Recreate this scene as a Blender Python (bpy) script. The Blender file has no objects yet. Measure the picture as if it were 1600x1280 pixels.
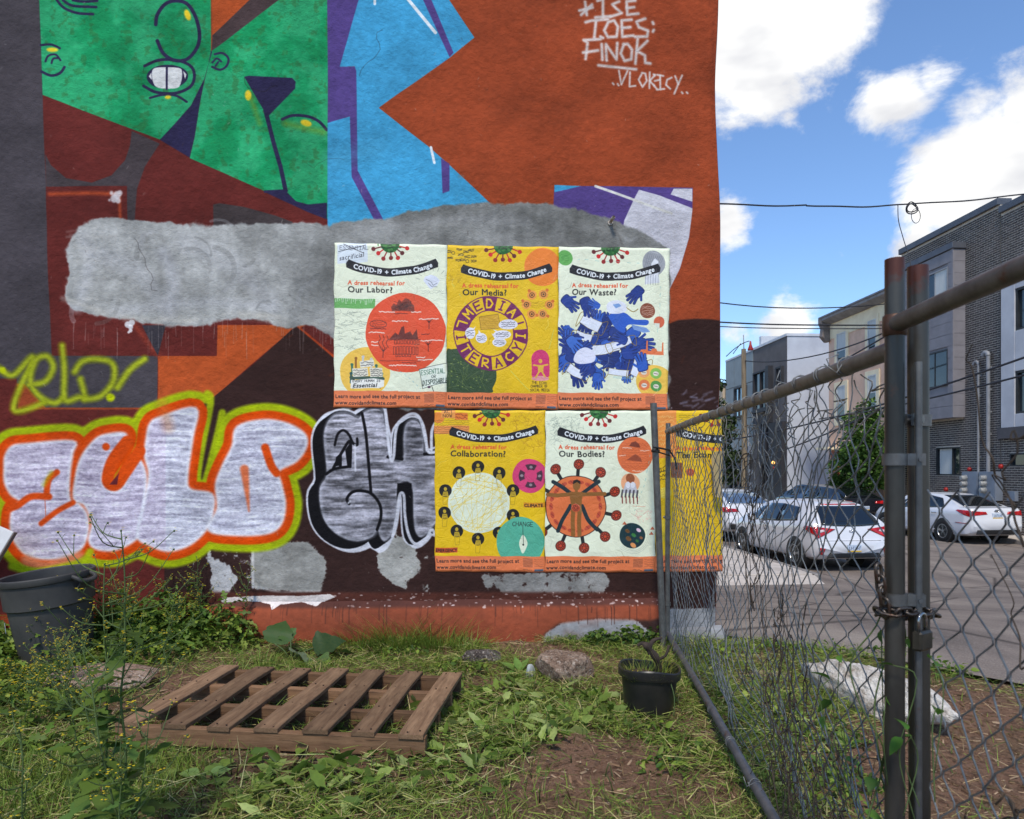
import bpy, bmesh, math, random
import numpy as np
from mathutils import Vector, Matrix, Euler

random.seed(7)
RNG = np.random.default_rng(7)
scene = bpy.context.scene
COL = scene.collection

# ------------------------------------------------------------------ camera
F = 1066.67            # focal length in photo pixels (24 mm on a 36 mm wide frame, 1600 px)
HV = 735.0             # horizon row of the photo
YAW = math.atan(0.05)
CZ = 1.10
cam_d = bpy.data.cameras.new('camera')
cam = bpy.data.objects.new('camera', cam_d)
COL.objects.link(cam)
cam.location = (0, 0, CZ)
cam.rotation_euler = (math.radians(90), 0, -YAW)
cam_d.sensor_width = 36
cam_d.lens = 24
cam_d.shift_y = (HV - 640) / 1600
cam_d.clip_start = 0.05
cam_d.clip_end = 2000
cam_d.dof.use_dof = True
cam_d.dof.focus_distance = 4.6
cam_d.dof.aperture_fstop = 9.0
scene.camera = cam

# ------------------------------------------------------------------ world, sun, exposure
SUN_EL, SUN_AZ = math.radians(54), math.radians(194)     # azimuth clockwise from +Y: behind the camera, a little left
scene.view_settings.view_transform = 'Standard'
scene.view_settings.look = 'None'
scene.view_settings.gamma = 1
scene.view_settings.use_curve_mapping = False
scene.view_settings.exposure = 0.62
try:
    scene.cycles.use_denoising = True
    scene.cycles.max_bounces = 6
    scene.cycles.transparent_max_bounces = 8
except Exception:
    pass
world = bpy.data.worlds.new('World')
scene.world = world
world.use_nodes = True
wn, wl = world.node_tree.nodes, world.node_tree.links
wn.clear()
def N(t, nodes=wn, **kw):
    n = nodes.new(t)
    for k, v in kw.items():
        setattr(n, k, v)
    return n
w_out = N('ShaderNodeOutputWorld')
w_bg = N('ShaderNodeBackground')
w_sky = N('ShaderNodeTexSky', sky_type='NISHITA')
w_sky.sun_disc = False
w_sky.sun_elevation = SUN_EL
w_sky.sun_rotation = SUN_AZ
w_sky.air_density = 1.0
w_sky.dust_density = 0.25
w_sky.ozone_density = 2.2
SKY_STRENGTH = 0.13
w_bg.inputs['Strength'].default_value = SKY_STRENGTH
# clouds: bodies of noise over the whole sky; a few large cumulus masses where the photo has them
w_tc = N('ShaderNodeTexCoord')
w_sep = N('ShaderNodeSeparateXYZ')
wl.new(w_tc.outputs['Generated'], w_sep.inputs[0])
def wmath(op, a, b=None, c=None, clamp=False):
    n = N('ShaderNodeMath', operation=op, use_clamp=clamp)
    for i, x in enumerate((a, b, c)):
        if x is None: continue
        if isinstance(x, (int, float)): n.inputs[i].default_value = x
        else: wl.new(x, n.inputs[i])
    return n.outputs[0]
def wnoise(scale, detail, rough, off=(0, 0, 0), sc=(1, 1, 1.6), dist=0.0):
    m = N('ShaderNodeMapping')
    m.inputs['Location'].default_value = off
    m.inputs['Scale'].default_value = sc
    wl.new(w_tc.outputs['Generated'], m.inputs[0])
    n = N('ShaderNodeTexNoise')
    n.inputs['Scale'].default_value = scale
    n.inputs['Detail'].default_value = detail
    n.inputs['Roughness'].default_value = rough
    n.inputs['Distortion'].default_value = dist
    wl.new(m.outputs[0], n.inputs[0])
    return n.outputs['Fac']
def px_dir(u, v):
    cx, cz = (u - 800) / F, (HV - v) / F
    c, s = math.cos(YAW), math.sin(YAW)
    return Vector((cx * c + s, -cx * s + c, cz))
def blob(u, v, r_px, gain=1.0):
    d = px_dir(u, v).normalized()
    ang = r_px / F * d.y
    vm = N('ShaderNodeVectorMath', operation='DISTANCE')
    wl.new(w_tc.outputs['Generated'], vm.inputs[0])
    vm.inputs[1].default_value = d
    t = wmath('DIVIDE', vm.outputs['Value'], ang)
    t = wmath('SUBTRACT', 1.0, t, clamp=True)
    return wmath('MULTIPLY', t, gain)
w_n1 = wnoise(6.5, 10, 0.62, (3.1, 1.7, 0.4), (1, 1, 1.5), 0.25)
w_n2 = wnoise(2.1, 3, 0.5, (9.1, 4.7, 2.4))
base = wmath('MULTIPLY', wmath('SUBTRACT', w_n2, 0.56), 0.9)
acc = None
CLOUDS = [(1150, 40, 250, .9), (1275, 10, 150, .75), (1215, 130, 110, .5), (1230, 185, 60, .45), (1120, 130, 90, .5),
          (1400, 165, 105, .75), (1450, 130, 90, .5), (1560, 265, 190, 1.15), (1600, 170, 110, .85), (1480, 310, 130, .9),
          (1440, 380, 90, .8), (1135, 340, 105, .75), (1200, 330, 60, .35), (1230, 510, 95, .6), (1140, 520, 60, .5), (1310, 405, 45, .35)]
for b in CLOUDS:
    o = blob(*b)
    acc = o if acc is None else wmath('MAXIMUM', acc, o)
dens = wmath('ADD', wmath('MULTIPLY', acc, 1.15), base)
dens = wmath('ADD', dens, wmath('MULTIPLY', wmath('SUBTRACT', w_n1, 0.52), 1.7))
w_mr = N('ShaderNodeMapRange', interpolation_type='SMOOTHSTEP')
w_mr.inputs['From Min'].default_value = 0.27
w_mr.inputs['From Max'].default_value = 0.58
wl.new(dens, w_mr.inputs['Value'])
# thicker cloud is a little greyer below
w_sh = wnoise(7.0, 4, 0.5, (1.3, 7.7, 5.0), (1, 1, 2.2))
w_ramp = N('ShaderNodeMapRange')
w_ramp.inputs['From Min'].default_value = 0.36
w_ramp.inputs['From Max'].default_value = 0.56
w_ramp.inputs['To Min'].default_value = 0.0
w_ramp.inputs['To Max'].default_value = 1.0
wl.new(w_sh, w_ramp.inputs['Value'])
w_cc = N('ShaderNodeMix', data_type='RGBA')
w_cc.inputs['A'].default_value = (3.9, 3.95, 4.15, 1)
w_cc.inputs['B'].default_value = (5.7, 5.68, 5.6, 1)
wl.new(w_ramp.outputs[0], w_cc.inputs['Factor'])
w_tint = N('ShaderNodeMix', data_type='RGBA', blend_type='MULTIPLY')
w_tint.inputs['Factor'].default_value = 1.0
w_tint.inputs['B'].default_value = (0.80, 0.93, 1.07, 1)
wl.new(w_sky.outputs[0], w_tint.inputs['A'])
w_mix = N('ShaderNodeMix', data_type='RGBA')
wl.new(w_mr.outputs[0], w_mix.inputs['Factor'])
wl.new(w_tint.outputs['Result'], w_mix.inputs['A'])
wl.new(w_cc.outputs['Result'], w_mix.inputs['B'])
wl.new(w_mix.outputs['Result'], w_bg.inputs['Color'])
wl.new(w_bg.outputs[0], w_out.inputs[0])

sun_d = bpy.data.lights.new('sun', 'SUN')
sun_d.energy = 2.1
sun_d.angle = math.radians(9)
sun_d.color = (1.0, 0.92, 0.80)
sun = bpy.data.objects.new('sun', sun_d)
COL.objects.link(sun)
sv = Vector((math.sin(SUN_AZ) * math.cos(SUN_EL), math.cos(SUN_AZ) * math.cos(SUN_EL), math.sin(SUN_EL)))
sun.rotation_euler = (-sv).to_track_quat('-Z', 'Y').to_euler()
sun.location = sv * 50

# ------------------------------------------------------------------ where a sight line of the photo meets the place
def at_y(u, v, y):
    d = px_dir(u, v); t = y / d.y
    return Vector((d.x * t, y, CZ + d.z * t))
def at_x(u, v, x):
    d = px_dir(u, v); t = x / d.x
    return Vector((x, d.y * t, CZ + d.z * t))
def at_z(u, v, z):
    d = px_dir(u, v); t = (z - CZ) / d.z
    return Vector((d.x * t, d.y * t, z))
def at_t(u, v, t):
    d = px_dir(u, v)
    return Vector((d.x * t, d.y * t, CZ + d.z * t))
YW = 4.43              # the mural wall
XC = at_y(1123, 500, YW).x   # its street corner
# ------------------------------------------------------------------ colour, materials
def s2l(c):
    c = c / 255 if c > 1 else c
    return c / 12.92 if c <= 0.04045 else ((c + 0.055) / 1.055) ** 2.4
def rgb(r, g, b):
    return (s2l(float(r)), s2l(float(g)), s2l(float(b)), 1)
class Mat:
    """small helper round a node material"""
    def __init__(s, name, color=(.5, .5, .5, 1), rough=.6, metal=0.0, spec=.5):
        s.m = bpy.data.materials.new(name); s.m.use_nodes = True
        s.n, s.l = s.m.node_tree.nodes, s.m.node_tree.links
        s.p = s.n['Principled BSDF']
        s.out = s.n['Material Output']
        s.p.inputs['Base Color'].default_value = color
        s.p.inputs['Roughness'].default_value = rough
        s.p.inputs['Metallic'].default_value = metal
        s.p.inputs['Specular IOR Level'].default_value = spec
        s.coord = None
    def node(s, t, **kw):
        n = s.n.new(t)
        for k, v in kw.items(): setattr(n, k, v)
        return n
    def link(s, a, b): s.l.new(a, b)
    def vec(s, kind='Object', scale=(1, 1, 1)):
        tc = s.node('ShaderNodeTexCoord')
        mp = s.node('ShaderNodeMapping')
        mp.inputs['Scale'].default_value = scale
        s.link(tc.outputs[kind], mp.inputs[0])
        return mp.outputs[0]
    def noise(s, scale, detail=4, rough=.55, kind='Object', sc=(1, 1, 1), dist=0.0):
        n = s.node('ShaderNodeTexNoise')
        n.inputs['Scale'].default_value = scale; n.inputs['Detail'].default_value = detail
        n.inputs['Roughness'].default_value = rough; n.inputs['Distortion'].default_value = dist
        s.link(s.vec(kind, sc), n.inputs[0])
        return n.outputs['Fac']
    def ramp(s, fac, stops):
        r = s.node('ShaderNodeValToRGB')
        e = r.color_ramp.elements
        e[0].position, e[0].color = stops[0]
        e[1].position, e[1].color = stops[-1]
        for p, c in stops[1:-1]:
            x = e.new(p); x.color = c
        s.link(fac, r.inputs[0])
        return r.outputs[0]
    def rng(s, fac, a, b, c=0, d=1):
        m = s.node('ShaderNodeMapRange')
        for k, x in zip(('From Min', 'From Max', 'To Min', 'To Max'), (a, b, c, d)): m.inputs[k].default_value = x
        s.link(fac, m.inputs['Value']); return m.outputs[0]
    def mix(s, fac, a, b, blend='MIX'):
        m = s.node('ShaderNodeMix', data_type='RGBA', blend_type=blend)
        for x, k in ((fac, 'Factor'), (a, 'A'), (b, 'B')):
            if isinstance(x, (int, float, tuple)): m.inputs[k].default_value = x
            else: s.link(x, m.inputs[k])
        return m.outputs['Result']
    def color(s, sock): s.link(sock, s.p.inputs['Base Color']); return s
    def bump(s, fac, strength=.3, dist=.01, prev=None):
        b = s.node('ShaderNodeBump')
        b.inputs['Strength'].default_value = strength; b.inputs['Distance'].default_value = dist
        s.link(fac, b.inputs['Height'])
        if prev is not None: s.link(prev, b.inputs['Normal'])
        s.link(b.outputs[0], s.p.inputs['Normal'])
        return b.outputs[0]
def noisy(name, c1, c2, scale=8, rough=.7, metal=0, bump=.2, bd=.004, detail=6, sc=(1, 1, 1), lo=.35, hi=.65, spec=.4, bscale=None):
    m = Mat(name, c1, rough, metal, spec)
    f = m.noise(scale, detail, .6, sc=sc)
    m.color(m.ramp(f, [(lo, c1), (hi, c2)]))
    if bump: m.bump(m.noise(bscale or scale * 3, 5, .6, sc=sc), bump, bd)
    return m.m
def leafmat(name, tint=(1, 1, 1, 1), trans=.35, rough=.55):
    """leaf colour comes from the colour attribute of the leaf itself"""
    m = Mat(name, (.08, .12, .03, 1), rough, 0, .25)
    at = m.node('ShaderNodeVertexColor', layer_name='Col')
    f = m.noise(60, 3)
    c = m.mix(m.rng(f, .3, .7, 0, .35), at.outputs['Color'], (.10, .12, .035, 1))
    c = m.mix(1.0, c, tint, 'MULTIPLY')
    m.color(c)
    tr = m.node('ShaderNodeBsdfTranslucent'); m.link(c, tr.inputs[0])
    mx = m.node('ShaderNodeMixShader'); mx.inputs[0].default_value = trans
    m.link(m.p.outputs[0], mx.inputs[1]); m.link(tr.outputs[0], mx.inputs[2]); m.link(mx.outputs[0], m.out.inputs[0])
    return m.m

# ------------------------------------------------------------------ mesh builder
class MB:
    def __init__(s): s.v = []; s.f = []; s.c = []; s.n = 0; s.uv = None
    def add(s, V, Fs, col=None):
        V = np.asarray(V, float).reshape(-1, 3)
        s.v.append(V); o = s.n
        s.f.extend([tuple(i + o for i in f) for f in Fs]); s.n += len(V)
        if col is not None or s.c:
            if not s.c and o: s.c.append(np.tile((.5, .5, .5), (o, 1)))
            cc = np.asarray(col if col is not None else (.5, .5, .5), float)
            s.c.append(np.tile(cc[:3], (len(V), 1)) if cc.ndim == 1 else cc)
        return s
    def box(s, c, size, M=None, taper=1.0, col=None):
        x, y, z = [q / 2 for q in size]
        V = np.array([(-x, -y, -z), (x, -y, -z), (x, y, -z), (-x, y, -z), (-x * taper, -y * taper, z), (x * taper, -y * taper, z), (x * taper, y * taper, z), (-x * taper, y * taper, z)])
        if M is not None: V = V @ np.array(M)[:3, :3].T
        return s.add(V + np.array(c), [(3, 2, 1, 0), (4, 5, 6, 7), (0, 1, 5, 4), (1, 2, 6, 5), (2, 3, 7, 6), (3, 0, 4, 7)], col)
    def bx(s, x0, x1, y0, y1, z0, z1, col=None):
        return s.box(((x0 + x1) / 2, (y0 + y1) / 2, (z0 + z1) / 2), (abs(x1 - x0), abs(y1 - y0), abs(z1 - z0)), col=col)
    def tube(s, pts, r, n=8, cap=True, col=None, closed=False):
        P = np.asarray(pts, float); k = len(P)
        R = np.full(k, r) if np.isscalar(r) else np.asarray(r, float)
        T = np.zeros_like(P); T[1:-1] = P[2:] - P[:-2]; T[0] = P[1] - P[0]; T[-1] = P[-1] - P[-2]
        if closed: T[0] = T[-1] = P[1] - P[-2]
        T /= np.linalg.norm(T, axis=1)[:, None] + 1e-12
        up = np.array((0, 0, 1.)) if abs(T[0][2]) < .9 else np.array((1., 0, 0))
        A = np.cross(T[0], up); A /= np.linalg.norm(A)
        rings = []; ang = np.arange(n) * 2 * math.pi / n
        for i in range(k):
            A = A - T[i] * A.dot(T[i]); A /= np.linalg.norm(A) + 1e-12
            B = np.cross(T[i], A)
            rings.append(P[i] + R[i] * (np.cos(ang)[:, None] * A + np.sin(ang)[:, None] * B))
        V = np.concatenate(rings); fs = []
        for i in range(k - 1):
            for j in range(n):
                a, b = i * n + j, i * n + (j + 1) % n
                fs.append((a, b, b + n, a + n))
        if cap:
            fs.append(tuple(range(n - 1, -1, -1))); fs.append(tuple((k - 1) * n + j for j in range(n)))
        return s.add(V, fs, col)
    def lathe(s, prof, n=32, M=None, off=(0, 0, 0), col=None, arc=2 * math.pi):
        prof = np.asarray(prof, float); k = len(prof); full = arc > 6.28
        m = n if full else n + 1
        a = np.arange(m) * arc / n
        V = np.stack([np.outer(np.cos(a), prof[:, 0]), np.outer(np.sin(a), prof[:, 0]), np.tile(prof[:, 1], (m, 1))], -1).reshape(-1, 3)
        if M is not None: V = V @ np.array(M)[:3, :3].T
        fs = []
        for i in range(n):
            i2 = (i + 1) % m
            for j in range(k - 1): fs.append((i * k + j, i2 * k + j, i2 * k + j + 1, i * k + j + 1))
        return s.add(V + np.array(off), fs, col)
    def prism(s, poly, a, b, axis='y', col=None):
        """polygon (two coords) swept between a and b along axis"""
        n = len(poly); V = []
        for h in (a, b):
            for p in poly:
                V.append({'y': (p[0], h, p[1]), 'x': (h, p[0], p[1]), 'z': (p[0], p[1], h)}[axis])
        fs = [tuple(range(n - 1, -1, -1)), tuple(range(n, 2 * n))] + [(i, (i + 1) % n, n + (i + 1) % n, n + i) for i in range(n)]
        return s.add(V, fs, col)
    def grid(s, P, col=None):
        P = np.asarray(P, float); a, b = P.shape[:2]
        fs = [(i * b + j, i * b + j + 1, (i + 1) * b + j + 1, (i + 1) * b + j) for i in range(a - 1) for j in range(b - 1)]
        return s.add(P.reshape(-1, 3), fs, col)
    def mesh(s, name, mat=None, smooth=False, sharp=None):
        me = bpy.data.meshes.new(name)
        V = np.concatenate(s.v) if s.v else np.zeros((0, 3))
        me.from_pydata(V.tolist(), [], s.f)
        if s.c:
            C = np.concatenate(s.c); ca = me.color_attributes.new('Col', 'FLOAT_COLOR', 'POINT')
            ca.data.foreach_set('color', np.concatenate([C, np.ones((len(C), 1))], 1).astype(np.float32).ravel())
        if mat: me.materials.append(mat)
        if smooth:
            me.polygons.foreach_set('use_smooth', [True] * len(me.polygons))
            if sharp is not None:
                try: me.set_sharp_from_angle(angle=math.radians(sharp))
                except Exception: pass
        me.update()
        return me
    def build(s, name, mat=None, parent=None, smooth=False, sharp=None, bevel=0, kind=None):
        me = s.mesh(name, mat, smooth, sharp)
        if bevel:
            bm = bmesh.new(); bm.from_mesh(me)
            bmesh.ops.bevel(bm, geom=[e for e in bm.edges if len(e.link_faces) == 2 and e.calc_face_angle(0) > .5], offset=bevel, segments=1, affect='EDGES')
            bm.to_mesh(me); bm.free()
        return put(name, me, parent, kind)
def put(name, me, parent=None, kind=None):
    o = bpy.data.objects.new(name, me); COL.objects.link(o)
    if parent is not None: o.parent = parent
    if kind: o['kind'] = kind
    return o
def tag(o, label=None, cat=None, group=None, kind=None):
    if label: o['label'] = label
    if cat: o['category'] = cat
    if group: o['group'] = group
    if kind: o['kind'] = kind
    return o
def thing(name, label, cat, loc=(0, 0, 0), rz=0.0, group=None):
    o = bpy.data.objects.new(name, None); COL.objects.link(o)
    o.location = loc; o.rotation_euler = (0, 0, rz); o.empty_display_size = .2
    return tag(o, label, cat, group)
def npmesh(name, V, quads, C=None, mat=None, smooth=False):
    """large mesh from numpy arrays; quads (M,4) or (M,3)"""
    me = bpy.data.meshes.new(name); V = np.asarray(V, np.float32); Q = np.asarray(quads, np.int32)
    me.vertices.add(len(V)); me.vertices.foreach_set('co', V.ravel())
    k = Q.shape[1]
    me.loops.add(Q.size); me.loops.foreach_set('vertex_index', Q.ravel())
    me.polygons.add(len(Q)); me.polygons.foreach_set('loop_start', np.arange(len(Q), dtype=np.int32) * k)
    if smooth: me.polygons.foreach_set('use_smooth', np.ones(len(Q), bool))
    me.update(calc_edges=True); me.validate()
    if C is not None:
        ca = me.color_attributes.new('Col', 'FLOAT_COLOR', 'POINT')
        ca.data.foreach_set('color', np.concatenate([C, np.ones((len(C), 1))], 1).astype(np.float32).ravel())
    if mat: me.materials.append(mat)
    return me
def smoothstep(a, b, x):
    t = np.clip((np.asarray(x, float) - a) / (b - a), 0, 1); return t * t * (3 - 2 * t)
def catmull(P, k=8, closed=False):
    P = np.asarray(P, float); n = len(P)
    if n < 3: return P
    out = []; m = n if closed else n - 1
    for i in range(m):
        if closed: p0, p1, p2, p3 = P[(i - 1) % n], P[i], P[(i + 1) % n], P[(i + 2) % n]
        else: p0, p1, p2, p3 = P[max(i - 1, 0)], P[i], P[i + 1], P[min(i + 2, n - 1)]
        for t in np.arange(k) / k:
            out.append(.5 * ((2 * p1) + (-p0 + p2) * t + (2 * p0 - 5 * p1 + 4 * p2 - p3) * t * t + (-p0 + 3 * p1 - 3 * p2 + p3) * t ** 3))
    if not closed: out.append(P[-1])
    return np.array(out)
# smooth lattice noise for numpy
def vnoise(x, y, seed=0):
    x, y = np.asarray(x, float), np.asarray(y, float)
    xi, yi = np.floor(x).astype(int), np.floor(y).astype(int)
    fx, fy = x - xi, y - yi
    fx, fy = fx * fx * (3 - 2 * fx), fy * fy * (3 - 2 * fy)
    def h(a, b):
        q = (a * 374761393 + b * 668265263 + seed * 974634777) & 0xffffffff
        q = ((q ^ (q >> 13)) * 1274126177) & 0xffffffff
        return ((q ^ (q >> 16)) & 0xffff) / 65535.0
    return (h(xi, yi) * (1 - fx) + h(xi + 1, yi) * fx) * (1 - fy) + (h(xi, yi + 1) * (1 - fx) + h(xi + 1, yi + 1) * fx) * fy
def fbm(x, y, seed=0, o=4):
    s, a, t = 0, .5, 0
    for i in range(o):
        s = s + a * vnoise(np.asarray(x) * 2 ** i, np.asarray(y) * 2 ** i, seed + i * 17); t += a; a *= .5
    return s / t

# ------------------------------------------------------------------ print shop: flat print (paint, posters) drawn as shapes
class Print:
    """a sheet of flat print, drawn from shapes; tf turns user units into sheet pixels"""
    def __init__(s, w, h, tf, k, bg):
        s.w, s.h, s.tf, s.k = w, h, tf, k
        s.a = np.empty((h, w, 3), np.float32); s.a[:] = s.c(bg)
    @staticmethod
    def c(c):
        c = np.asarray(c, np.float32)[:3]; return c / 255
    def comp(s, m, x0, y0, col, alpha=1.0, local=False):
        h, w = m.shape
        xa, ya, xb, yb = max(x0, 0), max(y0, 0), min(x0 + w, s.w), min(y0 + h, s.h)
        if xa >= xb or ya >= yb: return
        mm = np.clip(m[ya - y0:yb - y0, xa - x0:xb - x0], 0, 1)[..., None] * alpha
        reg = s.a[ya:yb, xa:xb]
        c = col if isinstance(col, np.ndarray) and col.ndim == 3 else s.c(col)
        if isinstance(c, np.ndarray) and c.ndim == 3: c = c[ya - y0:yb - y0, xa - x0:xb - x0] if local else c[ya:yb, xa:xb]
        reg *= (1 - mm); reg += mm * c
    def fill_mask(s, E, ss=3):
        """even-odd cover of an edge soup E (n,4) in sheet pixels"""
        E = E[E[:, 1] != E[:, 3]]
        x0, y0 = int(math.floor(min(E[:, 0].min(), E[:, 2].min()))) - 1, int(math.floor(min(E[:, 1].min(), E[:, 3].min()))) - 1
        x1, y1 = int(math.ceil(max(E[:, 0].max(), E[:, 2].max()))) + 2, int(math.ceil(max(E[:, 1].max(), E[:, 3].max()))) + 2
        x0, y0, x1, y1 = max(x0, -4), max(y0, -4), min(x1, s.w + 4), min(y1, s.h + 4)
        if x1 <= x0 or y1 <= y0: return None
        w, h = x1 - x0, y1 - y0
        m = np.zeros((h, w + 2), np.float32)
        lo, hi = np.minimum(E[:, 1], E[:, 3]), np.maximum(E[:, 1], E[:, 3])
        dx = (E[:, 2] - E[:, 0]) / (E[:, 3] - E[:, 1])
        for r in range(h):
            for q in range(ss):
                y = y0 + r + (q + .5) / ss
                k = (lo <= y) & (hi > y)
                if not k.any(): continue
                xs = np.sort(E[k, 0] + (y - E[k, 1]) * dx[k]) - x0
                for a, b in zip(xs[0::2], xs[1::2]):
                    a, b = max(a, 0), min(b, w)
                    if b <= a: continue
                    ia, ib = int(a), int(b)
                    if ia == ib: m[r, ia] += b - a
                    else:
                        m[r, ia] += ia + 1 - a
                        m[r, ia + 1:ib] += 1
                        m[r, ib] += b - ib
        return m[:, :w] / ss, x0, y0
    def edges(s, contours, raw=False):
        L = []
        for c in contours:
            p = np.asarray(c, float) if raw else s.tf(np.asarray(c, float))
            L.append(np.concatenate([p, np.roll(p, -1, 0)], 1))
        return np.concatenate(L)
    def poly(s, pts, col, alpha=1.0, smooth=0, soft=0):
        if smooth: pts = catmull(pts, smooth, True)
        r = s.fill_mask(s.edges([pts]))
        if r is None: return
        m, x0, y0 = r
        if soft: m, x0, y0 = blur(m, x0, y0, soft)
        s.comp(m, x0, y0, col, alpha)
    def stroke(s, pts, width, col, alpha=1.0, soft=None, smooth=0, closed=False, width2=None):
        P = np.asarray(pts, float)
        if smooth: P = catmull(P, smooth, closed)
        if closed: P = np.concatenate([P, P[:1]])
        P = s.tf(P); r1 = width * s.k / 2; r2 = r1 if width2 is None else width2 * s.k / 2
        sf = max(1.0, (soft or 0) * s.k)
        R = max(r1, r2) + sf + 1
        x0, y0 = int(P[:, 0].min() - R), int(P[:, 1].min() - R)
        x1, y1 = int(P[:, 0].max() + R) + 1, int(P[:, 1].max() + R) + 1
        x0, y0, x1, y1 = max(x0, 0), max(y0, 0), min(x1, s.w), min(y1, s.h)
        if x1 <= x0 or y1 <= y0: return
        m = np.zeros((y1 - y0, x1 - x0), np.float32); n = len(P) - 1
        for i in range(n):
            a, b = P[i], P[i + 1]; t0, t1 = i / n, (i + 1) / n
            ra, rb = r1 + (r2 - r1) * t0, r1 + (r2 - r1) * t1
            q = max(ra, rb) + sf + 1
            xa, ya = max(int(min(a[0], b[0]) - q), x0), max(int(min(a[1], b[1]) - q), y0)
            xb, yb = min(int(max(a[0], b[0]) + q) + 1, x1), min(int(max(a[1], b[1]) + q) + 1, y1)
            if xa >= xb or ya >= yb: continue
            X, Y = np.meshgrid(np.arange(xa, xb) + .5, np.arange(ya, yb) + .5)
            d = b - a; L = d.dot(d) + 1e-9
            t = np.clip(((X - a[0]) * d[0] + (Y - a[1]) * d[1]) / L, 0, 1)
            D = np.hypot(X - a[0] - t * d[0], Y - a[1] - t * d[1])
            v = np.clip((ra + (rb - ra) * t - D) / sf + .5, 0, 1)
            sub = m[ya - y0:yb - y0, xa - x0:xb - x0]; np.maximum(sub, v, out=sub)
        s.comp(m, x0, y0, col, alpha)
    def ell(s, c, rx, ry, col, alpha=1.0, rot=0, n=40, soft=0):
        a = np.arange(n) * 2 * math.pi / n
        x, y = rx * np.cos(a), ry * np.sin(a); cr, sr = math.cos(rot), math.sin(rot)
        s.poly(np.stack([c[0] + x * cr - y * sr, c[1] + x * sr + y * cr], 1), col, alpha, soft=soft)
    def ring(s, c, r, width, col, alpha=1.0, ry=None, a0=0, a1=2 * math.pi, n=36):
        a = np.linspace(a0, a1, n); ry = ry or r
        s.stroke(np.stack([c[0] + r * np.cos(a), c[1] + ry * np.sin(a)], 1), width, col, alpha)
    def rect(s, x0, y0, x1, y1, col, alpha=1.0):
        s.poly([(x0, y0), (x1, y0), (x1, y1), (x0, y1)], col, alpha)
    def text(s, txt, x, y, size, col, alpha=1.0, fit=None, bend=None, bold=0.0, shear=0):
        """type set on the baseline (x, y); fit = total width; bend = function of points"""
        for V, E in glyph_run(txt, bold):
            V = V.copy(); V[:, 0] += V[:, 1] * shear
            wid = run_width(txt, bold)
            sx = size if fit is None else fit / wid
            P = np.stack([x + V[:, 0] * sx, y - V[:, 1] * size], 1)
            if bend: P = bend(P)
            P = s.tf(P)
            r = s.fill_mask(np.concatenate([P[E[:, 0]], P[E[:, 1]]], 1), 4)
            if r: s.comp(r[0], r[1], r[2], col, alpha)
    def hand(s, txt, x, y, h, w, lw, col, alpha=1.0, soft=None, slope=0.0, jit=0.0, gap=.35):
        """hand lettering from single strokes; (x, y) is the top left"""
        for i, ch in enumerate(txt):
            ox = x + i * w * (1 + gap); oy = y + slope * (ox - x)
            for st in HAND.get(ch.upper(), []):
                P = np.array(st, float)
                P = np.stack([ox + P[:, 0] * w, oy + P[:, 1] * h + slope * P[:, 0] * w], 1)
                if jit: P = P + RNG.normal(0, jit, P.shape)
                s.stroke(P, lw, col, alpha, soft)
    def scrawl(s, x0, y0, x1, y1, rows, lw, col, alpha=.7, wob=.35):
        """small unreadable pencil lines"""
        for r in range(rows):
            y = y0 + (r + .5) * (y1 - y0) / rows; hh = (y1 - y0) / rows * wob
            n = max(4, int((x1 - x0) / 1.6)); xs = np.linspace(x0, x1, n)
            s.stroke(np.stack([xs, y + RNG.uniform(-hh, hh, n)], 1), lw, col, alpha)
    def image(s, name):
        im = bpy.data.images.new(name, s.w, s.h, alpha=False)
        px = np.ones((s.h, s.w, 4), np.float32); px[..., :3] = np.clip(s.a[::-1], 0, 1)
        im.pixels.foreach_set(px.ravel()); im.update(); im.pack()
        return im
def blur(m, x0, y0, r):
    r = int(max(1, r)); m = np.pad(m, r * 2); x0 -= 2 * r; y0 -= 2 * r
    for ax in (0, 1):
        for _ in range(2):
            c = np.cumsum(m, ax); c = np.insert(c, 0, 0, ax); n = m.shape[ax]
            i = np.arange(n); a, b = np.clip(i - r // 2 - r % 2, 0, n), np.clip(i + r // 2 + 1, 0, n)
            m = (np.take(c, b, ax) - np.take(c, a, ax)) / (r + 1)
    return m.astype(np.float32), x0, y0
_GL = {}
def _glyph(ch, bold):
    if (ch, bold) not in _GL:
        cu = bpy.data.curves.new('type', 'FONT'); cu.body = ch; cu.size = 1; cu.resolution_u = 3; cu.offset = bold
        o = bpy.data.objects.new('type', cu)
        me = o.to_mesh(); n = len(me.vertices)
        V = np.zeros(n * 3); me.vertices.foreach_get('co', V); V = V.reshape(-1, 3)[:, :2].copy()
        cnt = {}
        for p in me.polygons:
            for a, b in p.edge_keys: cnt[(a, b)] = cnt.get((a, b), 0) + 1
        E = np.array([k for k, q in cnt.items() if q == 1], int).reshape(-1, 2)
        o.to_mesh_clear(); bpy.data.objects.remove(o); bpy.data.curves.remove(cu)
        _GL[(ch, bold)] = (V, E)
    return _GL[(ch, bold)]
_ADV = {}
def _adv(ch):
    if ch == ' ': return .32
    V, E = _glyph(ch, 0.0)
    return (V[:, 0].max() + .075 if len(V) else .3)
def glyph_run(txt, bold=0.0):
    x = 0; out = []
    for ch in txt:
        if ch != ' ':
            V, E = _glyph(ch, bold)
            if len(E):
                W = V.copy(); W[:, 0] += x; out.append((W, E))
        x += _adv(ch)
    return out
def run_width(txt, bold=0.0): return sum(_adv(c) for c in txt)
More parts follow.
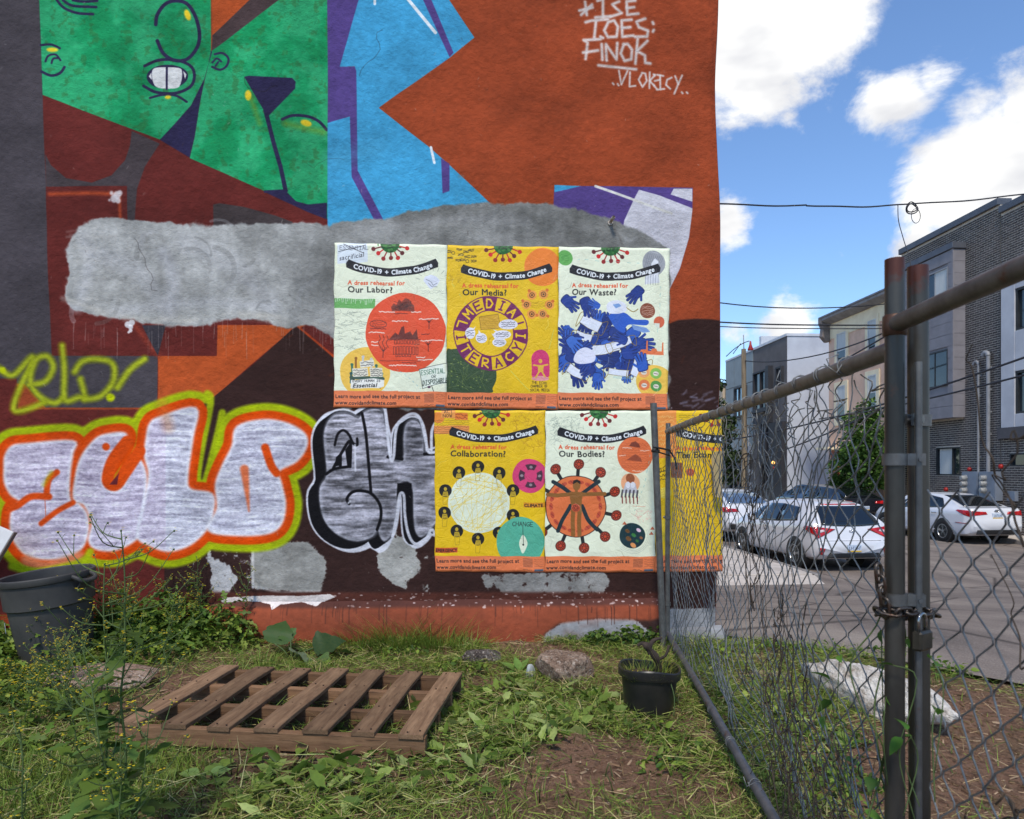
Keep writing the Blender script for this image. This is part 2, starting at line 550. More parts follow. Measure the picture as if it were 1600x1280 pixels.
HAND = {
 'A': [[(0, 1), (.5, 0), (1, 1)], [(.2, .6), (.8, .6)]], 'B': [[(0, 0), (0, 1), (.8, .9), (.8, .6), (0, .5), (.7, .35), (.7, .1), (0, 0)]],
 'C': [[(1, .12), (.5, 0), (.05, .35), (.05, .7), (.5, 1), (1, .88)]], 'D': [[(0, 0), (0, 1), (.6, .95), (1, .5), (.6, .05), (0, 0)]],
 'E': [[(1, 0), (0, 0), (0, 1), (1, 1)], [(0, .5), (.8, .5)]], 'F': [[(1, 0), (0, 0), (0, 1)], [(0, .5), (.8, .5)]],
 'G': [[(1, .12), (.5, 0), (.05, .35), (.05, .7), (.5, 1), (1, .85), (1, .55), (.6, .55)]], 'H': [[(0, 0), (0, 1)], [(1, 0), (1, 1)], [(0, .5), (1, .5)]],
 'I': [[(.5, 0), (.5, 1)], [(.1, 0), (.9, 0)], [(.1, 1), (.9, 1)]], 'K': [[(0, 0), (0, 1)], [(1, 0), (0, .55), (1, 1)]],
 'L': [[(0, 0), (0, 1), (1, 1)]], 'M': [[(0, 1), (0, 0), (.5, .6), (1, 0), (1, 1)]], 'N': [[(0, 1), (0, 0), (1, 1), (1, 0)]],
 'O': [[(.5, 0), (.05, .3), (.05, .7), (.5, 1), (.95, .7), (.95, .3), (.5, 0)]], 'P': [[(0, 1), (0, 0), (.8, .05), (.9, .3), (.7, .5), (0, .55)]],
 'R': [[(0, 1), (0, 0), (.8, .05), (.9, .3), (.7, .5), (0, .55), (1, 1)]], 'S': [[(1, .1), (.5, 0), (.05, .2), (.3, .45), (.8, .55), (.95, .8), (.5, 1), (0, .9)]],
 'T': [[(0, 0), (1, 0)], [(.5, 0), (.5, 1)]], 'U': [[(0, 0), (0, .8), (.5, 1), (1, .8), (1, 0)]], 'V': [[(0, 0), (.5, 1), (1, 0)]],
 'W': [[(0, 0), (.25, 1), (.5, .4), (.75, 1), (1, 0)]], 'Y': [[(0, 0), (.5, .5), (1, 0)], [(.5, .5), (.5, 1)]], 'Z': [[(0, 0), (1, 0), (0, 1), (1, 1)]],
 'Q': [[(.5, 0), (.05, .3), (.05, .7), (.5, 1), (.95, .7), (.95, .3), (.5, 0)], [(.6, .7), (1, 1.05)]], 'X': [[(0, 0), (1, 1)], [(1, 0), (0, 1)]], 'J': [[(.8, 0), (.8, .8), (.4, 1), (0, .8)]],
 '?': [[(0, .15), (.5, 0), (.95, .2), (.5, .5), (.5, .7)], [(.5, .92), (.5, .97)]], '!': [[(.5, 0), (.5, .65)], [(.5, .92), (.5, .98)]],
 '.': [[(.4, .92), (.5, .98)]], '*': [[(.5, .3), (.5, 1)], [(0, .5), (1, .8)], [(1, .5), (0, .8)]], ':': [[(.3, .2), (.35, .25)], [(.3, .65), (.35, .7)]]}
# ================================================================== MURAL BUILDING
PPM = 360
MX0, MX1, MZ0, MZ1 = -3.45, XC, -0.06, 4.44
def wall_tf(P):
    P = np.asarray(P, float)
    cx, cz = (P[:, 0] - 800) / F, (HV - P[:, 1]) / F
    c, s_ = math.cos(YAW), math.sin(YAW)
    t = YW / (-cx * s_ + c)
    x, z = (cx * c + s_) * t, CZ + cz * t
    return np.stack([(x - MX0) * PPM, (MZ1 - z) * PPM], 1)
MW, MH = int((MX1 - MX0) * PPM), int((MZ1 - MZ0) * PPM)
K = YW / F * PPM
TERRA, CHAR, MAROON, BROWN = (150, 70, 44), (72, 67, 71), (98, 42, 38), (54, 36, 33)
GREEN, NAVY, PURPLE, BLUE = (34, 146, 92), (46, 42, 72), (84, 68, 124), (70, 152, 192)
ORANGE, LIME, ORED, WHITE = (176, 82, 46), (162, 180, 30), (212, 80, 36), (222, 222, 228)
W = Print(MW, MH, wall_tf, K, TERRA)
YY, XX = np.mgrid[0:MH, 0:MW]
def gnoise(w, h, px, py, seed):
    g = np.random.default_rng(seed); L = g.random((int(h / py) + 3, int(w / px) + 3), dtype=np.float32)
    def wt(n, p):
        q = (np.arange(n, dtype=np.float32) + .5) / p; i = q.astype(int); f = q - i
        return i, (f * f * (3 - 2 * f)).astype(np.float32)
    i, f = wt(h, py); A = L[i] * (1 - f)[:, None] + L[i + 1] * f[:, None]
    i, f = wt(w, px); return A[:, i] * (1 - f) + A[:, i + 1] * f
def mnoise(px, py, seed, o=4, w=MW, h=MH):
    s_, a_, t_ = 0, .5, 0
    for i in range(o):
        s_ = s_ + a_ * gnoise(w, h, max(px / 2 ** i, 1.01), max(py / 2 ** i, 1.01), seed * 31 + i); t_ += a_; a_ *= .5
    return (s_ / t_).astype(np.float32)
def wavy(A, amp, wl):
    r = np.clip((YY + amp * np.sin(XX / wl)).astype(int), 0, MH - 1)
    return A[r, XX]
def c1(ox, oy, k, pts): return [(ox + x / k, oy + y / k) for x, y in pts]
A1 = lambda pts: c1(0, 0, 2.909, pts)
A2 = lambda pts: c1(500, 0, 2.5806, pts)
A3 = lambda pts: c1(0, 420, 2.667, pts)
A4 = lambda pts: c1(440, 620, 4.571, pts)
A8 = lambda pts: c1(240, 840, 3.2, pts)
# --- the big flat fields
W.poly([(-140, -60), (66, -60), (66, 0), (71, 150), (78, 330), (85, 440), (86, 557), (60, 600), (-140, 600)], CHAR)
W.poly([(66, 138), (280, 232), (511, 325), (560, 360), (560, 520), (415, 640), (245, 637), (245, 556), (81, 556), (76, 440)], MAROON)
W.poly([(-140, 592), (28, 592), (30, 640), (245, 640), (262, 640), (262, 905), (300, 960), (-140, 960)], MAROON)
W.poly([(70, 556), (245, 556), (245, 637), (72, 637), (40, 600)], CHAR)
# green faces
W.poly([(60, -60), (328, -60), (329, 80), (326, 100), (320, 124), (299, 165), (275, 192), (251, 219), (66, 148)], GREEN)
W.poly([(330, 78), (440, -2), (440, -60), (512, -60), (512, 342), (297, 248), (304, 215), (312, 165), (322, 118)], GREEN)
W.poly([(329, -60), (395, -60), (390, 0), (331, 55)], ORANGE)
W.poly([(331, 54), (390, 0), (420, -60), (480, -60), (437, 0), (330, 79)], (72, 58, 58))
W.poly([(329, 79), (326, 100), (320, 124), (299, 165), (275, 192), (250, 219), (297, 247), (304, 215), (312, 165), (322, 118), (331, 80)], NAVY)
n = mnoise(60, 60, 3, 5); n2 = mnoise(14, 14, 4, 4)
msk = (np.abs(W.a[..., 1] - GREEN[1] / 255) < .02) & (np.abs(W.a[..., 0] - GREEN[0] / 255) < .02)
W.comp(np.where(msk, smoothstep(.42, .62, n) * .45, 0).astype(np.float32), 0, 0, (74, 178, 124))
W.comp(np.where(msk, smoothstep(.5, .3, n) * .35, 0).astype(np.float32), 0, 0, (22, 112, 62))
W.comp(np.where(msk, smoothstep(.60, .72, n2) * .35, 0).astype(np.float32), 0, 0, (60, 92, 46))
# navy foot of the right face
W.poly(A1([(1205, 875), (1280, 868), (1300, 870), (1345, 915), (1400, 930), (1486, 922), (1486, 998), (1400, 965)]), NAVY)
W.poly(A1([(1110, 350), (1130, 345), (1325, 350), (1342, 368), (1340, 400), (1215, 530)]), NAVY)
W.stroke(A1([(1205, 500), (1240, 640), (1275, 760), (1298, 868)]), 6.5, NAVY)
W.stroke(A1([(1205, 872), (1300, 866)]), 4, NAVY)
W.stroke(A1([(1282, 540), (1330, 523), (1400, 528), (1450, 552), (1484, 590)]), 4.5, NAVY, smooth=6)
W.ell(A1([(1390, 558)])[0], 9, 5, (238, 206, 60), rot=.3, soft=2); W.ell(A1([(1128, 434)])[0], 5, 8, (238, 206, 60), soft=2)
W.stroke(A1([(1140, 450), (1180, 560)]), 6, (140, 160, 50), .5, soft=8)
W.stroke(A1([(1300, 560), (1470, 600)]), 8, (130, 150, 40), .5, soft=9)
# left face: brow, ear, nose, teeth
for q in ([(258, 0), (290, 35), (350, 58), (420, 62)], [(285, 0), (330, 25), (435, 30)], [(330, 0), (380, 6), (440, 2)]):
    W.stroke(A1(q), 4, NAVY, smooth=6)
W.stroke(A1([(705, 108), (712, 65), (745, 18), (790, 0), (845, 12), (885, 70), (904, 150), (893, 215), (850, 268), (790, 272), (740, 240), (712, 182)]), 5.5, NAVY, smooth=8)
W.ell(A1([(850, 65)])[0], 4.5, 9, (238, 206, 60), rot=-.35, soft=2)
W.stroke(A1([(185, 205), (230, 200), (268, 216)]), 3.5, NAVY, smooth=5)
W.ell(A1([(235, 224)])[0], 9, 3.5, (225, 200, 60), soft=2)
W.stroke(A1([(205, 278), (218, 252), (250, 246), (272, 272)]), 3, NAVY, smooth=5)
W.stroke(A1([(232, 285), (240, 265), (262, 262)]), 3, NAVY, smooth=5)
W.stroke(A1([(188, 325), (230, 342), (270, 330), (290, 303)]), 4, NAVY, smooth=5)
W.stroke(A1([(975, 245), (1010, 240), (1037, 265), (1030, 300), (1000, 318), (965, 305)]), 3.5, NAVY, smooth=6)
W.stroke(A1([(965, 285), (985, 265), (1005, 280)]), 3, NAVY, smooth=5); W.stroke(A1([(980, 300), (992, 282)]), 3, NAVY)
W.stroke(A1([(655, 298), (720, 272), (800, 272), (865, 300), (885, 345), (868, 395), (800, 424), (710, 418), (650, 388)]), 4.5, NAVY, smooth=8)
W.ell(A1([(760, 348)])[0], 33, 19, NAVY)
W.poly(A1([(690, 320), (720, 305), (810, 308), (828, 330), (822, 380), (800, 402), (720, 398), (694, 372)]), (226, 226, 222), smooth=5)
W.poly(A1([(674, 345), (686, 328), (688, 362)]), (226, 226, 222)); W.poly(A1([(832, 322), (848, 340), (842, 362)]), (226, 226, 222))
W.stroke(A1([(757, 300), (757, 405)]), 3.2, NAVY)
W.stroke(A1([(680, 443), (740, 430), (800, 436), (850, 465)]), 3.5, NAVY, smooth=6)
W.ell(A1([(763, 442)])[0], 5, 3, (238, 206, 60), soft=2)
# maroon zone: charcoal loops and a bright edge
W.poly(A1([(205, 700), (230, 750), (300, 810), (420, 833), (510, 800), (570, 730), (592, 660), (598, 595), (728, 655), (660, 760), (625, 860), (612, 1010), (580, 1010), (580, 848), (207, 848)]), (70, 62, 64))
W.stroke(A1([(225, 882), (400, 880), (545, 884)]), 5, (190, 84, 50), .8, soft=5)
W.stroke(A1([(545, 890), (548, 990)]), 4, (190, 84, 50), .7, soft=4)
for x, y, r in ((535, 890, 6), (522, 905, 6), (548, 880, 4), (510, 880, 3), (540, 915, 4), (500, 912, 2)):
    W.ell(A1([(x, y)])[0], r, r * 1.1, (214, 208, 208), .85, soft=2)
W.poly(A1([(970, 932), (1000, 926), (1110, 942), (1250, 980), (1330, 1010), (1330, 1040), (970, 1040)]), (66, 58, 58))
# blue figure
W.poly([(512, -60), (575, -60), (562, 0), (531, 104), (556, 104), (548, 180), (512, 195)], PURPLE)
W.poly(A2([(180, -150), (470, -150), (520, 0), (618, 145), (622, 152), (525, 230), (237, 437), (435, 590), (520, 665), (690, 825), (690, 950), (30, 950), (30, 495), (120, 470), (140, 470), (145, 285), (140, 268), (78, 268), (158, 0)]), BLUE)
W.poly(A2([(30, 0), (158, 0), (78, 268), (140, 270), (145, 300), (120, 470), (30, 495)]), PURPLE)
W.poly(A2([(138, 270), (146, 285), (152, 690), (252, 880), (258, 900), (225, 900), (128, 715), (120, 460)]), PURPLE)
W.poly(A2([(405, -20), (440, -20), (538, 212), (522, 230)]), PURPLE)
W.poly(A2([(488, 640), (522, 662), (522, 772), (494, 782)]), PURPLE)
W.poly(A2([(462, 264), (478, 262), (520, 232), (470, 266)]), PURPLE)
W.stroke(A2([(345, -10), (465, 132)]), 5, (214, 220, 222)); W.stroke(A2([(222, -20), (222, 22)]), 4, (214, 220, 222)); W.stroke(A2([(447, 595), (461, 658)]), 4, (214, 220, 222))
W.stroke(A2([(60, 640), (230, 600)]), 20, (96, 178, 214), .35, soft=30)
# lower right scrap of the old mural
W.poly([(866, 290), (1082, 294), (1081, 330), (1076, 372), (1062, 420), (1046, 452), (1000, 470), (860, 440)], PURPLE)
W.poly(A2([(945, 745), (1052, 750), (945, 775)]), BLUE)
W.poly([(990, 312), (998, 297), (1030, 306), (1081, 326), (1081, 330), (1076, 372), (1062, 420), (1046, 452), (1000, 470), (960, 430), (975, 345)], (196, 194, 200), smooth=0)
W.poly(A2([(1425, 762), (1500, 762), (1500, 825), (1410, 790)]), (196, 194, 200))
W.poly(A2([(1345, 762), (1420, 762), (1410, 785), (1500, 815), (1500, 842), (1380, 790)]), PURPLE)
W.stroke(A2([(1110, 752), (1416, 862)]), 4, (206, 204, 196))
# paint runs of the maroon/brown fields lower down
W.poly([(340, 508), (478, 508), (246, 625), (246, 556), (338, 556)], ORANGE)
W.poly(A3([(905, 235), (1240, 235), (915, 512), (850, 560), (660, 560), (655, 365), (905, 365)]), ORANGE)
W.poly(A3([(1235, 236), (1390, 372), (1500, 500), (1800, 500), (1800, 1500), (690, 1500), (690, 560), (860, 560), (915, 512), (1060, 395)]), BROWN)
W.poly([(256, 636), (1030, 636), (1030, 1010), (256, 1010)], BROWN)
W.poly([(985, 500), (1045, 506), (1060, 500), (1090, 498), (1130, 500), (1130, 1010), (985, 1010)], BROWN, soft=2)
W.stroke(A3([(1240, 240), (1390, 365)]), 3, (190, 76, 40), .8, soft=2)
W.stroke(A3([(560, 235), (655, 360)]), 6, (150, 64, 48), .7, soft=8)
W.poly(A3([(590, 235), (690, 235), (655, 362)]), (60, 56, 62))
for x, y, r in ((528, 230, 5), (545, 222, 5), (540, 240, 4), (532, 262, 2), (540, 255, 3)):
    W.ell(A3([(x, y)])[0], r, r, (216, 214, 214), .9, soft=1)
for _ in range(60):          # orange breaking through the brown
    x, y = RNG.uniform(430, 1120), RNG.uniform(520, 900)
    W.stroke([(x, y), (x + RNG.uniform(2, 14), y - RNG.uniform(2, 10))], RNG.uniform(1, 5), (128, 56, 34), RNG.uniform(.15, .5), soft=4)
# grey cement smear
sm = [(108, 372), (128, 350), (165, 340), (240, 346), (330, 352), (420, 349), (505, 350), (545, 345), (600, 342), (640, 330), (690, 321), (760, 318), (830, 318), (890, 324), (940, 338), (985, 356), (1020, 372), (1046, 392), (1046, 640), (700, 640), (530, 640), (524, 530), (490, 508), (440, 512), (410, 502), (370, 500), (300, 512), (250, 508), (200, 500), (150, 492), (112, 482), (98, 462), (108, 430), (102, 400)]
r = W.fill_mask(W.edges([sm])); mk, x0, y0 = blur(*r, 14)
full = np.zeros((MH, MW), np.float32)
xa, ya = max(x0, 0), max(y0, 0); hh, ww = min(mk.shape[0] - (ya - y0), MH - ya), min(mk.shape[1] - (xa - x0), MW - xa)
full[ya:ya + hh, xa:xa + ww] = mk[ya - y0:ya - y0 + hh, xa - x0:xa - x0 + ww]
fine = mnoise(9, 14, 21, 4)
rag = mnoise(30, 26, 25, 4)
smear = smoothstep(.30, .66, full + (fine - .5) * .30 + (rag - .5) * .9)
v1, v2, v3 = mnoise(90, 60, 22, 5), mnoise(22, 80, 23, 4), mnoise(5, 5, 24, 2)
g = 140 + 80 * (v1 - .5) + 34 * (v2 - .5) + 9 * (v3 - .5)
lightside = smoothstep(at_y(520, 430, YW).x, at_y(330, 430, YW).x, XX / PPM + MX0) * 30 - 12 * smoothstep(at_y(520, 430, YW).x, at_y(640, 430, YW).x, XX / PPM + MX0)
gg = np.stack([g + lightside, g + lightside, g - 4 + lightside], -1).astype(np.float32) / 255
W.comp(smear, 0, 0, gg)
for a0, b0, w_, al in (((150, 395), (250, 470), 26, .4), ((255, 395), (262, 495), 18, .7), ((290, 380), (420, 470), 30, .32), ((130, 370), (120, 480), 14, .6), ((430, 480), (180, 485), 12, .5), ((560, 360), (820, 345), 14, .2)):
    W.stroke([a0, ((a0[0] + b0[0]) / 2 + 12, (a0[1] + b0[1]) / 2 - 10), b0], w_, (188, 188, 190), al, soft=14, smooth=6)
for _ in range(46):
    x, y = RNG.uniform(120, 1020), RNG.uniform(355, 495); r_ = RNG.uniform(12, 36); a = RNG.uniform(0, 6.3)
    if x > 520 and y > 378: continue
    W.ring((x, y), r_, RNG.uniform(3, 9), (176, 176, 178) if RNG.random() < .6 else (112, 112, 108), RNG.uniform(.12, .34), a0=a, a1=a + RNG.uniform(.8, 2.2), n=12)
lowe = [(104, 470), (150, 492), (200, 497), (250, 503), (300, 506), (370, 498), (410, 500), (440, 508), (490, 504), (525, 515)]
for k_ in range(26):
    i = RNG.integers(0, len(lowe) - 1); (xa_, ya_), (xb_, yb_) = lowe[i], lowe[i + 1]; dy_ = RNG.uniform(-12, 2)
    W.stroke([(xa_ + RNG.uniform(-8, 8), ya_ + dy_), ((xa_ + xb_) / 2, (ya_ + yb_) / 2 + dy_ + RNG.uniform(-3, 3)), (xb_ + RNG.uniform(-4, 14), yb_ + dy_)], RNG.uniform(2, 9), (194, 190, 180), RNG.uniform(.12, .4), soft=5)
for k_ in range(14):
    y_ = RNG.uniform(362, 480); W.stroke([(RNG.uniform(104, 116), y_), (RNG.uniform(135, 190), y_ + RNG.uniform(-12, 12))], RNG.uniform(2, 6), (190, 188, 182), RNG.uniform(.15, .45), soft=4)
W.stroke([(955, 352), (968, 372), (978, 400)], 3, (88, 84, 80), .5, soft=4)      # stain under the pipe stub
# pale drips from the smear
for _ in range(60):
    x = RNG.uniform(110, 520); y = RNG.uniform(498, 520)
    W.stroke([(x, y), (x + RNG.uniform(-1, 1), y + RNG.uniform(8, 46))], .8, (176, 164, 158), RNG.uniform(.15, .5))
# --- cement patches low on the wall
def patch(poly, col, seed, soft=12, amp=1.9, var=40):
    r = W.fill_mask(W.edges([poly])); mk, x0, y0 = blur(*r, soft)
    h, w = mk.shape
    m2 = smoothstep(.31, .62, mk + (mnoise(18, 18, seed, 5, w, h) - .5) * amp + (mnoise(3, 3, seed + 1, 2, w, h) - .5) * .4).astype(np.float32)
    gx = (np.asarray(col, np.float32)[None, None] + var * (mnoise(30, 22, seed + 3, 4, w, h)[..., None] - .5) + 14 * (mnoise(4, 4, seed + 4, 2, w, h)[..., None] - .5)) / 255
    W.comp(m2, x0, y0, gx, local=True)
patch(A8([(250, 110), (275, 60), (300, 120), (350, 110), (400, 180), (430, 200), (400, 250), (330, 290), (285, 270), (260, 210), (290, 180)]), (190, 188, 188), 51)
patch(A8([(488, 60), (560, 30), (780, 20), (800, 60), (860, 110), (855, 180), (835, 270), (800, 275), (690, 265), (600, 262), (500, 255), (480, 160)]), (150, 148, 142), 52, amp=.6)
W.stroke(A8([(492, 50), (496, 250)]), 4, (204, 200, 196), .8, soft=2)
W.stroke(A8([(500, 245), (640, 275), (830, 268)]), 4, (200, 198, 194), .6, soft=3)
patch(A8([(1110, 20), (1230, 0), (1310, 20), (1320, 110), (1310, 190), (1260, 250), (1200, 240), (1150, 190), (1120, 110)]), (158, 156, 150), 53)
patch([(752, 898), (850, 896), (940, 894), (950, 905), (942, 928), (860, 930), (790, 928), (756, 916)], (140, 138, 134), 54)
patch([(843, 1002), (852, 985), (880, 970), (930, 966), (985, 965), (1010, 985), (1024, 1012)], (152, 152, 154), 55, amp=.5)
patch([(1036, 952), (1130, 950), (1130, 1020), (1036, 1020)], (148, 148, 150), 56, amp=.5)
# --- the terracotta base band
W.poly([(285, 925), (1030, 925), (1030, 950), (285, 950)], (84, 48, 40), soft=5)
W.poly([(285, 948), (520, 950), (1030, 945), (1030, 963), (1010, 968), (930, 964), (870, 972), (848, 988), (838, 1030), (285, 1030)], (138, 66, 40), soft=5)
for _ in range(50):
    x, y = RNG.uniform(290, 1010), RNG.uniform(950, 1000); W.stroke([(x, y), (x + RNG.uniform(-30, 30), y + RNG.uniform(-4, 10))], RNG.uniform(3, 12), (100, 52, 36) if RNG.random() < .6 else (160, 82, 56), RNG.uniform(.08, .3), soft=8)
patch(A8([(330, 305), (420, 298), (560, 290), (720, 292), (880, 284), (912, 298), (860, 318), (820, 345), (740, 330), (640, 340), (605, 362), (590, 340), (480, 318), (340, 325)]), (216, 206, 200), 57, soft=2, amp=.8)
for _ in range(150):
    x, y = RNG.uniform(520, 1030), RNG.uniform(926, 950)
    W.ell((x, y), RNG.uniform(.5, 3), RNG.uniform(.4, 1.6), (206, 188, 182), RNG.uniform(.3, .9))
for _ in range(60):
    x = RNG.uniform(390, 1020); y = RNG.uniform(944, 950)
    W.stroke([(x, y), (x + RNG.uniform(-1, 1), y + RNG.uniform(6, 30))], RNG.uniform(.8, 2.2), (70, 38, 30), RNG.uniform(.2, .6))
for _ in range(40):
    x, y = RNG.uniform(1036, 1050), RNG.uniform(630, 900)
    W.ell((x, y), .8, 1.2, (170, 160, 170), .7)
for _ in range(16):
    x, y = RNG.uniform(1062, 1124), RNG.uniform(615, 640)
    W.stroke([(x, y), (x + RNG.uniform(5, 16), y - RNG.uniform(-3, 8))], RNG.uniform(1, 3), (150, 148, 172), RNG.uniform(.2, .6), soft=3)
# --- lime tag
TL = 15 / 2.667
for q in ([(0, 415), (60, 445), (140, 372), (60, 585), (185, 560)], [(125, 485), (190, 470), (222, 410), (195, 365), (150, 385), (130, 470), (165, 530), (225, 560), (262, 540)],
          [(258, 320), (268, 430), (272, 545), (330, 535), (352, 530), (335, 460)], [(310, 430), (345, 385), (420, 378), (470, 400), (470, 470), (420, 530), (352, 545)],
          [(488, 495), (540, 420), (600, 375)]):
    W.stroke(A3(q), 9.5, (150, 160, 26), .9, soft=7, smooth=8)
    W.stroke(A3(q), 5, (182, 190, 60), .55, soft=4, smooth=8)
W.ell(A3([(458, 535)])[0], 7, 6.5, (186, 196, 30), soft=3); W.ell(A3([(15, 422)])[0], 5, 5, (186, 196, 30), soft=3)
# --- the white, orange and lime bubble letters
ZE = [(18, 830), (22, 780), (50, 742), (110, 732), (302, 720), (300, 770), (290, 850), (290, 960), (330, 985), (360, 1025), (365, 1090), (340, 1160), (280, 1198), (200, 1208), (120, 1195), (70, 1150), (45, 1090), (50, 1010), (82, 968), (45, 940), (20, 890)]
EE = [(315, 890), (338, 790), (400, 712), (460, 690), (522, 690), (515, 740), (470, 800), (430, 860), (435, 905), (480, 930), (520, 902), (545, 830), (580, 800), (606, 860), (602, 960), (590, 1080), (560, 1130), (480, 1170), (400, 1165), (372, 1130), (385, 1060), (355, 985), (312, 960)]
LL = [(612, 700), (625, 648), (665, 620), (812, 582), (802, 700), (780, 860), (792, 920), (880, 940), (885, 1010), (860, 1080), (790, 1148), (700, 1175), (620, 1150), (572, 1110), (600, 980), (622, 860), (605, 780)]
OO = [(990, 660), (1100, 632), (1200, 648), (1268, 690), (1275, 740), (1235, 800), (1160, 842), (1170, 900), (1185, 980), (1170, 1060), (1120, 1100), (1000, 1110), (868, 1090), (905, 1000), (900, 900), (930, 820), (970, 740)]
LET = [catmull(A3(q), 5, True) for q in (ZE, EE, LL, OO)]
for q in LET: W.stroke(q, 53, LIME, 1, soft=5, closed=True)
for q in LET: W.stroke(q, 44, (150, 150, 30), .35, soft=4, closed=True)
W.poly(A3([(842, 560), (918, 560), (900, 720), (868, 872), (832, 880), (815, 800), (850, 700)]), BROWN, soft=3)
W.stroke(A3([(862, 520), (875, 560), (835, 780), (825, 880), (855, 885), (900, 720), (925, 600)]), 11, LIME, .9, soft=4, smooth=5)
for q in LET: W.stroke(q, 30, (206, 74, 30), 1, soft=3, closed=True)
for q in LET: W.stroke(q, 17, ORED, 1, soft=3, closed=True)
st = wavy(mnoise(60, 5, 31, 3), 2.5, 38.0)
stn = mnoise(5, 5, 33, 2)
whi = np.stack([194 + 118 * (st - .5) + 46 * (stn - .5), 192 + 122 * (st - .5) + 46 * (stn - .5), 204 + 112 * (st - .5) + 44 * (stn - .5)], -1).astype(np.float32)
px_u = XX / PPM + MX0
whi[..., 1] -= 8 * (px_u < at_y(258, 700, YW).x); whi[..., 2] -= 4 * (px_u < at_y(258, 700, YW).x)
whi = np.clip(whi, 84, 226) / 255
for q in LET:
    W.poly(q, whi, soft=2); W.stroke(q, 5, (222, 222, 228), .8, soft=4, closed=True)
for q, w_ in (([(238, 848), (205, 880), (195, 940)], 9), ([(205, 950), (130, 950), (75, 985), (40, 1000)], 10), ([(305, 975), (240, 1010), (172, 1062)], 8),
              ([(530, 720), (470, 800), (450, 880), (480, 900), (520, 850), (580, 760)], 18), ([(1105, 745), (1130, 820), (1152, 852)], 12)):
    W.stroke(A3(q), w_, ORED, 1, soft=3, smooth=6)
W.stroke(A3([(1018, 835), (1035, 1010)]), 13, (226, 100, 50), .8, soft=4, width2=2)
W.stroke(A3([(188, 960), (192, 1035)]), 1, ORED, .8)
W.ell(A3([(442, 742)])[0], 6, 6, ORED, soft=2); W.poly(A3([(456, 900), (496, 852), (488, 900)]), (100, 40, 44))
W.stroke(A3([(215, 850), (185, 900)]), 6, LIME, .5, soft=6)
W.stroke(A3([(675, 560), (700, 660)]), 16, (206, 120, 60), .35, soft=12)
W.stroke(A3([(110, 1215), (200, 1240), (330, 1200)]), 15, (206, 130, 96), .8, soft=8, smooth=6)
W.stroke(A3([(50, 1240), (150, 1262), (330, 1225), (375, 1180)]), 11, LIME, .9, soft=5, smooth=6)
# --- the black and silver piece
SIL = [(300, 350), (300, 250), (330, 170), (390, 122), (470, 120), (545, 152), (575, 118), (640, 88), (712, 100), (735, 200), (762, 330), (772, 440), (862, 452), (866, 300), (882, 200), (930, 166), (982, 190), (1010, 300), (1022, 410), (1160, 410), (1160, 880), (1090, 905), (1050, 958), (990, 1000), (952, 960), (938, 850), (925, 622), (828, 622), (818, 760), (800, 900), (772, 990), (725, 1030), (692, 985), (680, 945), (640, 1000), (540, 1030), (440, 1010), (350, 950), (290, 860), (265, 740), (270, 640), (318, 552)]
sil = catmull(A4(SIL), 3, True)
BL = (22, 21, 24)
for dx, dy in ((0, 0), (-9, 3), (-13, 8), (-6, 12)): W.stroke(sil + (dx, dy), 13.5, (214, 214, 222), .95, soft=1.5, closed=True)
for t in np.linspace(0, 1, 5): W.stroke(sil + (-13 * t, 9 * t), 7.5, BL, 1, soft=1, closed=True)
for t in np.linspace(0, 1, 5): W.poly(sil + (-12 * t, 8 * t), BL)
s2 = wavy(mnoise(46, 6, 41, 3), 2, 31.0); s3 = mnoise(4, 4, 43, 2); s4 = mnoise(40, 40, 44, 3)
sv_ = np.clip(140 + 210 * (s2 - .5) + 40 * (s3 - .5) + 60 * (s4 - .5), 60, 214)
silv = (np.stack([sv_, sv_ * .985, sv_ * 1.04], -1) / 255).astype(np.float32)
W.poly(sil, silv, soft=1)
W.stroke(sil + (2.5, -1), 4, (206, 206, 216), .5, soft=5, closed=True)
for q, w_ in (([(575, 120), (600, 250), (615, 400), (628, 560), (638, 690)], 4.5), ([(318, 552), (380, 515), (480, 500)], 4.5), ([(480, 765), (465, 730), (500, 685), (560, 672), (640, 692), (700, 770), (708, 860), (680, 950)], 4.5),
              ([(380, 345), (400, 270), (440, 240), (480, 270), (510, 330), (540, 345), (540, 300)], 4), ([(370, 510), (430, 400), (490, 320), (490, 500)], 4.5), ([(420, 420), (420, 490)], 5), ([(760, 430), (860, 445)], 5), ([(1020, 410), (1100, 410)], 5)):
    W.stroke(A4(q), w_, BL, 1, soft=1, smooth=6)
W.poly(A4([(390, 430), (425, 400), (425, 490), (380, 500)]), BL); W.poly(A4([(455, 380), (490, 330), (490, 500), (470, 500)]), BL)
W.poly(A4([(826, 618), (928, 618), (926, 700), (880, 700), (850, 700), (822, 740)]), BL)
W.stroke(A4([(525, 345), (527, 530)]), 2.5, (216, 216, 224), .9, soft=2); W.stroke(A4([(475, 760), (490, 745)]), 2.5, (216, 216, 224), .9, soft=2)
for q in ([(740, 80), (775, 420), (800, 430), (815, 250), (850, 170), (930, 122), (990, 160), (1030, 320), (1050, 395), (1100, 395)], [(1070, 380), (1072, 250), (1095, 190)], [(790, 1000), (820, 860), (842, 705), (872, 705), (880, 850), (905, 980), (950, 1050), (1020, 1030), (1070, 950), (1095, 985)]):
    W.stroke(A4(q), 4.5, (214, 214, 222), .95, soft=1.5, smooth=6)
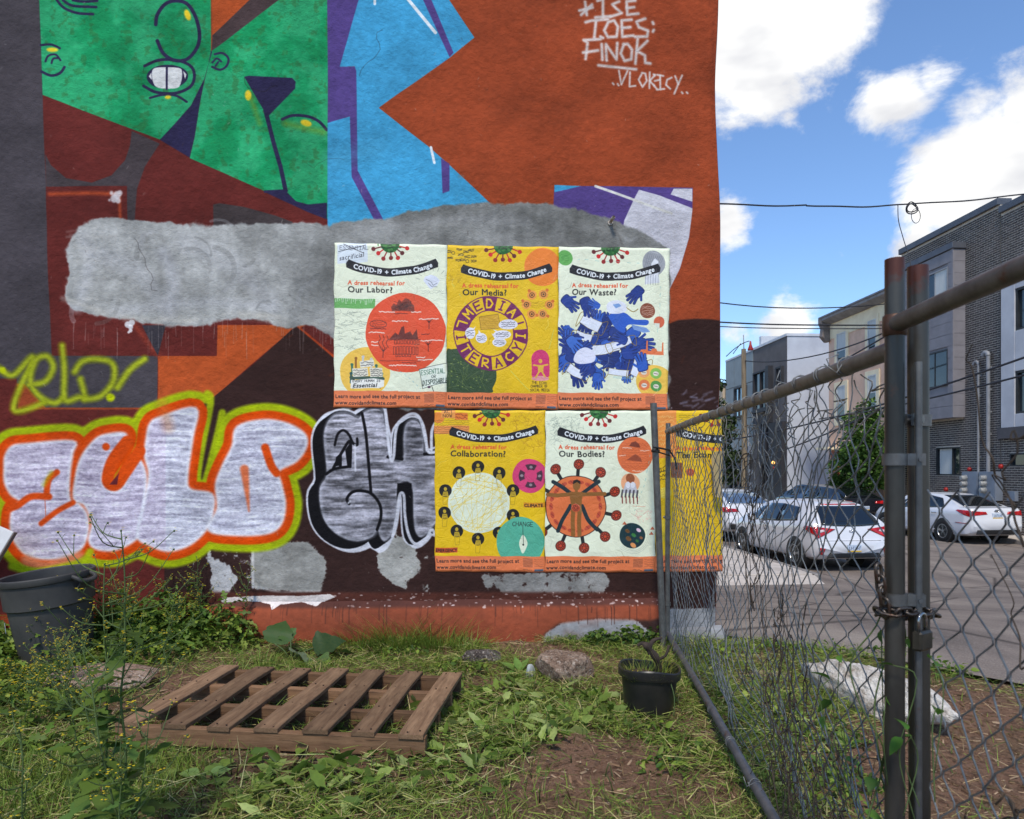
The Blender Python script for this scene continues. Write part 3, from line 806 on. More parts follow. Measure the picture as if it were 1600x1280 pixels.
# --- white writing top right
WR = (206, 196, 190)
def wscr(q): th = .62 if q[0][1] > 280 else 1; W.stroke(A2(q), 5.2 * th, WR, .6, soft=3.5 * th); W.stroke(A2(q), 3.4 * th, WR, .8, soft=1.5)
for q in ([(1068, 10), (1075, 62)], [(1045, 45), (1098, 32)], [(1052, 62), (1096, 20)],
          [(1118, 5), (1140, 0), (1140, 70)], [(1110, 72), (1170, 68)], [(1205, 8), (1178, 20), (1195, 38), (1215, 55), (1170, 70)], [(1270, 5), (1235, 8), (1238, 62), (1282, 58)], [(1236, 35), (1265, 32)],
          [(1070, 92), (1095, 85), (1160, 80)], [(1112, 85), (1105, 155)], [(1160, 95), (1145, 125), (1160, 152), (1195, 150), (1200, 110), (1185, 85), (1160, 92)], [(1255, 82), (1215, 85), (1218, 150), (1262, 145)], [(1217, 115), (1250, 112)],
          [(1310, 78), (1275, 90), (1285, 112), (1322, 125), (1318, 148), (1270, 150)], [(1340, 92), (1343, 98)], [(1345, 122), (1342, 128)],
          [(1130, 160), (1062, 165), (1078, 175), (1070, 240)], [(1060, 215), (1120, 205)], [(1135, 180), (1138, 242)], [(1130, 150), (1140, 155)], [(1155, 245), (1152, 180), (1195, 240), (1198, 175)],
          [(1225, 178), (1212, 215), (1228, 245), (1255, 238), (1258, 200), (1240, 178), (1222, 180)], [(1280, 160), (1272, 255)], [(1320, 165), (1278, 205), (1310, 222), (1312, 252), (1332, 255)],
          [(1122, 265), (1180, 270), (1275, 278)],
          [(1180, 335), (1184, 340)], [(1200, 338), (1204, 344)], [(1205, 285), (1215, 340), (1240, 285)], [(1250, 290), (1248, 348), (1272, 345)], [(1300, 292), (1285, 320), (1300, 350), (1318, 325), (1312, 295), (1298, 292)],
          [(1330, 290), (1328, 355)], [(1352, 300), (1330, 325), (1358, 358)], [(1350, 325), (1370, 320)], [(1345, 298), (1350, 304)], [(1345, 340), (1348, 345)],
          [(1372, 302), (1372, 360)], [(1360, 300), (1385, 305)], [(1358, 362), (1388, 358)], [(1418, 312), (1400, 320), (1395, 342), (1412, 358)], [(1432, 306), (1444, 338)], [(1460, 304), (1444, 340), (1428, 378)], [(1458, 372), (1462, 376)], [(1478, 372), (1482, 376)]):
    wscr(q)
for _ in range(9):         # hairline cracks in the render coat
    x, y = RNG.uniform(-20, 1110), RNG.uniform(0, 930); a = RNG.uniform(0, 6.28); q = [(x, y)]
    for _ in range(RNG.integers(4, 12)): a += RNG.normal(0, .5); x += 9 * math.cos(a); y += 9 * math.sin(a); q.append((x, y))
    W.stroke(q, .8, (40, 32, 30), RNG.uniform(.25, .6))
# soft mottling of the old paint everywhere (pigment, not light)
mot = mnoise(120, 90, 61, 5)[..., None]; mot2 = mnoise(10, 8, 62, 3)[..., None]
W.a *= (1 + .30 * (mot - .5) + .16 * (mot2 - .5))
for _ in range(420):        # chips and scuffs
    x, y = RNG.uniform(-20, 1120), RNG.uniform(-20, 990)
    W.stroke([(x, y), (x + RNG.uniform(-3, 3), y + RNG.uniform(-3, 5))], RNG.uniform(.5, 1.1), (190, 180, 172) if RNG.random() < .5 else (60, 44, 40), RNG.uniform(.1, .5))
mural_img = W.image('mural_print')
SMEAR_IMG = None
del whi, silv, gg, st, stn, s2, s3, s4, n, n2, v1, v2, v3

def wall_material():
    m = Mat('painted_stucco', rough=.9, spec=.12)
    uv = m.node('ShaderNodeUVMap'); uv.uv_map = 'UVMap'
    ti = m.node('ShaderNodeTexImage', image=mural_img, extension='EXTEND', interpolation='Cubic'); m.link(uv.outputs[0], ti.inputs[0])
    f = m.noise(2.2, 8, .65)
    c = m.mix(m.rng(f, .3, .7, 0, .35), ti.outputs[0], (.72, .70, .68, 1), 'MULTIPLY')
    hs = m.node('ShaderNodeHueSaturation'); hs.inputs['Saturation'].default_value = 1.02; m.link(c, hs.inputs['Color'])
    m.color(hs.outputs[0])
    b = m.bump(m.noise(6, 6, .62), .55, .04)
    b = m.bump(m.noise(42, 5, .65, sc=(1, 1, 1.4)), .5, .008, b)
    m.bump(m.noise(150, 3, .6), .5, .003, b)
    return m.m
M_WALL = wall_material()
bld = thing('mural_building', 'tall stucco building with a painted mural and graffiti on its blank side wall', 'building', (0, YW, 0))
# the painted wall: one sheet with gentle lumps, square grid
nx, nz = 210, 220
xs = np.concatenate([np.linspace(-9, MX0, 14)[:-1], np.linspace(MX0, XC, nx)]); zs = np.linspace(-.3, 7.2, nz + 60)
GX, GZ = np.meshgrid(xs, zs, indexing='ij')
lump = (fbm(GX * 1.7 + 20, GZ * 1.7 + 20, 71, 3) - .5) * .034
edge = smoothstep(XC, XC - .06, GX)
GY = -lump * edge + (1 - edge) * .02
GXw = GX + (1 - edge) * (fbm(GZ * 1.1 + 3, GZ * 0 + 2, 72, 2) - .5) * .05
wb = MB(); wb.grid(np.stack([GXw, GY, GZ], -1))
wall = wb.build('wall', M_WALL, bld, smooth=True)
uvl = wall.data.uv_layers.new(name='UVMap')
co = np.zeros(len(wall.data.vertices) * 3); wall.data.vertices.foreach_get('co', co); co = co.reshape(-1, 3)
li = np.zeros(len(wall.data.loops), int); wall.data.loops.foreach_get('vertex_index', li)
uvl.data.foreach_set('uv', np.stack([(co[li, 0] - MX0) / (MX1 - MX0), (co[li, 2] - MZ0) / (MZ1 - MZ0)], 1).ravel())
# face winding towards the viewer
if wall.data.polygons[0].normal.y > 0:
    wall.data.flip_normals()
M_SIDE = noisy('side_stucco', rgb(150, 76, 50), rgb(132, 62, 40), 5, .85, bump=.4)
ex = np.stack([GXw[-1], GY[-1], GZ[-1]], -1); sb = MB(); sb.grid(np.array([ex + (.0, .0, 0), ex + (.012, .025, 0), np.stack([ex[:, 0] * 0 + XC + .02, ex[:, 1] * 0 + 6, ex[:, 2]], -1), np.stack([ex[:, 0] * 0 + XC + .02, ex[:, 1] * 0 + 14, ex[:, 2] - 1.3 * (ex[:, 2] < 0)], -1)])); sb.bx(XC - .1, XC + .02, .1, 14, -1.6, -.28); sb.build('side_wall', M_SIDE, bld)
sb = MB(); sb.bx(-9, XC + .02, .05, 14, 7.2, 7.32); sb.bx(-9.05, XC + .06, -.03, .16, 7.32, 7.6); sb.build('roof', noisy('roofing', rgb(90, 88, 86), rgb(70, 68, 66), 6), bld)
# the sloped base ledge that stands proud of the wall
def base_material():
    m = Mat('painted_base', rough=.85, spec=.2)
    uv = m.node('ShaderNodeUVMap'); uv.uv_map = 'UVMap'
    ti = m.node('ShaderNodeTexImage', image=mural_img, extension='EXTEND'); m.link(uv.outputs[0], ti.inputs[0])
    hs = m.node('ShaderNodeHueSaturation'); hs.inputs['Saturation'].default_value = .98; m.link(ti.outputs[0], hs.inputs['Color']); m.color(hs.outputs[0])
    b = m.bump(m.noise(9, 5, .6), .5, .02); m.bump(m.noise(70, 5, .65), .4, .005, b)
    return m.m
xs = np.linspace(at_y(285, 950, YW).x, at_y(1031, 950, YW).x, 60)
prof = [(.0, .262), (-.035, .235), (-.062, .205), (-.07, .1), (-.074, -.1)]
G = np.array([[(x, y + .012 * (fbm(x * 4, z * 6 + 3, 75, 3) - .5) - .012, z + .02 * (fbm(x * 3, 1.5, 76, 3) - .5)) for y, z in prof] for x in xs])
lb = MB(); lb.grid(G)
for end, q in ((0, xs[0]), (-1, xs[-1])):
    ring = [tuple(p) for p in G[end]]; lb.add(ring + [(q, .02, -.1), (q, .02, .262)], [tuple(range(7))])
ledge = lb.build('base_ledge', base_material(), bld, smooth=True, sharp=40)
uvl = ledge.data.uv_layers.new(name='UVMap')
co = np.array([v.co for v in ledge.data.vertices]); li = np.array([l.vertex_index for l in ledge.data.loops])
uvl.data.foreach_set('uv', np.stack([(co[li, 0] - MX0) / (MX1 - MX0), (co[li, 2] - .012 - MZ0) / (MZ1 - MZ0)], 1).ravel())
# concrete footing at the corner, right of the fence post
fx0, fx1 = at_y(1040, 980, YW).x, XC + .03
cb = MB(); cb.prism([(-.045, -.35), (-.045, .0), (-.02, .06), (.03, .075), (.03, -.35)], fx0, fx1, 'x')
cb.build('footing', noisy('old_concrete', rgb(150, 150, 150), rgb(122, 120, 118), 9, .85, bump=.4, bd=.006), bld, bevel=.006)
# pipe stub in the smear
p = at_y(953, 348, YW)
pb = MB(); pb.tube([(p.x, .02, p.z - .004), (p.x + .004, -.05, p.z + .004), (p.x + .012, -.07, p.z + .012)], .011, 10, cap=False)
pb.tube([(p.x, .0, p.z - .004), (p.x + .001, -.012, p.z - .003)], .017, 10)
pb.build('pipe_stub', noisy('pipe_white', rgb(200, 196, 190), rgb(150, 130, 110), 30, .5, bump=.1), bld, smooth=True, sharp=40)
# ================================================================== POSTERS
MINT, YEL, FOOT, BLK, RED = (227, 231, 203), (226, 184, 14), (226, 122, 74), (26, 24, 28), (222, 84, 44)
PK = 2.6        # sheet pixels per photo pixel
PWu, PHu = 175.0, 255.0
def new_poster(bg): return Print(int(PWu * PK), int(PHu * PK), lambda P: np.asarray(P, float) * PK, PK, bg)
# each poster is drawn in photo pixels from its own top left corner
def virus(p, cx, rot=0.0):
    cols = [(196, 40, 34), (104, 30, 30), (206, 34, 34), (150, 36, 34), (120, 34, 32), (188, 40, 34), (96, 30, 30)]
    for i, a in enumerate(np.radians([200, 165, 140, 112, 86, 62, 38, 10])):
        a = a + rot; L = 24 + (i % 2) * 3
        x, y = cx + L * math.cos(a), 2 + (L - 5) * math.sin(a) * .95 + 1
        p.stroke([(cx, 0), (x, y)], 1.9, cols[i % 7]); p.ell((x, y), 3.3, 3.3, cols[i % 7])
    p.ell((cx, -1), 15, 14, (34, 96, 38))
    for _ in range(26): p.ell((cx + RNG.normal(0, 6), abs(RNG.normal(0, 5))), RNG.uniform(.8, 3), RNG.uniform(.8, 2.2), (20, 58, 26) if RNG.random() < .6 else (70, 128, 60), .8)
def ribbon(p, x0, x1, ytop=30):
    def arc(P):
        t = (P[:, 0] - (x0 + x1) / 2) / ((x1 - x0) / 2)
        return np.stack([P[:, 0] + (P[:, 1] - 0) * t * .30, ytop + 13.5 * (1 - t ** 2) + P[:, 1] - t * 1.5], 1)
    xs = np.linspace(x0, x1, 24)
    top = arc(np.stack([xs, xs * 0 - 1.5], 1)); bot = arc(np.stack([xs, xs * 0 + 11.5], 1))[::-1]
    p.poly(np.concatenate([top, bot]), BLK)
    for e, k in ((x0, -1), (x1, 1)):
        q = arc(np.array([(e, -1.5), (e, 11.5)])); m = q.mean(0) + (k * 2.2, 0)
        p.poly([q[0], m, q[1]], BLK)
    p.text('COVID-19', x0 + 9, 8.2, 10.0, (232, 236, 236), fit=43, bend=arc, bold=.04)
    p.text('+', x0 + 56, 8.2, 10.0, (232, 236, 236), bend=arc, bold=.04)
    p.text('Climate', x0 + 66, 8.2, 10.0, (232, 236, 236), fit=31, bend=arc, bold=.04)
    p.text('Change', x0 + 100, 8.2, 10.0, (232, 236, 236), fit=29, bend=arc, bold=.04)
def heading(p, x, y, title, fit):
    y = y - .6; p.text('A dress rehearsal for', x, y, 9.6, RED, fit=89, bold=.03)
    p.text(title, x, y + 11.9, 13.2, (36, 36, 32), fit=fit, bold=.022)
def footer(p):
    p.rect(-2, 230, 180, 260, FOOT)
    p.text('Learn more and see the full project at', 2, 240.5, 8.2, (44, 34, 34), fit=132, bold=.022)
    p.text('www.covidandclimate.com', 2, 250.5, 8.2, (44, 34, 34), fit=95, bold=.022)
    p.rect(140, 233, 155, 247, (196, 110, 72)); p.scrawl(140, 233, 155, 247, 6, .5, (110, 60, 44), .6, .15); p.scrawl(158, 233, 172, 247, 5, .6, (120, 66, 48), .6, .2)
    p.rect(158, 250, 172, 253.5, (90, 104, 120)); p.scrawl(140, 249, 154, 253, 1, .8, (60, 44, 40), .6, .2)
def curve_dash(p, pts, col, w=.8):
    q = catmull(pts, 10)
    for i in range(0, len(q) - 1, 3): p.stroke(q[i:i + 2], w, col, .8)
POST = []
# 1 ---- Labor
p = new_poster(MINT)
p.poly([(4, 2), (50, -2), (52, 28), (5, 33)], (214, 222, 226)); p.hand('ESSENTIAL', 8, 4.5, 6, 3.7, .8, (84, 84, 90), .8, slope=-.03, jit=.12)
p.stroke([(6, 14), (48, 2)], .9, (50, 50, 54)); p.stroke([(14, 2), (44, 14)], .9, (50, 50, 54))
p.text('sacrificial', 8, 28, 10.5, (40, 40, 46), fit=38, bend=lambda P: np.stack([P[:, 0], P[:, 1] - .22 * (P[:, 0] - 8)], 1))
virus(p, 86); ribbon(p, 22, 158, 25)
heading(p, 21, 64.5, 'Our Labor?', 70)
for i in range(9):
    a = math.radians(195 + i * 19); p.stroke([(153 + 21 * math.cos(a), 58 + 17 * math.sin(a)), (153 + 28 * math.cos(a), 58 + 23 * math.sin(a))], .5, (90, 96, 90), .8)
p.poly([(140, 50), (150, 47), (158, 50), (164, 56), (160, 64), (150, 70), (143, 62), (138, 56)], (214, 218, 228)); p.stroke([(142, 54), (150, 58), (154, 64), (160, 60)], .6, (84, 88, 96)); p.stroke([(146, 60), (152, 66), (160, 66)], .6, (84, 88, 96))
p.scrawl(136, 71, 170, 77, 2, .5, (120, 126, 120), .6)
p.rect(0, 86, 63, 101, (108, 172, 92))
for x in range(2, 62, 3): p.stroke([(x, 84 + RNG.uniform(0, 4)), (x + RNG.uniform(-1, 1), 90 + RNG.uniform(-2, 5))], .9, (220, 228, 210), .8)
for _ in range(44):
    x, y = RNG.uniform(2, 46), RNG.uniform(106, 165); p.stroke(catmull([(x + RNG.normal(0, 5), y + RNG.normal(0, 2)) for _ in range(4)], 4), .45, (130, 138, 124), .7)
p.ell((48, 200), 39, 39, (236, 190, 76)); p.rect(-2, 229, 100, 260, FOOT)
p.ell((111, 138), 62.5, 62.5, (222, 78, 40))
p.poly([(88, 98), (92, 92), (96, 95), (100, 86), (104, 90), (110, 84), (116, 86), (120, 92), (124, 96), (125, 105), (90, 104)], (96, 44, 34), .75)
for _ in range(30): p.stroke([(RNG.uniform(90, 124), RNG.uniform(88, 104)) for _ in range(2)], .6, (50, 30, 28), .6)
for x0, x1, y0, y1 in ((94, 134, 150, 156), (92, 132, 160, 172), (96, 118, 172, 176)):
    for x in np.arange(x0, x1, 5): p.stroke([(x, y0), (x + 3, y0), (x + 3, y1), (x, y1), (x, y0)], .8, (70, 34, 30), .85)
p.poly([(86, 148), (95, 138), (100, 142), (104, 130), (108, 128), (110, 140), (118, 136), (122, 142), (128, 132), (131, 148)], (84, 38, 32), .85)
p.stroke([(84, 149), (134, 148)], 1, (60, 30, 28)); p.stroke([(72, 182), (134, 182)], .7, (80, 36, 30))
for x in (70, 76, 82): p.stroke(catmull([(x, 142), (x + 2, 148), (x - 1, 154), (x + 2, 161)], 5), .8, (70, 34, 30))
for bx_, by_ in ((76, 165), (146, 155), (147, 120)):
    p.stroke([(bx_, by_ + 12), (bx_, by_)], 1, (80, 38, 32)); [p.stroke([(bx_, by_ + 3), (bx_ + d, by_ - 4)], .7, (80, 38, 32)) for d in (-5, -2, 3, 6)]
p.ring((68, 125), 13, .8, (80, 40, 34), ry=6); p.scrawl(58, 120, 80, 130, 3, .7, (80, 40, 34), .7)
for x, y, w_ in ((70, 104, 24), (120, 104, 15), (132, 115, 30), (90, 119, 24), (54, 137, 24), (135, 149, 34), (58, 152, 10), (58, 157, 10), (128, 175, 13), (131, 179, 22), (86, 188, 42)):
    p.scrawl(x, y, x + w_, y + 2.6, 1, 1.5, (236, 214, 200), .95, .28)
for x, y, w_ in ((94, 107, 20), (56, 131, 24), (136, 139, 12), (106, 184, 22)): p.scrawl(x, y, x + w_, y + 2.6, 1, 1.3, (110, 40, 30), .9, .25)
for x, y, c in ((28, 188, (50, 110, 90)), (66, 190, (50, 110, 90)), (34, 178, (150, 100, 40)), (26, 202, (30, 80, 80)), (74, 202, (50, 110, 90)), (45, 176, (190, 190, 190)), (58, 180, (200, 200, 190)), (30, 210, (40, 60, 60)), (72, 210, (150, 100, 40))):
    p.stroke([(x, y + 14), (x, y)], 3.2, c); p.ell((x, y), 2.3, 2.3, c)
p.stroke([(26, 208), (76, 210)], 5, (60, 84, 70)); p.poly([(40, 183), (62, 181), (63, 191), (41, 193)], (226, 222, 206)); p.scrawl(42, 183, 61, 191, 2, .9, (50, 50, 48), .9)
p.poly([(28, 194), (52, 193), (53, 206), (29, 207)], (226, 220, 200)); p.scrawl(30, 195, 51, 206, 3, .8, (60, 58, 54), .9); p.poly([(55, 194), (75, 193), (75, 207), (56, 208)], (226, 220, 200)); p.scrawl(57, 195, 74, 207, 4, .8, (30, 30, 30), .95)
p.poly([(26, 212), (62, 210), (78, 212), (78, 222), (70, 225), (26, 225)], (228, 226, 216)); p.hand('EVERY HUMAN IS', 29, 212, 3.2, 2.3, .6, (44, 44, 44), .9)
p.text('Essential', 29, 223.5, 9, (26, 26, 26), fit=38, bold=.02, shear=.2)
p.poly([(132, 195), (170, 186), (175, 216), (138, 225)], (224, 230, 214)); p.stroke([(132, 195), (175, 185)], .7, (50, 54, 50)); p.stroke([(132, 195), (138, 225), (176, 214)], .7, (50, 54, 50))
p.hand('ESSENTIAL', 135, 197, 7, 3.1, .9, (70, 110, 84), .95, slope=-.1, jit=.1); p.hand('OR', 151, 204, 5, 3, .7, (60, 70, 62), .9); p.hand('DISPOSABLE', 138, 213, 7.5, 2.9, 1, (44, 60, 50), .95, slope=-.14, jit=.1)
p.stroke([(152, 221), (155, 230)], 1, (50, 50, 50)); p.ell((148, 223), 2.5, 2, (90, 60, 80)); curve_dash(p, [(98, 196), (118, 210), (136, 226)], (130, 180, 190))
footer(p); POST.append(p)
# 2 ---- Media
p = new_poster(YEL)
p.ell((150, 32), 29, 30, (232, 126, 40))
for x, y in ((3, 10), (10, 12), (19, 6), (30, 9), (38, 7), (22, 14), (32, 17), (42, 17), (5, 20), (18, 23), (25, 22), (32, 24), (42, 24)):
    p.ring((x, y), 2.4, .9, (70, 60, 40), .8) if RNG.random() < .4 else p.scrawl(x - 4, y - 2, x + 4, y + 2, 2, 1.1, (54, 46, 34), .9)
for _ in range(20):
    x, y = RNG.uniform(4, 24), RNG.uniform(28, 70); p.stroke(catmull([(x + RNG.normal(0, 3), y + RNG.normal(0, 3)) for _ in range(4)], 4), .4, (176, 140, 30), .8)
virus(p, 88, .08); ribbon(p, 25, 161, 29)
heading(p, 24, 66, 'Our Media?', 70)
p.poly([(0, 168), (8, 163), (30, 162), (60, 172), (75, 190), (78, 208), (72, 222), (66, 230), (0, 230)], (52, 74, 44), smooth=6)
for _ in range(60):
    a, b = RNG.uniform((2, 168), (70, 226)), RNG.uniform((2, 168), (70, 226))
    if np.hypot(*(a - b)) < 26: p.stroke([a, b], .45, (120, 136, 66), .8)
for _ in range(22): x, y = RNG.uniform(4, 66), RNG.uniform(172, 224); p.ell((x, y), 1.2, .9, (130, 146, 70), .9)
MAG = (112, 30, 84)
cx, cy, Ro, Ri = 69, 137, 58.5, 36
p.ell((cx, cy), Ro, Ro, (226, 184, 14)); RINGS = 'MEDIA!IYCARETIL'
for i in range(0, 15, 2):
    a0, a1 = math.radians(-104 + (i - 2) * 24), math.radians(-80 + (i - 2) * 24); aa = np.linspace(a0, a1, 6)
    p.poly(np.concatenate([np.stack([cx + Ro * np.cos(aa), cy + Ro * np.sin(aa)], 1), np.stack([cx + Ri * np.cos(aa[::-1]), cy + Ri * np.sin(aa[::-1])], 1)]), MAG)
p.ring((cx, cy), Ro - .6, 1.6, MAG); p.ring((cx, cy), Ri, 1.6, MAG)
for i, ch in enumerate(RINGS):
    a = math.radians(-92 + (i - 2) * 24); colr = (230, 188, 20) if i % 2 == 0 else MAG
    bx_, by_ = cx + 47 * math.cos(a), cy + 47 * math.sin(a); rot = a + math.pi / 2
    for stq in HAND[ch]:
        P = (np.array(stq) - .5) * (9.5 if ch not in 'I!' else 6, 13.5)
        if i > 6: P = -P
        p.stroke(np.stack([bx_ + P[:, 0] * math.cos(rot) - P[:, 1] * math.sin(rot), by_ + P[:, 0] * math.sin(rot) + P[:, 1] * math.cos(rot)], 1), 2.6, colr)
p.poly([(50, 112), (80, 106), (84, 128), (54, 132)], (206, 160, 40)); p.stroke([(50, 112), (80, 106), (84, 128), (54, 132), (50, 112)], .7, (130, 90, 30)); p.scrawl(52, 112, 80, 130, 5, .5, (150, 104, 30), .7)
for c_, rx, ry, tail in (((96, 123), 15, 8, (80, 126)), ((37, 137), 8, 9, (46, 126)), ((54, 145), 9, 8, (50, 132)), ((87, 139), 14, 7, (72, 130)), ((82, 151), 11, 7, (70, 136))):
    p.poly([tail, (c_[0] - 4, c_[1]), (c_[0] + 4, c_[1] - 2)], (220, 218, 226)); p.ell(c_, rx, ry, (220, 218, 226)); p.scrawl(c_[0] - rx * .7, c_[1] - ry * .6, c_[0] + rx * .7, c_[1] + ry * .6, 3, .7, (50, 48, 54), .85)
for i, (x, y) in enumerate(((133, 76), (151, 75), (125, 91), (161, 91), (133, 106), (150, 106))):
    p.ell((x, y), 7.5, 7.5, (226, 148, 62)); p.ring((x, y), 3.6, 1.3, (90, 56, 30)); p.ell((x + (-4, 6, -6, 5, 8, 8)[i], y + (-7, -7, -6, -6, 2, 3)[i]), 2.6, 2.6, (206, 110, 40))
    p.ell((x, y), 1.6, 1.6, (60, 40, 26))
p.scrawl(132, 86, 155, 96, 4, .5, (150, 110, 30), .8)
p.poly(np.concatenate([np.stack([147 + 14 * np.cos(np.linspace(math.pi, 2 * math.pi, 14)), 176 + 14 * np.sin(np.linspace(math.pi, 2 * math.pi, 14))], 1), [(161, 202), (157, 208), (137, 208), (133, 202)]]), (206, 54, 106))
p.ell((147, 207), 14, 4, (226, 150, 150)); p.ell((147, 180), 3, 3.4, (222, 176, 60)); p.stroke([(136, 186), (147, 188), (158, 185)], 2.6, (222, 176, 60)); p.poly([(142, 186), (152, 186), (151, 197), (143, 197)], (222, 176, 60)); p.stroke([(145, 196), (140, 205)], 2.6, (222, 176, 60)); p.stroke([(149, 196), (154, 204)], 2.6, (222, 176, 60))
p.hand('THE ECHO', 134, 211, 4, 2.2, .6, (70, 56, 30), .9, slope=.05); p.hand('CHAMBER OF', 132, 217, 4, 2, .6, (70, 56, 30), .9); p.hand('SOCIAL MEDIA', 131, 223, 4, 1.9, .6, (70, 56, 30), .9)
curve_dash(p, [(2, 50), (30, 92), (40, 100)], (190, 200, 120)); curve_dash(p, [(168, 130), (160, 160)], (190, 200, 120)); curve_dash(p, [(100, 196), (130, 226)], (190, 200, 120))
footer(p); POST.append(p)
# 3 ---- Waste
p = new_poster(MINT)
p.ell((10, 17), 12, 12, (98, 168, 80)); p.scrawl(4, 12, 16, 22, 4, .6, (60, 120, 56), .8)
p.ell((150, 24), 18, 20, (150, 152, 156)); [p.stroke([(134 + i * 3, 36 - i), (142 + i * 3, 8 + i * .6)], .6, (110, 112, 118), .8) for i in range(9)]
virus(p, 82, .05)
p.poly([(146, 24), (152, 16), (157, 20), (158, 40), (160, 54), (136, 58), (137, 46), (146, 38)], (216, 218, 222)); [p.stroke([(138 + i * 4, 42), (137 + i * 4, 58)], .6, (120, 122, 126), .8) for i in range(6)]
ribbon(p, 21, 157, 27)
heading(p, 21, 63.5, 'Our Waste?', 71)
curve_dash(p, [(30, 19), (80, 22), (130, 24)], (150, 200, 190)); curve_dash(p, [(161, 60), (160, 110), (150, 180)], (150, 200, 190))
BLUES = [(34, 62, 140), (26, 48, 116), (44, 88, 176), (30, 54, 128), (58, 104, 190)]
def glove_edge(R, s_):
    E = (20, 32, 84)
    p.poly(R([(-3.3, -2.5), (0, -2.9), (1.9, -2.5), (2.1, 2.5), (0, 2.9), (-3.3, 2.1)]), E, smooth=4)
    for fx, fy, L in ((1.4, -1.9, 3.7), (1.7, -.7, 4.5), (1.7, .6, 4.4), (1.4, 1.7, 3.5)): p.stroke(R([(fx, fy), (fx + L, fy * 1.5)]), 1.15 * s_ + 1.1, E)
def glove(x, y, s_, a, col):
    c_, sn = math.cos(a), math.sin(a)
    def R(q): q = np.array(q, float) * s_; return np.stack([x + q[:, 0] * c_ - q[:, 1] * sn, y + q[:, 0] * sn + q[:, 1] * c_], 1)
    if s_ > 2.2: glove_edge(R, s_)
    pal = R([(-3, -2.2), (0, -2.6), (1.6, -2.2), (1.8, 2.2), (0, 2.6), (-3, 1.8)])
    p.poly(pal, col, smooth=4)
    for fx, fy, L in ((1.4, -1.9, 3.6), (1.7, -.7, 4.4), (1.7, .6, 4.3), (1.4, 1.7, 3.4)): p.stroke(R([(fx, fy), (fx + L, fy * 1.5)]), 1.15 * s_, col)
    p.stroke(R([(-1, -2.2), (1.4, -4.6)]), 1.2 * s_, col)
    p.stroke(R([(1.6, .2), (4, .5)]), .5, (18, 28, 74), .8); p.stroke(R([(1.6, -1.2), (4, -1.5)]), .5, (18, 28, 74), .8)
def mask_(x, y, w_, h_, a):
    c_, sn = math.cos(a), math.sin(a)
    q = np.array([(-w_, -h_), (0, -h_ * .7), (w_, -h_), (w_, h_), (0, h_ * 1.2), (-w_, h_)]); q = np.stack([x + q[:, 0] * c_ - q[:, 1] * sn, y + q[:, 0] * sn + q[:, 1] * c_], 1)
    p.poly(q, (218, 222, 232)); p.stroke(q, .6, (120, 96, 40), closed=True)
    p.stroke(catmull([q[0], q[0] + (-8, 2), q[5] + (-6, 6), q[5]], 6), .9, (140, 108, 40)); p.stroke(catmull([q[2], q[2] + (9, 0), q[3] + (7, 4), q[3]], 6), .9, (140, 108, 40))
for _ in range(46):
    x, y = RNG.uniform(6, 132), RNG.uniform(114, 205)
    if (y < 150 and x > 120): continue
    glove(x, y, RNG.uniform(2.0, 3.6), RNG.uniform(-3.1, 3.1), BLUES[RNG.integers(5)])
mask_(74, 158, 24, 8, -.2); mask_(100, 150, 16, 6, -.4); mask_(40, 140, 13, 6, .3); mask_(96, 196, 16, 5, .1); mask_(52, 118, 16, 9, .5); mask_(28, 195, 14, 7, .5); mask_(128, 188, 10, 13, .25)
for _ in range(9): glove(RNG.uniform(8, 124), RNG.uniform(140, 200), RNG.uniform(2.2, 3.2), RNG.uniform(-3.1, 3.1), BLUES[RNG.integers(5)])
glove(124, 70, 3.0, 2.3, BLUES[3]); glove(15, 86, 3.0, .7, BLUES[0]); glove(44, 90, 3.2, 1.2, BLUES[3]); glove(60, 90, 2.0, -2.6, BLUES[2])
p.poly([(80, 106), (104, 102), (120, 112), (142, 114), (140, 122), (116, 120), (108, 124), (104, 134), (92, 128), (84, 116)], (44, 90, 186), smooth=4); p.poly([(116, 120), (140, 126), (146, 132), (136, 134), (120, 128)], (120, 150, 200))
p.poly([(76, 94), (80, 86), (94, 83), (106, 88), (108, 98), (96, 104), (80, 103)], (222, 224, 232), smooth=4); p.stroke(catmull([(108, 94), (118, 100), (126, 96)], 6), 1.2, (140, 108, 40)); p.poly([(86, 90), (96, 88), (100, 92), (91, 96)], (120, 156, 206))
p.poly([(30, 164), (44, 158), (58, 166), (56, 180), (36, 184), (24, 178)], (216, 216, 230), smooth=5)
p.ell((141, 99), 12, 12, (134, 72, 46)); p.scrawl(132, 91, 150, 107, 5, .8, (206, 170, 150), .9); p.ell((160, 116), 8.5, 9, (206, 96, 60)); p.poly([(152, 118), (161, 118), (161, 126), (154, 123)], (220, 226, 208))
p.poly([(128, 168), (132, 160), (140, 160), (140, 146), (142, 146), (143, 162), (148, 162), (150, 158), (156, 158), (158, 162), (165, 162), (165, 148), (167, 148), (168, 168)], (224, 116, 66))
p.ell((153, 210), 29, 26, (236, 190, 76))
for x, y, c in ((137, 196, (232, 160, 96)), (156, 197, (132, 186, 80)), (137, 216, (222, 120, 66)), (156, 217, (84, 150, 66))):
    p.ell((x, y), 9, 8.5, c); p.ell((x, y + .5), 4.6, 3.6, (224, 214, 196)); p.stroke([(x - 3, y), (x + 3, y + 1)], .8, (70, 60, 50))
glove(134, 184, 3.0, -1.8, BLUES[2]); glove(62, 206, 2.6, 1.6, BLUES[2]); p.scrawl(88, 202, 118, 207, 2, .6, (150, 196, 196), .9)
p.rect(-2, 229, 180, 260, FOOT); footer(p); POST.append(p)
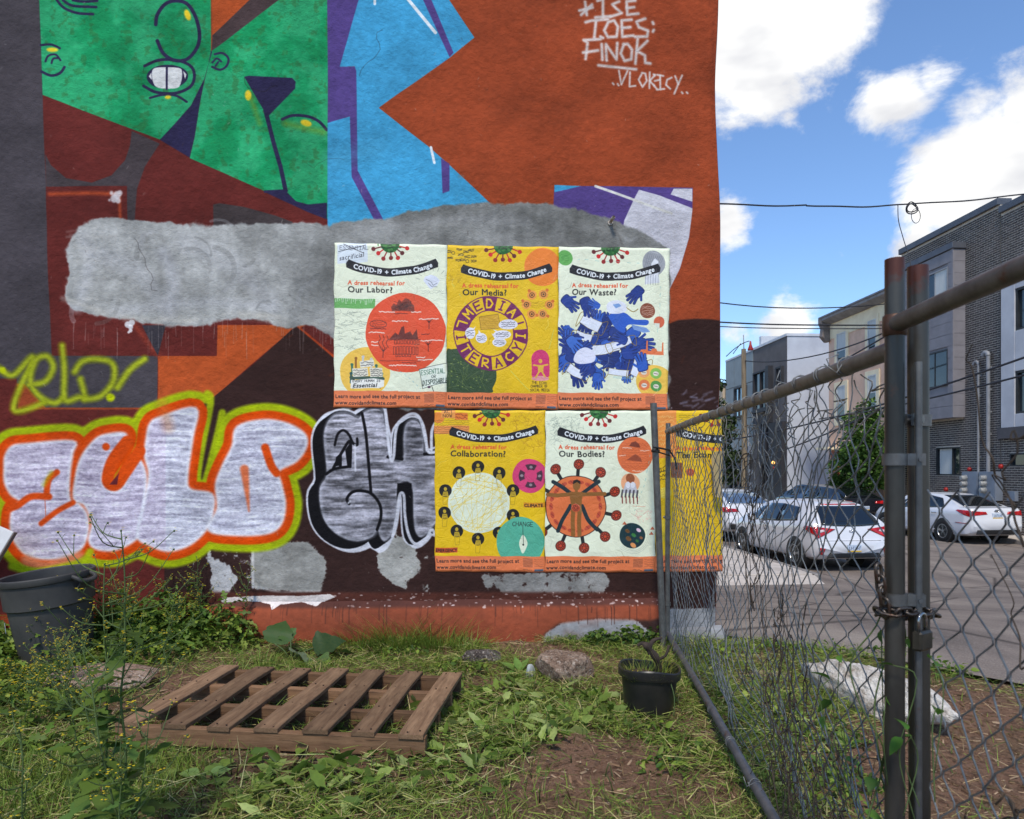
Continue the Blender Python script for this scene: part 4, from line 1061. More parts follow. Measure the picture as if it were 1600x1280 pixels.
# 4 ---- Collaboration
p = new_poster(YEL)
p.ell((6, 11), 9, 9, (222, 130, 50)); p.poly([(11, -1), (33, -1), (32, 13), (10, 11)], (228, 150, 70)); p.hand('ACT', 15, -.5, 4.5, 3.6, .8, (90, 60, 30)); p.hand('NOW', 13, 5.5, 5, 3.8, .8, (90, 60, 30))
p.rect(32, 4, 52, 15, (222, 120, 44)); p.scrawl(33, 5, 51, 14, 2, 1, (140, 60, 30), .9); p.rect(0, 24, 55, 37, (226, 140, 70)); p.scrawl(0, 14, 54, 38, 7, .6, (110, 76, 30), .7)
for _ in range(70):
    x, y = RNG.uniform(125, 172), RNG.uniform(4, 60); p.stroke(catmull([(x + RNG.normal(0, 3), y + RNG.normal(0, 3)) for _ in range(4)], 4), .4, (170, 120, 20), .8)
virus(p, 89); ribbon(p, 27, 160, 26)
heading(p, 25, 61.5, 'Collaboration?', 88)
p.ell((150, 103), 27, 27, (210, 62, 110))
for a in range(4):
    aa = np.linspace(a * math.pi / 2 - .5, a * math.pi / 2 + .5, 7)
    p.poly(np.concatenate([np.stack([152 + 19 * np.cos(aa), 103 + 19 * np.sin(aa)], 1), np.stack([152 + 10 * np.cos(aa[::-1]), 103 + 10 * np.sin(aa[::-1])], 1)]), (74, 44, 58)); p.ell((152 + 14 * math.cos(a * math.pi / 2), 103 + 14 * math.sin(a * math.pi / 2)), 2.6, 2.2, (150, 130, 136))
p.ell((70, 146), 49, 48, (220, 226, 200))
for _ in range(52):
    a, b = RNG.uniform(0, 6.28, 2); p.stroke([(70 + 45 * math.cos(a), 146 + 44 * math.sin(a)), (70 + 45 * math.cos(b), 146 + 44 * math.sin(b))], .55, (222, 186, 60), .8)
for i in range(10):
    a = math.radians(-92 + i * 36 + (i > 2) * 4); x, y = 70 + 57 * math.cos(a), 146 + 57 * math.sin(a)
    p.ell((x, y), 10, 10, (28, 24, 20)); p.ell((x, y - 2.5), 2.6, 3, (190, 160, 40)); p.poly([(x - 5, y + 9), (x - 3.5, y + 1.5), (x + 3.5, y + 1.5), (x + 5, y + 9)], (196, 164, 36))
    p.stroke([(x - 4, y + 9), (x - 3, y + 22), (x + 3, y + 22), (x + 4, y + 9)], .5, (120, 96, 24), .8); p.scrawl(x - 3, y + 2, x + 3, y + 8, 3, .5, (70, 56, 30), .8)
p.text('CLIMATE', 142, 152, 7, (40, 24, 20), fit=30, bold=.03); p.rect(141, 145, 176, 153, (200, 90, 40), .45); p.text('CLIMATE', 142, 152, 7, (40, 24, 20), fit=30, bold=.03)
p.rect(1, 217, 36, 225, (206, 84, 40)); p.text('EMERGENCY', 1.5, 224, 7.5, (40, 24, 20), fit=34, bold=.03)
p.ell((136, 207), 38.5, 39, (84, 172, 142)); [p.stroke([(104 + i * 6, 176 + (i % 3) * 6), (150 + i * 3, 240 - i * 4)], .4, (60, 138, 112), .5) for i in range(10)]
p.hand('CHANGE', 123, 176, 6.5, 4.2, .9, (40, 60, 54)); p.poly([(140, 196), (146, 206), (146, 214), (140, 226), (134, 214), (134, 206)], (222, 228, 200), smooth=4); p.stroke([(140, 183), (140, 212)], .8, (30, 40, 40)); p.ell((140, 212), 1.5, 1.5, (30, 40, 40))
footer(p); POST.append(p)
# 5 ---- Bodies
p = new_poster(MINT)
for _ in range(70):
    x, y = RNG.uniform(4, 56), RNG.uniform(8, 50); p.stroke(catmull([(x + RNG.normal(0, 3), y + RNG.normal(0, 2.5)) for _ in range(4)], 4), .4, (140, 150, 136), .8)
virus(p, 84, .1); ribbon(p, 22, 155, 26)
heading(p, 21, 61.5, 'Our Bodies?', 73)
p.ell((141, 70), 28, 29, (222, 112, 62)); p.scrawl(120, 50, 162, 92, 12, .5, (150, 60, 36), .6)
for x, y, w_ in ((122, 58, 14), (150, 62, 14), (116, 70, 10), (138, 94, 18)): p.scrawl(x, y, x + w_, y + 2, 1, 1.1, (236, 210, 190), .9, .3)
p.poly([(132, 56), (136, 50), (142, 48), (148, 52), (150, 58)], (100, 46, 34), .8); p.poly([(128, 78), (136, 72), (142, 68), (150, 74), (152, 80)], (100, 46, 34), .6)
p.ell((134, 114), 15, 15, (232, 166, 122)); p.ell((134, 107), 7, 8, (150, 84, 50)); p.poly([(126, 114), (142, 114), (146, 130), (122, 130)], (190, 190, 196)); p.ell((130, 117), 3.5, 5, (222, 222, 228)); p.ell((138, 117), 3.5, 5, (222, 222, 228))
for x in (122, 128, 134, 140, 146): p.stroke([(x, 126), (x - 1, 136)], 3, (84, 80, 84)); p.stroke([(x, 136), (x, 146)], 1.8, (130, 50, 44))
curve_dash(p, [(165, 70), (158, 110), (148, 140), (140, 160)], (130, 190, 184)); p.stroke([(138, 150), (158, 151)], .8, (226, 150, 120), .8)
for _ in range(16): x, y = RNG.uniform(140, 168), RNG.uniform(156, 176); p.stroke(catmull([(x + RNG.normal(0, 3), y + RNG.normal(0, 3)) for _ in range(4)], 4), .5, (230, 178, 160), .8)
cx, cy = 48, 151
for i in range(11):
    a = math.radians(-90 + i * 360 / 11.0 + 4); x, y = cx + 66 * math.cos(a), cy + 67 * math.sin(a)
    p.stroke([(cx, cy), (x, y)], 5.4, (30, 32, 32)); p.ell((x, y), 8.3, 8.3, (196, 70, 40)); p.ring((x, y), 7.8, 1, (50, 24, 20))
    for k in range(9): b = k * .7; p.ring((x + 4.6 * math.cos(b), y + 4.6 * math.sin(b)), 1.9, .8, (60, 26, 22), n=8)
p.ell((cx, cy), 48.5, 49, (44, 28, 26)); p.ell((cx, cy), 47.3, 47.8, (222, 114, 62))
for i in range(18):
    a = i * 2 * math.pi / 18; x, y = cx + 39 * math.cos(a), cy + 39 * math.sin(a); p.ell((x, y), 6, 3, (186, 72, 48), .9, rot=a + 1.57); p.stroke([(x - 2, y - 2), (x + 2, y + 2)], .7, (110, 40, 30))
DK, SK = (28, 46, 52), (140, 92, 40)
for q in ([(40, 150), (28, 172), (20, 190)], [(58, 150), (68, 172), (82, 188)], [(42, 132), (28, 122), (12, 112)], [(56, 132), (70, 122), (84, 112)]): p.stroke(q, 6, DK, smooth=4)
p.stroke([(42, 132), (20, 134), (4, 132)], 6, SK); p.stroke([(56, 132), (76, 132), (94, 131)], 6, SK)
p.poly([(38, 128), (60, 128), (57, 150), (58, 160), (40, 160), (41, 150)], SK); p.stroke([(44, 158), (44, 196)], 6.5, SK); p.stroke([(54, 158), (54, 196)], 6.5, SK)
p.ell((49, 118), 6, 7.5, SK); p.poly([(43, 116), (44, 110), (50, 108), (55, 111), (55, 116), (50, 112)], (40, 30, 26)); p.stroke([(49, 124), (49, 130)], 4.5, SK)
p.ell((48, 153), 7, 6.5, (200, 84, 50)); [p.ring((48 + 3.6 * math.cos(k), 153 + 3.4 * math.sin(k)), 1.6, .7, (90, 36, 26), n=8) for k in range(6)]
p.ell((138, 197), 20.5, 20, (24, 52, 58))
for x, y, c, r in ((130, 190, (110, 74, 40), 4), (140, 196, (60, 120, 60), 4), (148, 188, (222, 190, 206), 4), (132, 202, (110, 74, 40), 5), (146, 205, (60, 110, 60), 3), (140, 212, (226, 150, 90), 5), (152, 200, (140, 90, 60), 3)): p.ell((x, y), r, r * .7, c, rot=.6)
for x, y in ((126, 178), (170, 186), (168, 194)): p.poly([(x - 4, y + 2), (x, y - 3), (x + 4, y + 2)], (190, 96, 60))
for r_ in (23, 25.5, 28): p.ring((139, 197), r_, .5, (170, 180, 168), .8, a0=-.4, a1=2.4)
footer(p); POST.append(p)
# 6 ---- the Economy
p = new_poster(YEL)
p.rect(-2, -2, 30, 75, (226, 140, 60)); p.scrawl(2, 6, 26, 70, 9, .7, (236, 200, 120), .7); p.hand('FILL', 1, 92, 4, 2.4, .7, (70, 56, 20)); p.scrawl(0, 86, 14, 112, 4, .9, (70, 56, 20), .9)
p.scrawl(34, 6, 62, 22, 5, .5, (110, 90, 20), .9)
virus(p, 94); ribbon(p, 32, 166, 26)
heading(p, 30, 63, 'The Economy?', 84)
p.rect(22, 82, 40, 106, (140, 84, 44)); [p.stroke([(22 + i * 2.2, 82), (24 + i * 2, 106)], .7, (96, 56, 34)) for i in range(8)]; p.ell((52, 97), 6.5, 6, (206, 96, 50), rot=.6); p.ring((52, 97), 4, 1, (130, 50, 30))
for _ in range(60):
    x, y = RNG.uniform(24, 104), RNG.uniform(110, 220); p.stroke([(x, y), (x + RNG.uniform(-9, 9), y)] if RNG.random() < .5 else [(x, y), (x, y + RNG.uniform(-6, 6))], .6, (150, 118, 14), .9)
for _ in range(26): x, y = RNG.uniform(30, 104), RNG.uniform(120, 220); p.stroke([(x, y), (x + RNG.normal(0, 2), y + RNG.uniform(2, 4))], 1, (60, 48, 20), .9)
p.ell((14, 130), 10, 9, (222, 200, 90), .8); p.ell((10, 190), 7, 18, (214, 196, 80), .5)
p.rect(-2, 229, 180, 260, FOOT); footer(p); POST.append(p)

M_POST = []
for i, pp in enumerate(POST):
    sheet = 1 + .08 * (mnoise(40, 40, 90 + i, 4, pp.w, pp.h) - .5)
    pp.a *= sheet[..., None]
    for _ in range(14):      # creases, paste runs and rubbed spots in the paper
        x, y = RNG.uniform(0, 175), RNG.uniform(0, 255); a = RNG.uniform(0, 6.28); q = [(x, y), (x + 9 * math.cos(a), y + 9 * math.sin(a)), (x + 17 * math.cos(a + .4), y + 17 * math.sin(a + .4))]
        pp.stroke(q, .9, (250, 250, 240) if RNG.random() < .6 else (90, 84, 60), RNG.uniform(.1, .35), soft=.6)
    for _ in range(5): pp.stroke([(RNG.uniform(0, 175), RNG.uniform(0, 200))] * 1 + [(RNG.uniform(0, 175), RNG.uniform(200, 255))] * 1, RNG.uniform(3, 9), (120, 112, 84), .05, soft=8)
    m = Mat('poster_paper', rough=.5, spec=.35)
    uv = m.node('ShaderNodeUVMap'); uv.uv_map = 'UVMap'
    ti = m.node('ShaderNodeTexImage', image=pp.image('poster_print'), extension='EXTEND', interpolation='Cubic'); m.link(uv.outputs[0], ti.inputs[0])
    m.color(ti.outputs[0])
    b = m.bump(m.noise(9, 7, .72, sc=(1, 1, 1), dist=1.6), .5, .014)
    w = m.node('ShaderNodeTexVoronoi', feature='DISTANCE_TO_EDGE'); w.inputs['Scale'].default_value = 13; m.link(m.vec('Object'), w.inputs[0])
    b = m.bump(m.rng(w.outputs['Distance'], 0, .05), .22, .003, b)
    m.bump(m.noise(90, 4, .6), .25, .002, b)
    M_POST.append(m.m)
CORN = [((523, 380), (698.5, 383), (698, 637.5), (522, 637)), ((698.5, 383.5), (873, 386), (872, 640), (698, 638.5)), ((873, 386), (1046, 388.5), (1043, 641), (872, 639.5)),
        ((679, 641.5), (852.5, 641.5), (851.5, 894.5), (680, 893)), ((852.5, 642), (1026, 642), (1023.5, 894.5), (851.5, 894)), ((1026.5, 642), (1204, 642), (1200, 893), (1023.5, 894))]
PLAB = ['pale mint poster Our Labor? with a large red disc, top row left', 'yellow poster Our Media? with a purple MEDIA LITERACY ring', 'pale mint poster Our Waste? covered with blue gloves, beside the wall corner',
        'yellow poster Collaboration? with black portrait discs round a pale circle', 'pale mint poster Our Bodies? with an orange virus and standing figure', 'yellow poster The Economy? behind the wire mesh, wrapped round the wall corner']
order = [3, 4, 5, 0, 1, 2]
for rank, i in enumerate(order):
    a, b, c, d = CORN[i]
    N1, N2 = 44, 60
    org = at_y(a[0], a[1], YW)
    V = np.zeros((N1, N2, 3)); UV = np.zeros((N1, N2, 2))
    for s_ in range(N1):
        for t_ in range(N2):
            fu, fv = s_ / (N1 - 1), t_ / (N2 - 1)
            u = (a[0] * (1 - fu) + b[0] * fu) * (1 - fv) + (d[0] * (1 - fu) + c[0] * fu) * fv
            v = (a[1] * (1 - fu) + b[1] * fu) * (1 - fv) + (d[1] * (1 - fu) + c[1] * fu) * fv
            q = at_y(u, v, YW)
            x, z = q.x, q.z
            x += .0025 * math.sin(fv * 17 + i) * (fu in (0., 1.)) + .0016 * math.sin(fv * 41 + 2 * i)
            z += .0018 * math.sin(fu * 23 + i)
            ed = float(smoothstep(XC, XC - .06, x))
            y = YW - float(fbm(x * 1.7 + 20, z * 1.7 + 20, 71, 3) - .5) * .034 * ed + (1 - ed) * .02
            y -= .0018 + .0008 * rank + .0022 * float(fbm(x * 14, z * 14, 97, 3))
            if x > XC + .012:
                y = YW + .02 + (x - XC - .012); x = XC + .034
            V[s_, t_] = (x, y, z); UV[s_, t_] = (fu, 1 - fv)
    mb = MB(); mb.grid(V - np.array(org))
    o = mb.build('poster', M_POST[i], None, smooth=True)
    o.location = org
    if o.data.polygons[len(o.data.polygons) // 8].normal.y > 0: o.data.flip_normals()
    uvl = o.data.uv_layers.new(name='UVMap'); li = np.zeros(len(o.data.loops), int); o.data.loops.foreach_get('vertex_index', li)
    uvl.data.foreach_set('uv', UV.reshape(-1, 2)[li].ravel())
    sol = o.modifiers.new('thickness', 'SOLIDIFY'); sol.thickness = .0005; sol.offset = 1
    tag(o, PLAB[i], 'poster', 'posters pasted on the mural wall')
del POST
# a tan flap of torn paper over the last poster
org = at_y(1118, 745, YW)
pts = [(1107, 712), (1113, 706), (1128, 705), (1124, 740), (1124, 778), (1112, 776), (1109, 745)]
mb = MB(); P3 = [at_y(u, v, YW) - org for u, v in pts]
V = [(q.x, -.055 - .012 * math.sin(i * 1.7), q.z) for i, q in enumerate(P3)] + [(q.x * .98, -.053 - .012 * math.sin(i * 1.7), q.z * .98) for i, q in enumerate(P3)]
nq = len(pts); mb.add(V, [tuple(range(nq)), tuple(range(2 * nq - 1, nq - 1, -1))] + [(i, nq + i, nq + (i + 1) % nq, (i + 1) % nq) for i in range(nq)])
o = mb.build('paper_flap', noisy('tan_paper', rgb(176, 156, 110), rgb(160, 140, 100), 20, .8)); o.location = org
tag(o, 'tan scrap of torn paper hanging over the yellow poster at the wall corner', 'paper')
# ================================================================== GROUND, ROAD, PAVEMENT
def edge_x(y):     # left edge of the paved ground
    return np.interp(y, [-6, 1, 2.4, 3.3, 4.0, 4.3, 4.55, 4.6, 80], [5.6, 4.4, 3.7, 2.85, 2.25, 1.95, 1.75, 1.63, 1.63])
def gz(x, y):
    x, y = np.asarray(x, float), np.asarray(y, float)
    drop = np.interp(y, [3.9, 4.6, 5.4, 11.6, 13.0, 400], [0, -.03, -.12, -.98, -1.05, -1.05])
    w = smoothstep(1.0, 1.9, x) * (y < 4.6) + (y >= 4.6)
    w = np.where(x < 1.5, np.where(y < 5, 0, w), w)
    lot = smoothstep(-.02, .35, edge_x(y) - x) * (y < 4.8)
    b = (fbm(x * 2.2 + 11, y * 2.2 + 5, 101, 4) - .5) * .09 + .05 * smoothstep(3.4, 4.4, y) * smoothstep(-.6, -1.8, x)
    return drop * w + b * lot - .03 * (1 - lot) * smoothstep(.0, .05, x - edge_x(y)) + np.where(x > 1.0, -.01, 0)
def ground_material():
    m = Mat('earth', rough=.95, spec=.1)
    f = m.noise(2.6, 8, .65)
    c = m.ramp(f, [(.30, rgb(122, 92, 72)), (.5, rgb(146, 112, 90)), (.72, rgb(112, 94, 66))])
    f2 = m.noise(90, 4, .7)
    c = m.mix(m.rng(f2, .45, .7, 0, .6), c, rgb(164, 136, 112)); c = m.mix(m.rng(m.noise(34, 4, .7), .5, .62, 0, .55), c, rgb(56, 40, 30))
    m.color(c)
    b = m.bump(m.noise(40, 6, .7), .8, .02); m.bump(m.noise(160, 4, .7), .7, .006, b)
    return m.m
xs = np.concatenate([[-320, -120, -40, -16, -8], np.linspace(-5, 4.6, 150), [5, 6, 8, 12, 18, 30, 60, 140, 320]])
ys = np.concatenate([[-60, -20, -6, -2], np.linspace(-.6, 4.9, 90), np.linspace(5.2, 14, 24), [18, 26, 40, 70, 140, 320, 700]])
GX, GY = np.meshgrid(xs, ys, indexing='ij')
g = MB(); g.grid(np.stack([GX, GY, gz(GX, GY)], -1)); ground = g.build('ground', ground_material(), smooth=True, kind='structure')
if ground.data.polygons[500].normal.z < 0: ground.data.flip_normals()
def asphalt():
    m = Mat('worn_asphalt', rough=.9, spec=.2)
    f = m.noise(.9, 7, .65, sc=(1, .35, 1))
    c = m.ramp(f, [(.34, rgb(98, 89, 82)), (.5, rgb(130, 118, 108)), (.64, rgb(152, 140, 127))])
    c = m.mix(m.rng(m.noise(120, 3, .6), .45, .62, 0, .45), c, rgb(82, 76, 72)); c = m.mix(m.rng(m.noise(75, 3, .6), .58, .66, 0, .5), c, rgb(168, 158, 148))
    v = m.node('ShaderNodeTexVoronoi', feature='DISTANCE_TO_EDGE'); v.inputs['Scale'].default_value = .55
    wv = m.node('ShaderNodeMix', data_type='RGBA'); wv.inputs['Factor'].default_value = .12; nz = m.node('ShaderNodeTexNoise'); nz.inputs['Scale'].default_value = 2
    m.link(m.vec('Object'), wv.inputs['A']); m.link(nz.outputs['Color'], wv.inputs['B']); m.link(wv.outputs['Result'], v.inputs[0])
    c = m.mix(m.rng(v.outputs['Distance'], .0, .022, .8, 0), c, rgb(52, 46, 42))
    m.color(c); m.bump(m.noise(140, 3, .6), .5, .005)
    return m.m
ys = np.concatenate([np.linspace(-6, 4.3, 40), np.linspace(4.4, 14, 40), [18, 26, 40, 70, 140, 320]])
P = np.array([[(xx, y, float(np.interp(y, [3.9, 4.6, 5.4, 11.6, 13.0, 400], [0, -.03, -.12, -.98, -1.05, -1.05])) * float(smoothstep(1.0, 1.9, xx) if y < 4.6 else 1) + .004)
              for xx in np.concatenate([np.linspace(edge_x(y) + (.02 * math.sin(y * 9)), 6, 9), [8, 10, 12, 15.62]])] for y in ys])
r = MB(); r.grid(P); road = r.build('road', asphalt(), smooth=True, kind='structure')
if road.data.polygons[10].normal.z < 0: road.data.flip_normals()
M_SLAB = noisy('pavement_concrete', rgb(204, 194, 182), rgb(180, 170, 158), 3.5, .9, bump=.3, bd=.004)
M_KERB = noisy('kerb_stone', rgb(150, 144, 138), rgb(120, 114, 108), 6, .9, bump=.3)
pav = thing('pavement', None, None); pav['kind'] = 'structure'
sl = MB(); sl.box((0, 0, 0), (1.62, 1.5, .12)); slab_me = sl.build('slab', M_SLAB, pav, bevel=.012); first = True
for j in range(14):
    for i in range(3):
        o = slab_me if first else slab_me.copy()
        if not first: COL.objects.link(o); o.parent = pav
        first = False
        o.location = (1.63 + .81 + i * 1.635, 13.75 + j * 1.515, -1.05 + .065 + .004 * ((i * 7 + j * 3) % 3)); o.rotation_euler = (.003 * ((i + j) % 3 - 1), .003 * ((i * j) % 3 - 1), 0)
ap = MB(); ap.add([(1.63, 12.1, -1.02), (6.4, 12.1, -1.055), (6.55, 12.98, -.94), (1.63, 12.98, -.94), (1.63, 12.1, -1.3), (6.4, 12.1, -1.3), (6.55, 12.98, -1.3), (1.63, 12.98, -1.3)], [(0, 1, 2, 3), (4, 5, 1, 0), (5, 6, 2, 1), (6, 7, 3, 2), (7, 4, 0, 3)])
ap.build('ramp', M_SLAB, pav)
kb = MB()
for j in range(20): kb.bx(6.56, 6.70, 13.0 + j * 2.2, 13.0 + j * 2.2 + 2.19, -1.3, -.925)
k1 = kb.build('kerb', M_KERB, pav, bevel=.012)
fp_ = thing('pavement', None, None); fp_['kind'] = 'structure'
kb = MB()
for j in range(34): kb.bx(15.60, 15.75, 2 + j * 2.2, 2 + j * 2.2 + 2.19, -1.4, -.93)
kb.build('kerb', M_KERB, fp_, bevel=.012)
kb = MB(); kb.bx(15.752, 40, 2, 200, -1.4, -.94); kb.build('walk', M_SLAB, fp_)
# ================================================================== PALLET
def wood(name, a, b):
    m = Mat(name, rough=.85, spec=.2)
    f = m.noise(5, 6, .65, sc=(1, 9, 9), dist=.6)
    c = m.ramp(f, [(.3, a), (.68, b)])
    c = m.mix(m.rng(m.noise(3, 5, .6), .42, .7, 0, .5), c, rgb(66, 50, 38)); c = m.mix(m.rng(m.noise(24, 3, .6, sc=(.35, 6, 6)), .60, .68, 0, .6), c, rgb(48, 36, 28))
    oi = m.node('ShaderNodeObjectInfo'); hs = m.node('ShaderNodeHueSaturation'); m.link(c, hs.inputs['Color']); m.link(m.rng(oi.outputs['Random'], 0, 1, .66, 1.3), hs.inputs['Value']); m.color(hs.outputs[0])
    m.bump(m.noise(9, 5, .6, sc=(1, 12, 12)), .5, .004)
    return m.m
M_SLAT = wood('weathered_plank', rgb(96, 72, 53), rgb(142, 114, 87))
M_BEAM = wood('weathered_beam', rgb(106, 78, 56), rgb(140, 108, 80))
pal = thing('pallet', 'weathered brown wooden pallet lying flat on the grass', 'pallet', (-.752, 3.05, .015), math.radians(-8.6))
PLX, PLY = 1.24, .78
def plank(name, L, wd, th, loc, rz, mat, par, warp=.004):
    mb = MB(); k = 9; V = []
    for i in range(k):
        x = -L / 2 + L * i / (k - 1); dz = warp * math.sin(i * .9 + loc[0] * 9); dy = warp * .6 * math.sin(i * 1.3 + loc[1] * 7)
        c = .0025
        V += [(x, -wd / 2 + dy, -th / 2 + dz), (x, wd / 2 + dy, -th / 2 + dz), (x, wd / 2 + dy, th / 2 - c + dz), (x, wd / 2 - c + dy, th / 2 + dz), (x, -wd / 2 + c + dy, th / 2 + dz), (x, -wd / 2 + dy, th / 2 - c + dz)]
    fs = [(0, 1, 2, 3, 4, 5), tuple(6 * (k - 1) + q for q in (5, 4, 3, 2, 1, 0))]
    for i in range(k - 1):
        for q in range(6): fs.append((i * 6 + q, (i + 1) * 6 + q, (i + 1) * 6 + (q + 1) % 6, i * 6 + (q + 1) % 6))
    mb.add(V, fs); o = mb.build(name, mat, par); o.location = loc; o.rotation_euler = (0, 0, rz)
    bm = bmesh.new(); bm.from_mesh(o.data); bmesh.ops.recalc_face_normals(bm, faces=bm.faces); bm.to_mesh(o.data); bm.free()
    return o
for i, y in enumerate((-.372, -.115, .14, .372)):
    plank('stringer', PLX, .036, .068, (0, y, .0455), 0, M_BEAM, pal, .0015)
for i in range(7):
    plank('slat', PLY + .012, .096 + .006 * math.sin(i * 2.1), .017, (-PLX / 2 + .05 + i * .19, .003 * math.sin(i * 3), .0885), math.pi / 2 + .012 * math.sin(i * 1.9), M_SLAT, pal, .0025)
for i in range(3):
    plank('bottom_board', PLY, .11, .014, (-.5 + .5 * i, 0, .006), math.pi / 2, M_BEAM, pal, .001)
nl = MB()
for i in range(7):
    for y in (-.372, -.115, .14, .372):
        for d in (-.02, .024): nl.lathe([(.0, .0015), (.0035, .001), (.0035, -.002)], 7, off=(-PLX / 2 + .05 + i * .19 + d, y + .01 * math.sin(i + d * 90), .0985))
nl.build('nail_heads', noisy('rusty_nail', rgb(70, 48, 38), rgb(50, 40, 36), 40, .6, .5, bump=0), pal, kind='stuff')
# ================================================================== STONES
def rock(name, loc, size, seed, mat, rz=0.0, flat=.35, sub=4, rough=1.0):
    bm = bmesh.new(); bmesh.ops.create_icosphere(bm, subdivisions=sub, radius=1)
    r_ = np.random.default_rng(seed); planes = []
    for _ in range(16):
        n_ = r_.normal(0, 1, 3); n_ /= np.linalg.norm(n_); planes.append((n_, r_.uniform(.62, .95)))
    planes += [(np.array((0, 0, 1.)), .55 + flat * .3), (np.array((0, 0, -1.)), .5)]
    for v in bm.verts:
        p = np.array(v.co); 
        for n_, d in planes:
            q = p.dot(n_)
            if q > d: p = p - n_ * (q - d)
        k = 1 + rough * .10 * (fbm(p[0] * 3 + seed, p[1] * 3 + p[2] * 2, seed, 3) - .5) + rough * .05 * (fbm(p[0] * 9 + seed, p[1] * 9 + p[2] * 7, seed + 3, 3) - .5)
        v.co = Vector(p * k)
    me = bpy.data.meshes.new(name); bm.to_mesh(me); bm.free(); me.materials.append(mat)
    co = np.array([v.co for v in me.vertices]); mn, mx = co.min(0), co.max(0)
    co = (co - (mn + mx) / 2) / (mx - mn) * np.array(size); co[:, 2] += size[2] / 2
    me.vertices.foreach_set('co', co.astype(np.float32).ravel()); me.polygons.foreach_set('use_smooth', [True] * len(me.polygons)); me.update()
    try: me.set_sharp_from_angle(angle=math.radians(28))
    except Exception: pass
    o = put(name, me); o.location = loc; o.rotation_euler = (0, 0, rz); return o
def stonemat(name, a, b, c_):
    m = Mat(name, rough=.9, spec=.2); f = m.noise(9, 8, .7)
    c = m.ramp(f, [(.3, a), (.5, b), (.7, c_)]); c = m.mix(m.rng(m.noise(48, 4, .7), .5, .62, 0, .75), c, rgb(64, 50, 42)); c = m.mix(m.rng(m.noise(70, 3, .6), .58, .64, 0, .6), c, rgb(214, 200, 184)); m.color(c)
    b_ = m.bump(m.noise(14, 7, .7), 1.0, .05); m.bump(m.noise(60, 4, .7), .9, .012, b_); return m.m
M_STONE = stonemat('pinkish_stone', rgb(138, 108, 88), rgb(176, 148, 126), rgb(206, 184, 162))
M_CONC = stonemat('broken_concrete', rgb(122, 98, 80), rgb(166, 140, 120), rgb(200, 178, 156))
def on_ground(u, v, dz=0.0):
    q = at_z(u, v, 0.0)
    for _ in range(6): q = at_z(u, v, float(gz(q.x, q.y)))
    return Vector((q.x, q.y, q.z + dz))
q = on_ground(160, 1078); tag(rock('stone', q + Vector((0, .02, -.03)), (.50, .34, .13), 5, M_STONE, .15), 'broad flat pinkish stone half hidden behind tall weeds, left of the pallet', 'stone', 'stones on the lot')
q = on_ground(880, 1062); tag(rock('stone', q + Vector((0, 0, -.025)), (.31, .26, .15), 9, M_CONC, -.25), 'rough broken concrete lump in front of the grey patched wall foot', 'stone', 'stones on the lot')
q = on_ground(752, 1036); tag(rock('stone', q + Vector((0, 0, -.015)), (.23, .10, .085), 14, stonemat('dark_stone', rgb(64, 56, 52), rgb(96, 88, 82), rgb(176, 166, 158)), -.1), 'small dark and white stone beside the back corner of the pallet', 'stone', 'stones on the lot')
q = on_ground(834, 1056); tag(rock('stone', q + Vector((-.02, -.03, -.005)), (.055, .03, .075), 21, noisy('pale_chip', rgb(176, 182, 180), rgb(150, 156, 156), 20, .8), .2, 1.2, 3), 'little pale grey chip leaning on the broken concrete lump', 'stone', 'stones on the lot')
q = on_ground(1190, 1058); tag(rock('stone', q + Vector((0, 0, -.03)), (.36, .18, .06), 27, M_STONE, .1, 1.0), 'flat brown stone sunk in the grass beyond the wire fence', 'stone', 'stones on the lot')
M_WHT = noisy('whitewashed_block', rgb(214, 208, 198), rgb(150, 134, 116), 11, .9, bump=1, bd=.03, lo=.46, hi=.66)
a, b = on_ground(1290, 1072), on_ground(1452, 1140)
d = b - a; tag(rock('block', (a + b) / 2 + Vector((0, 0, -.03)), (.96, .24, .21), 33, M_WHT, math.atan2(d.y, d.x), .9, 5, 2.4), 'long white painted block lying on the earth beyond the wire fence', 'block')
q = on_ground(640, 993); tag(rock('stone', q + Vector((0, 0, -.01)), (.12, .08, .05), 41, M_STONE, 0, .4, 3), 'small grey stone in the long grass at the wall foot', 'stone', 'stones on the lot')
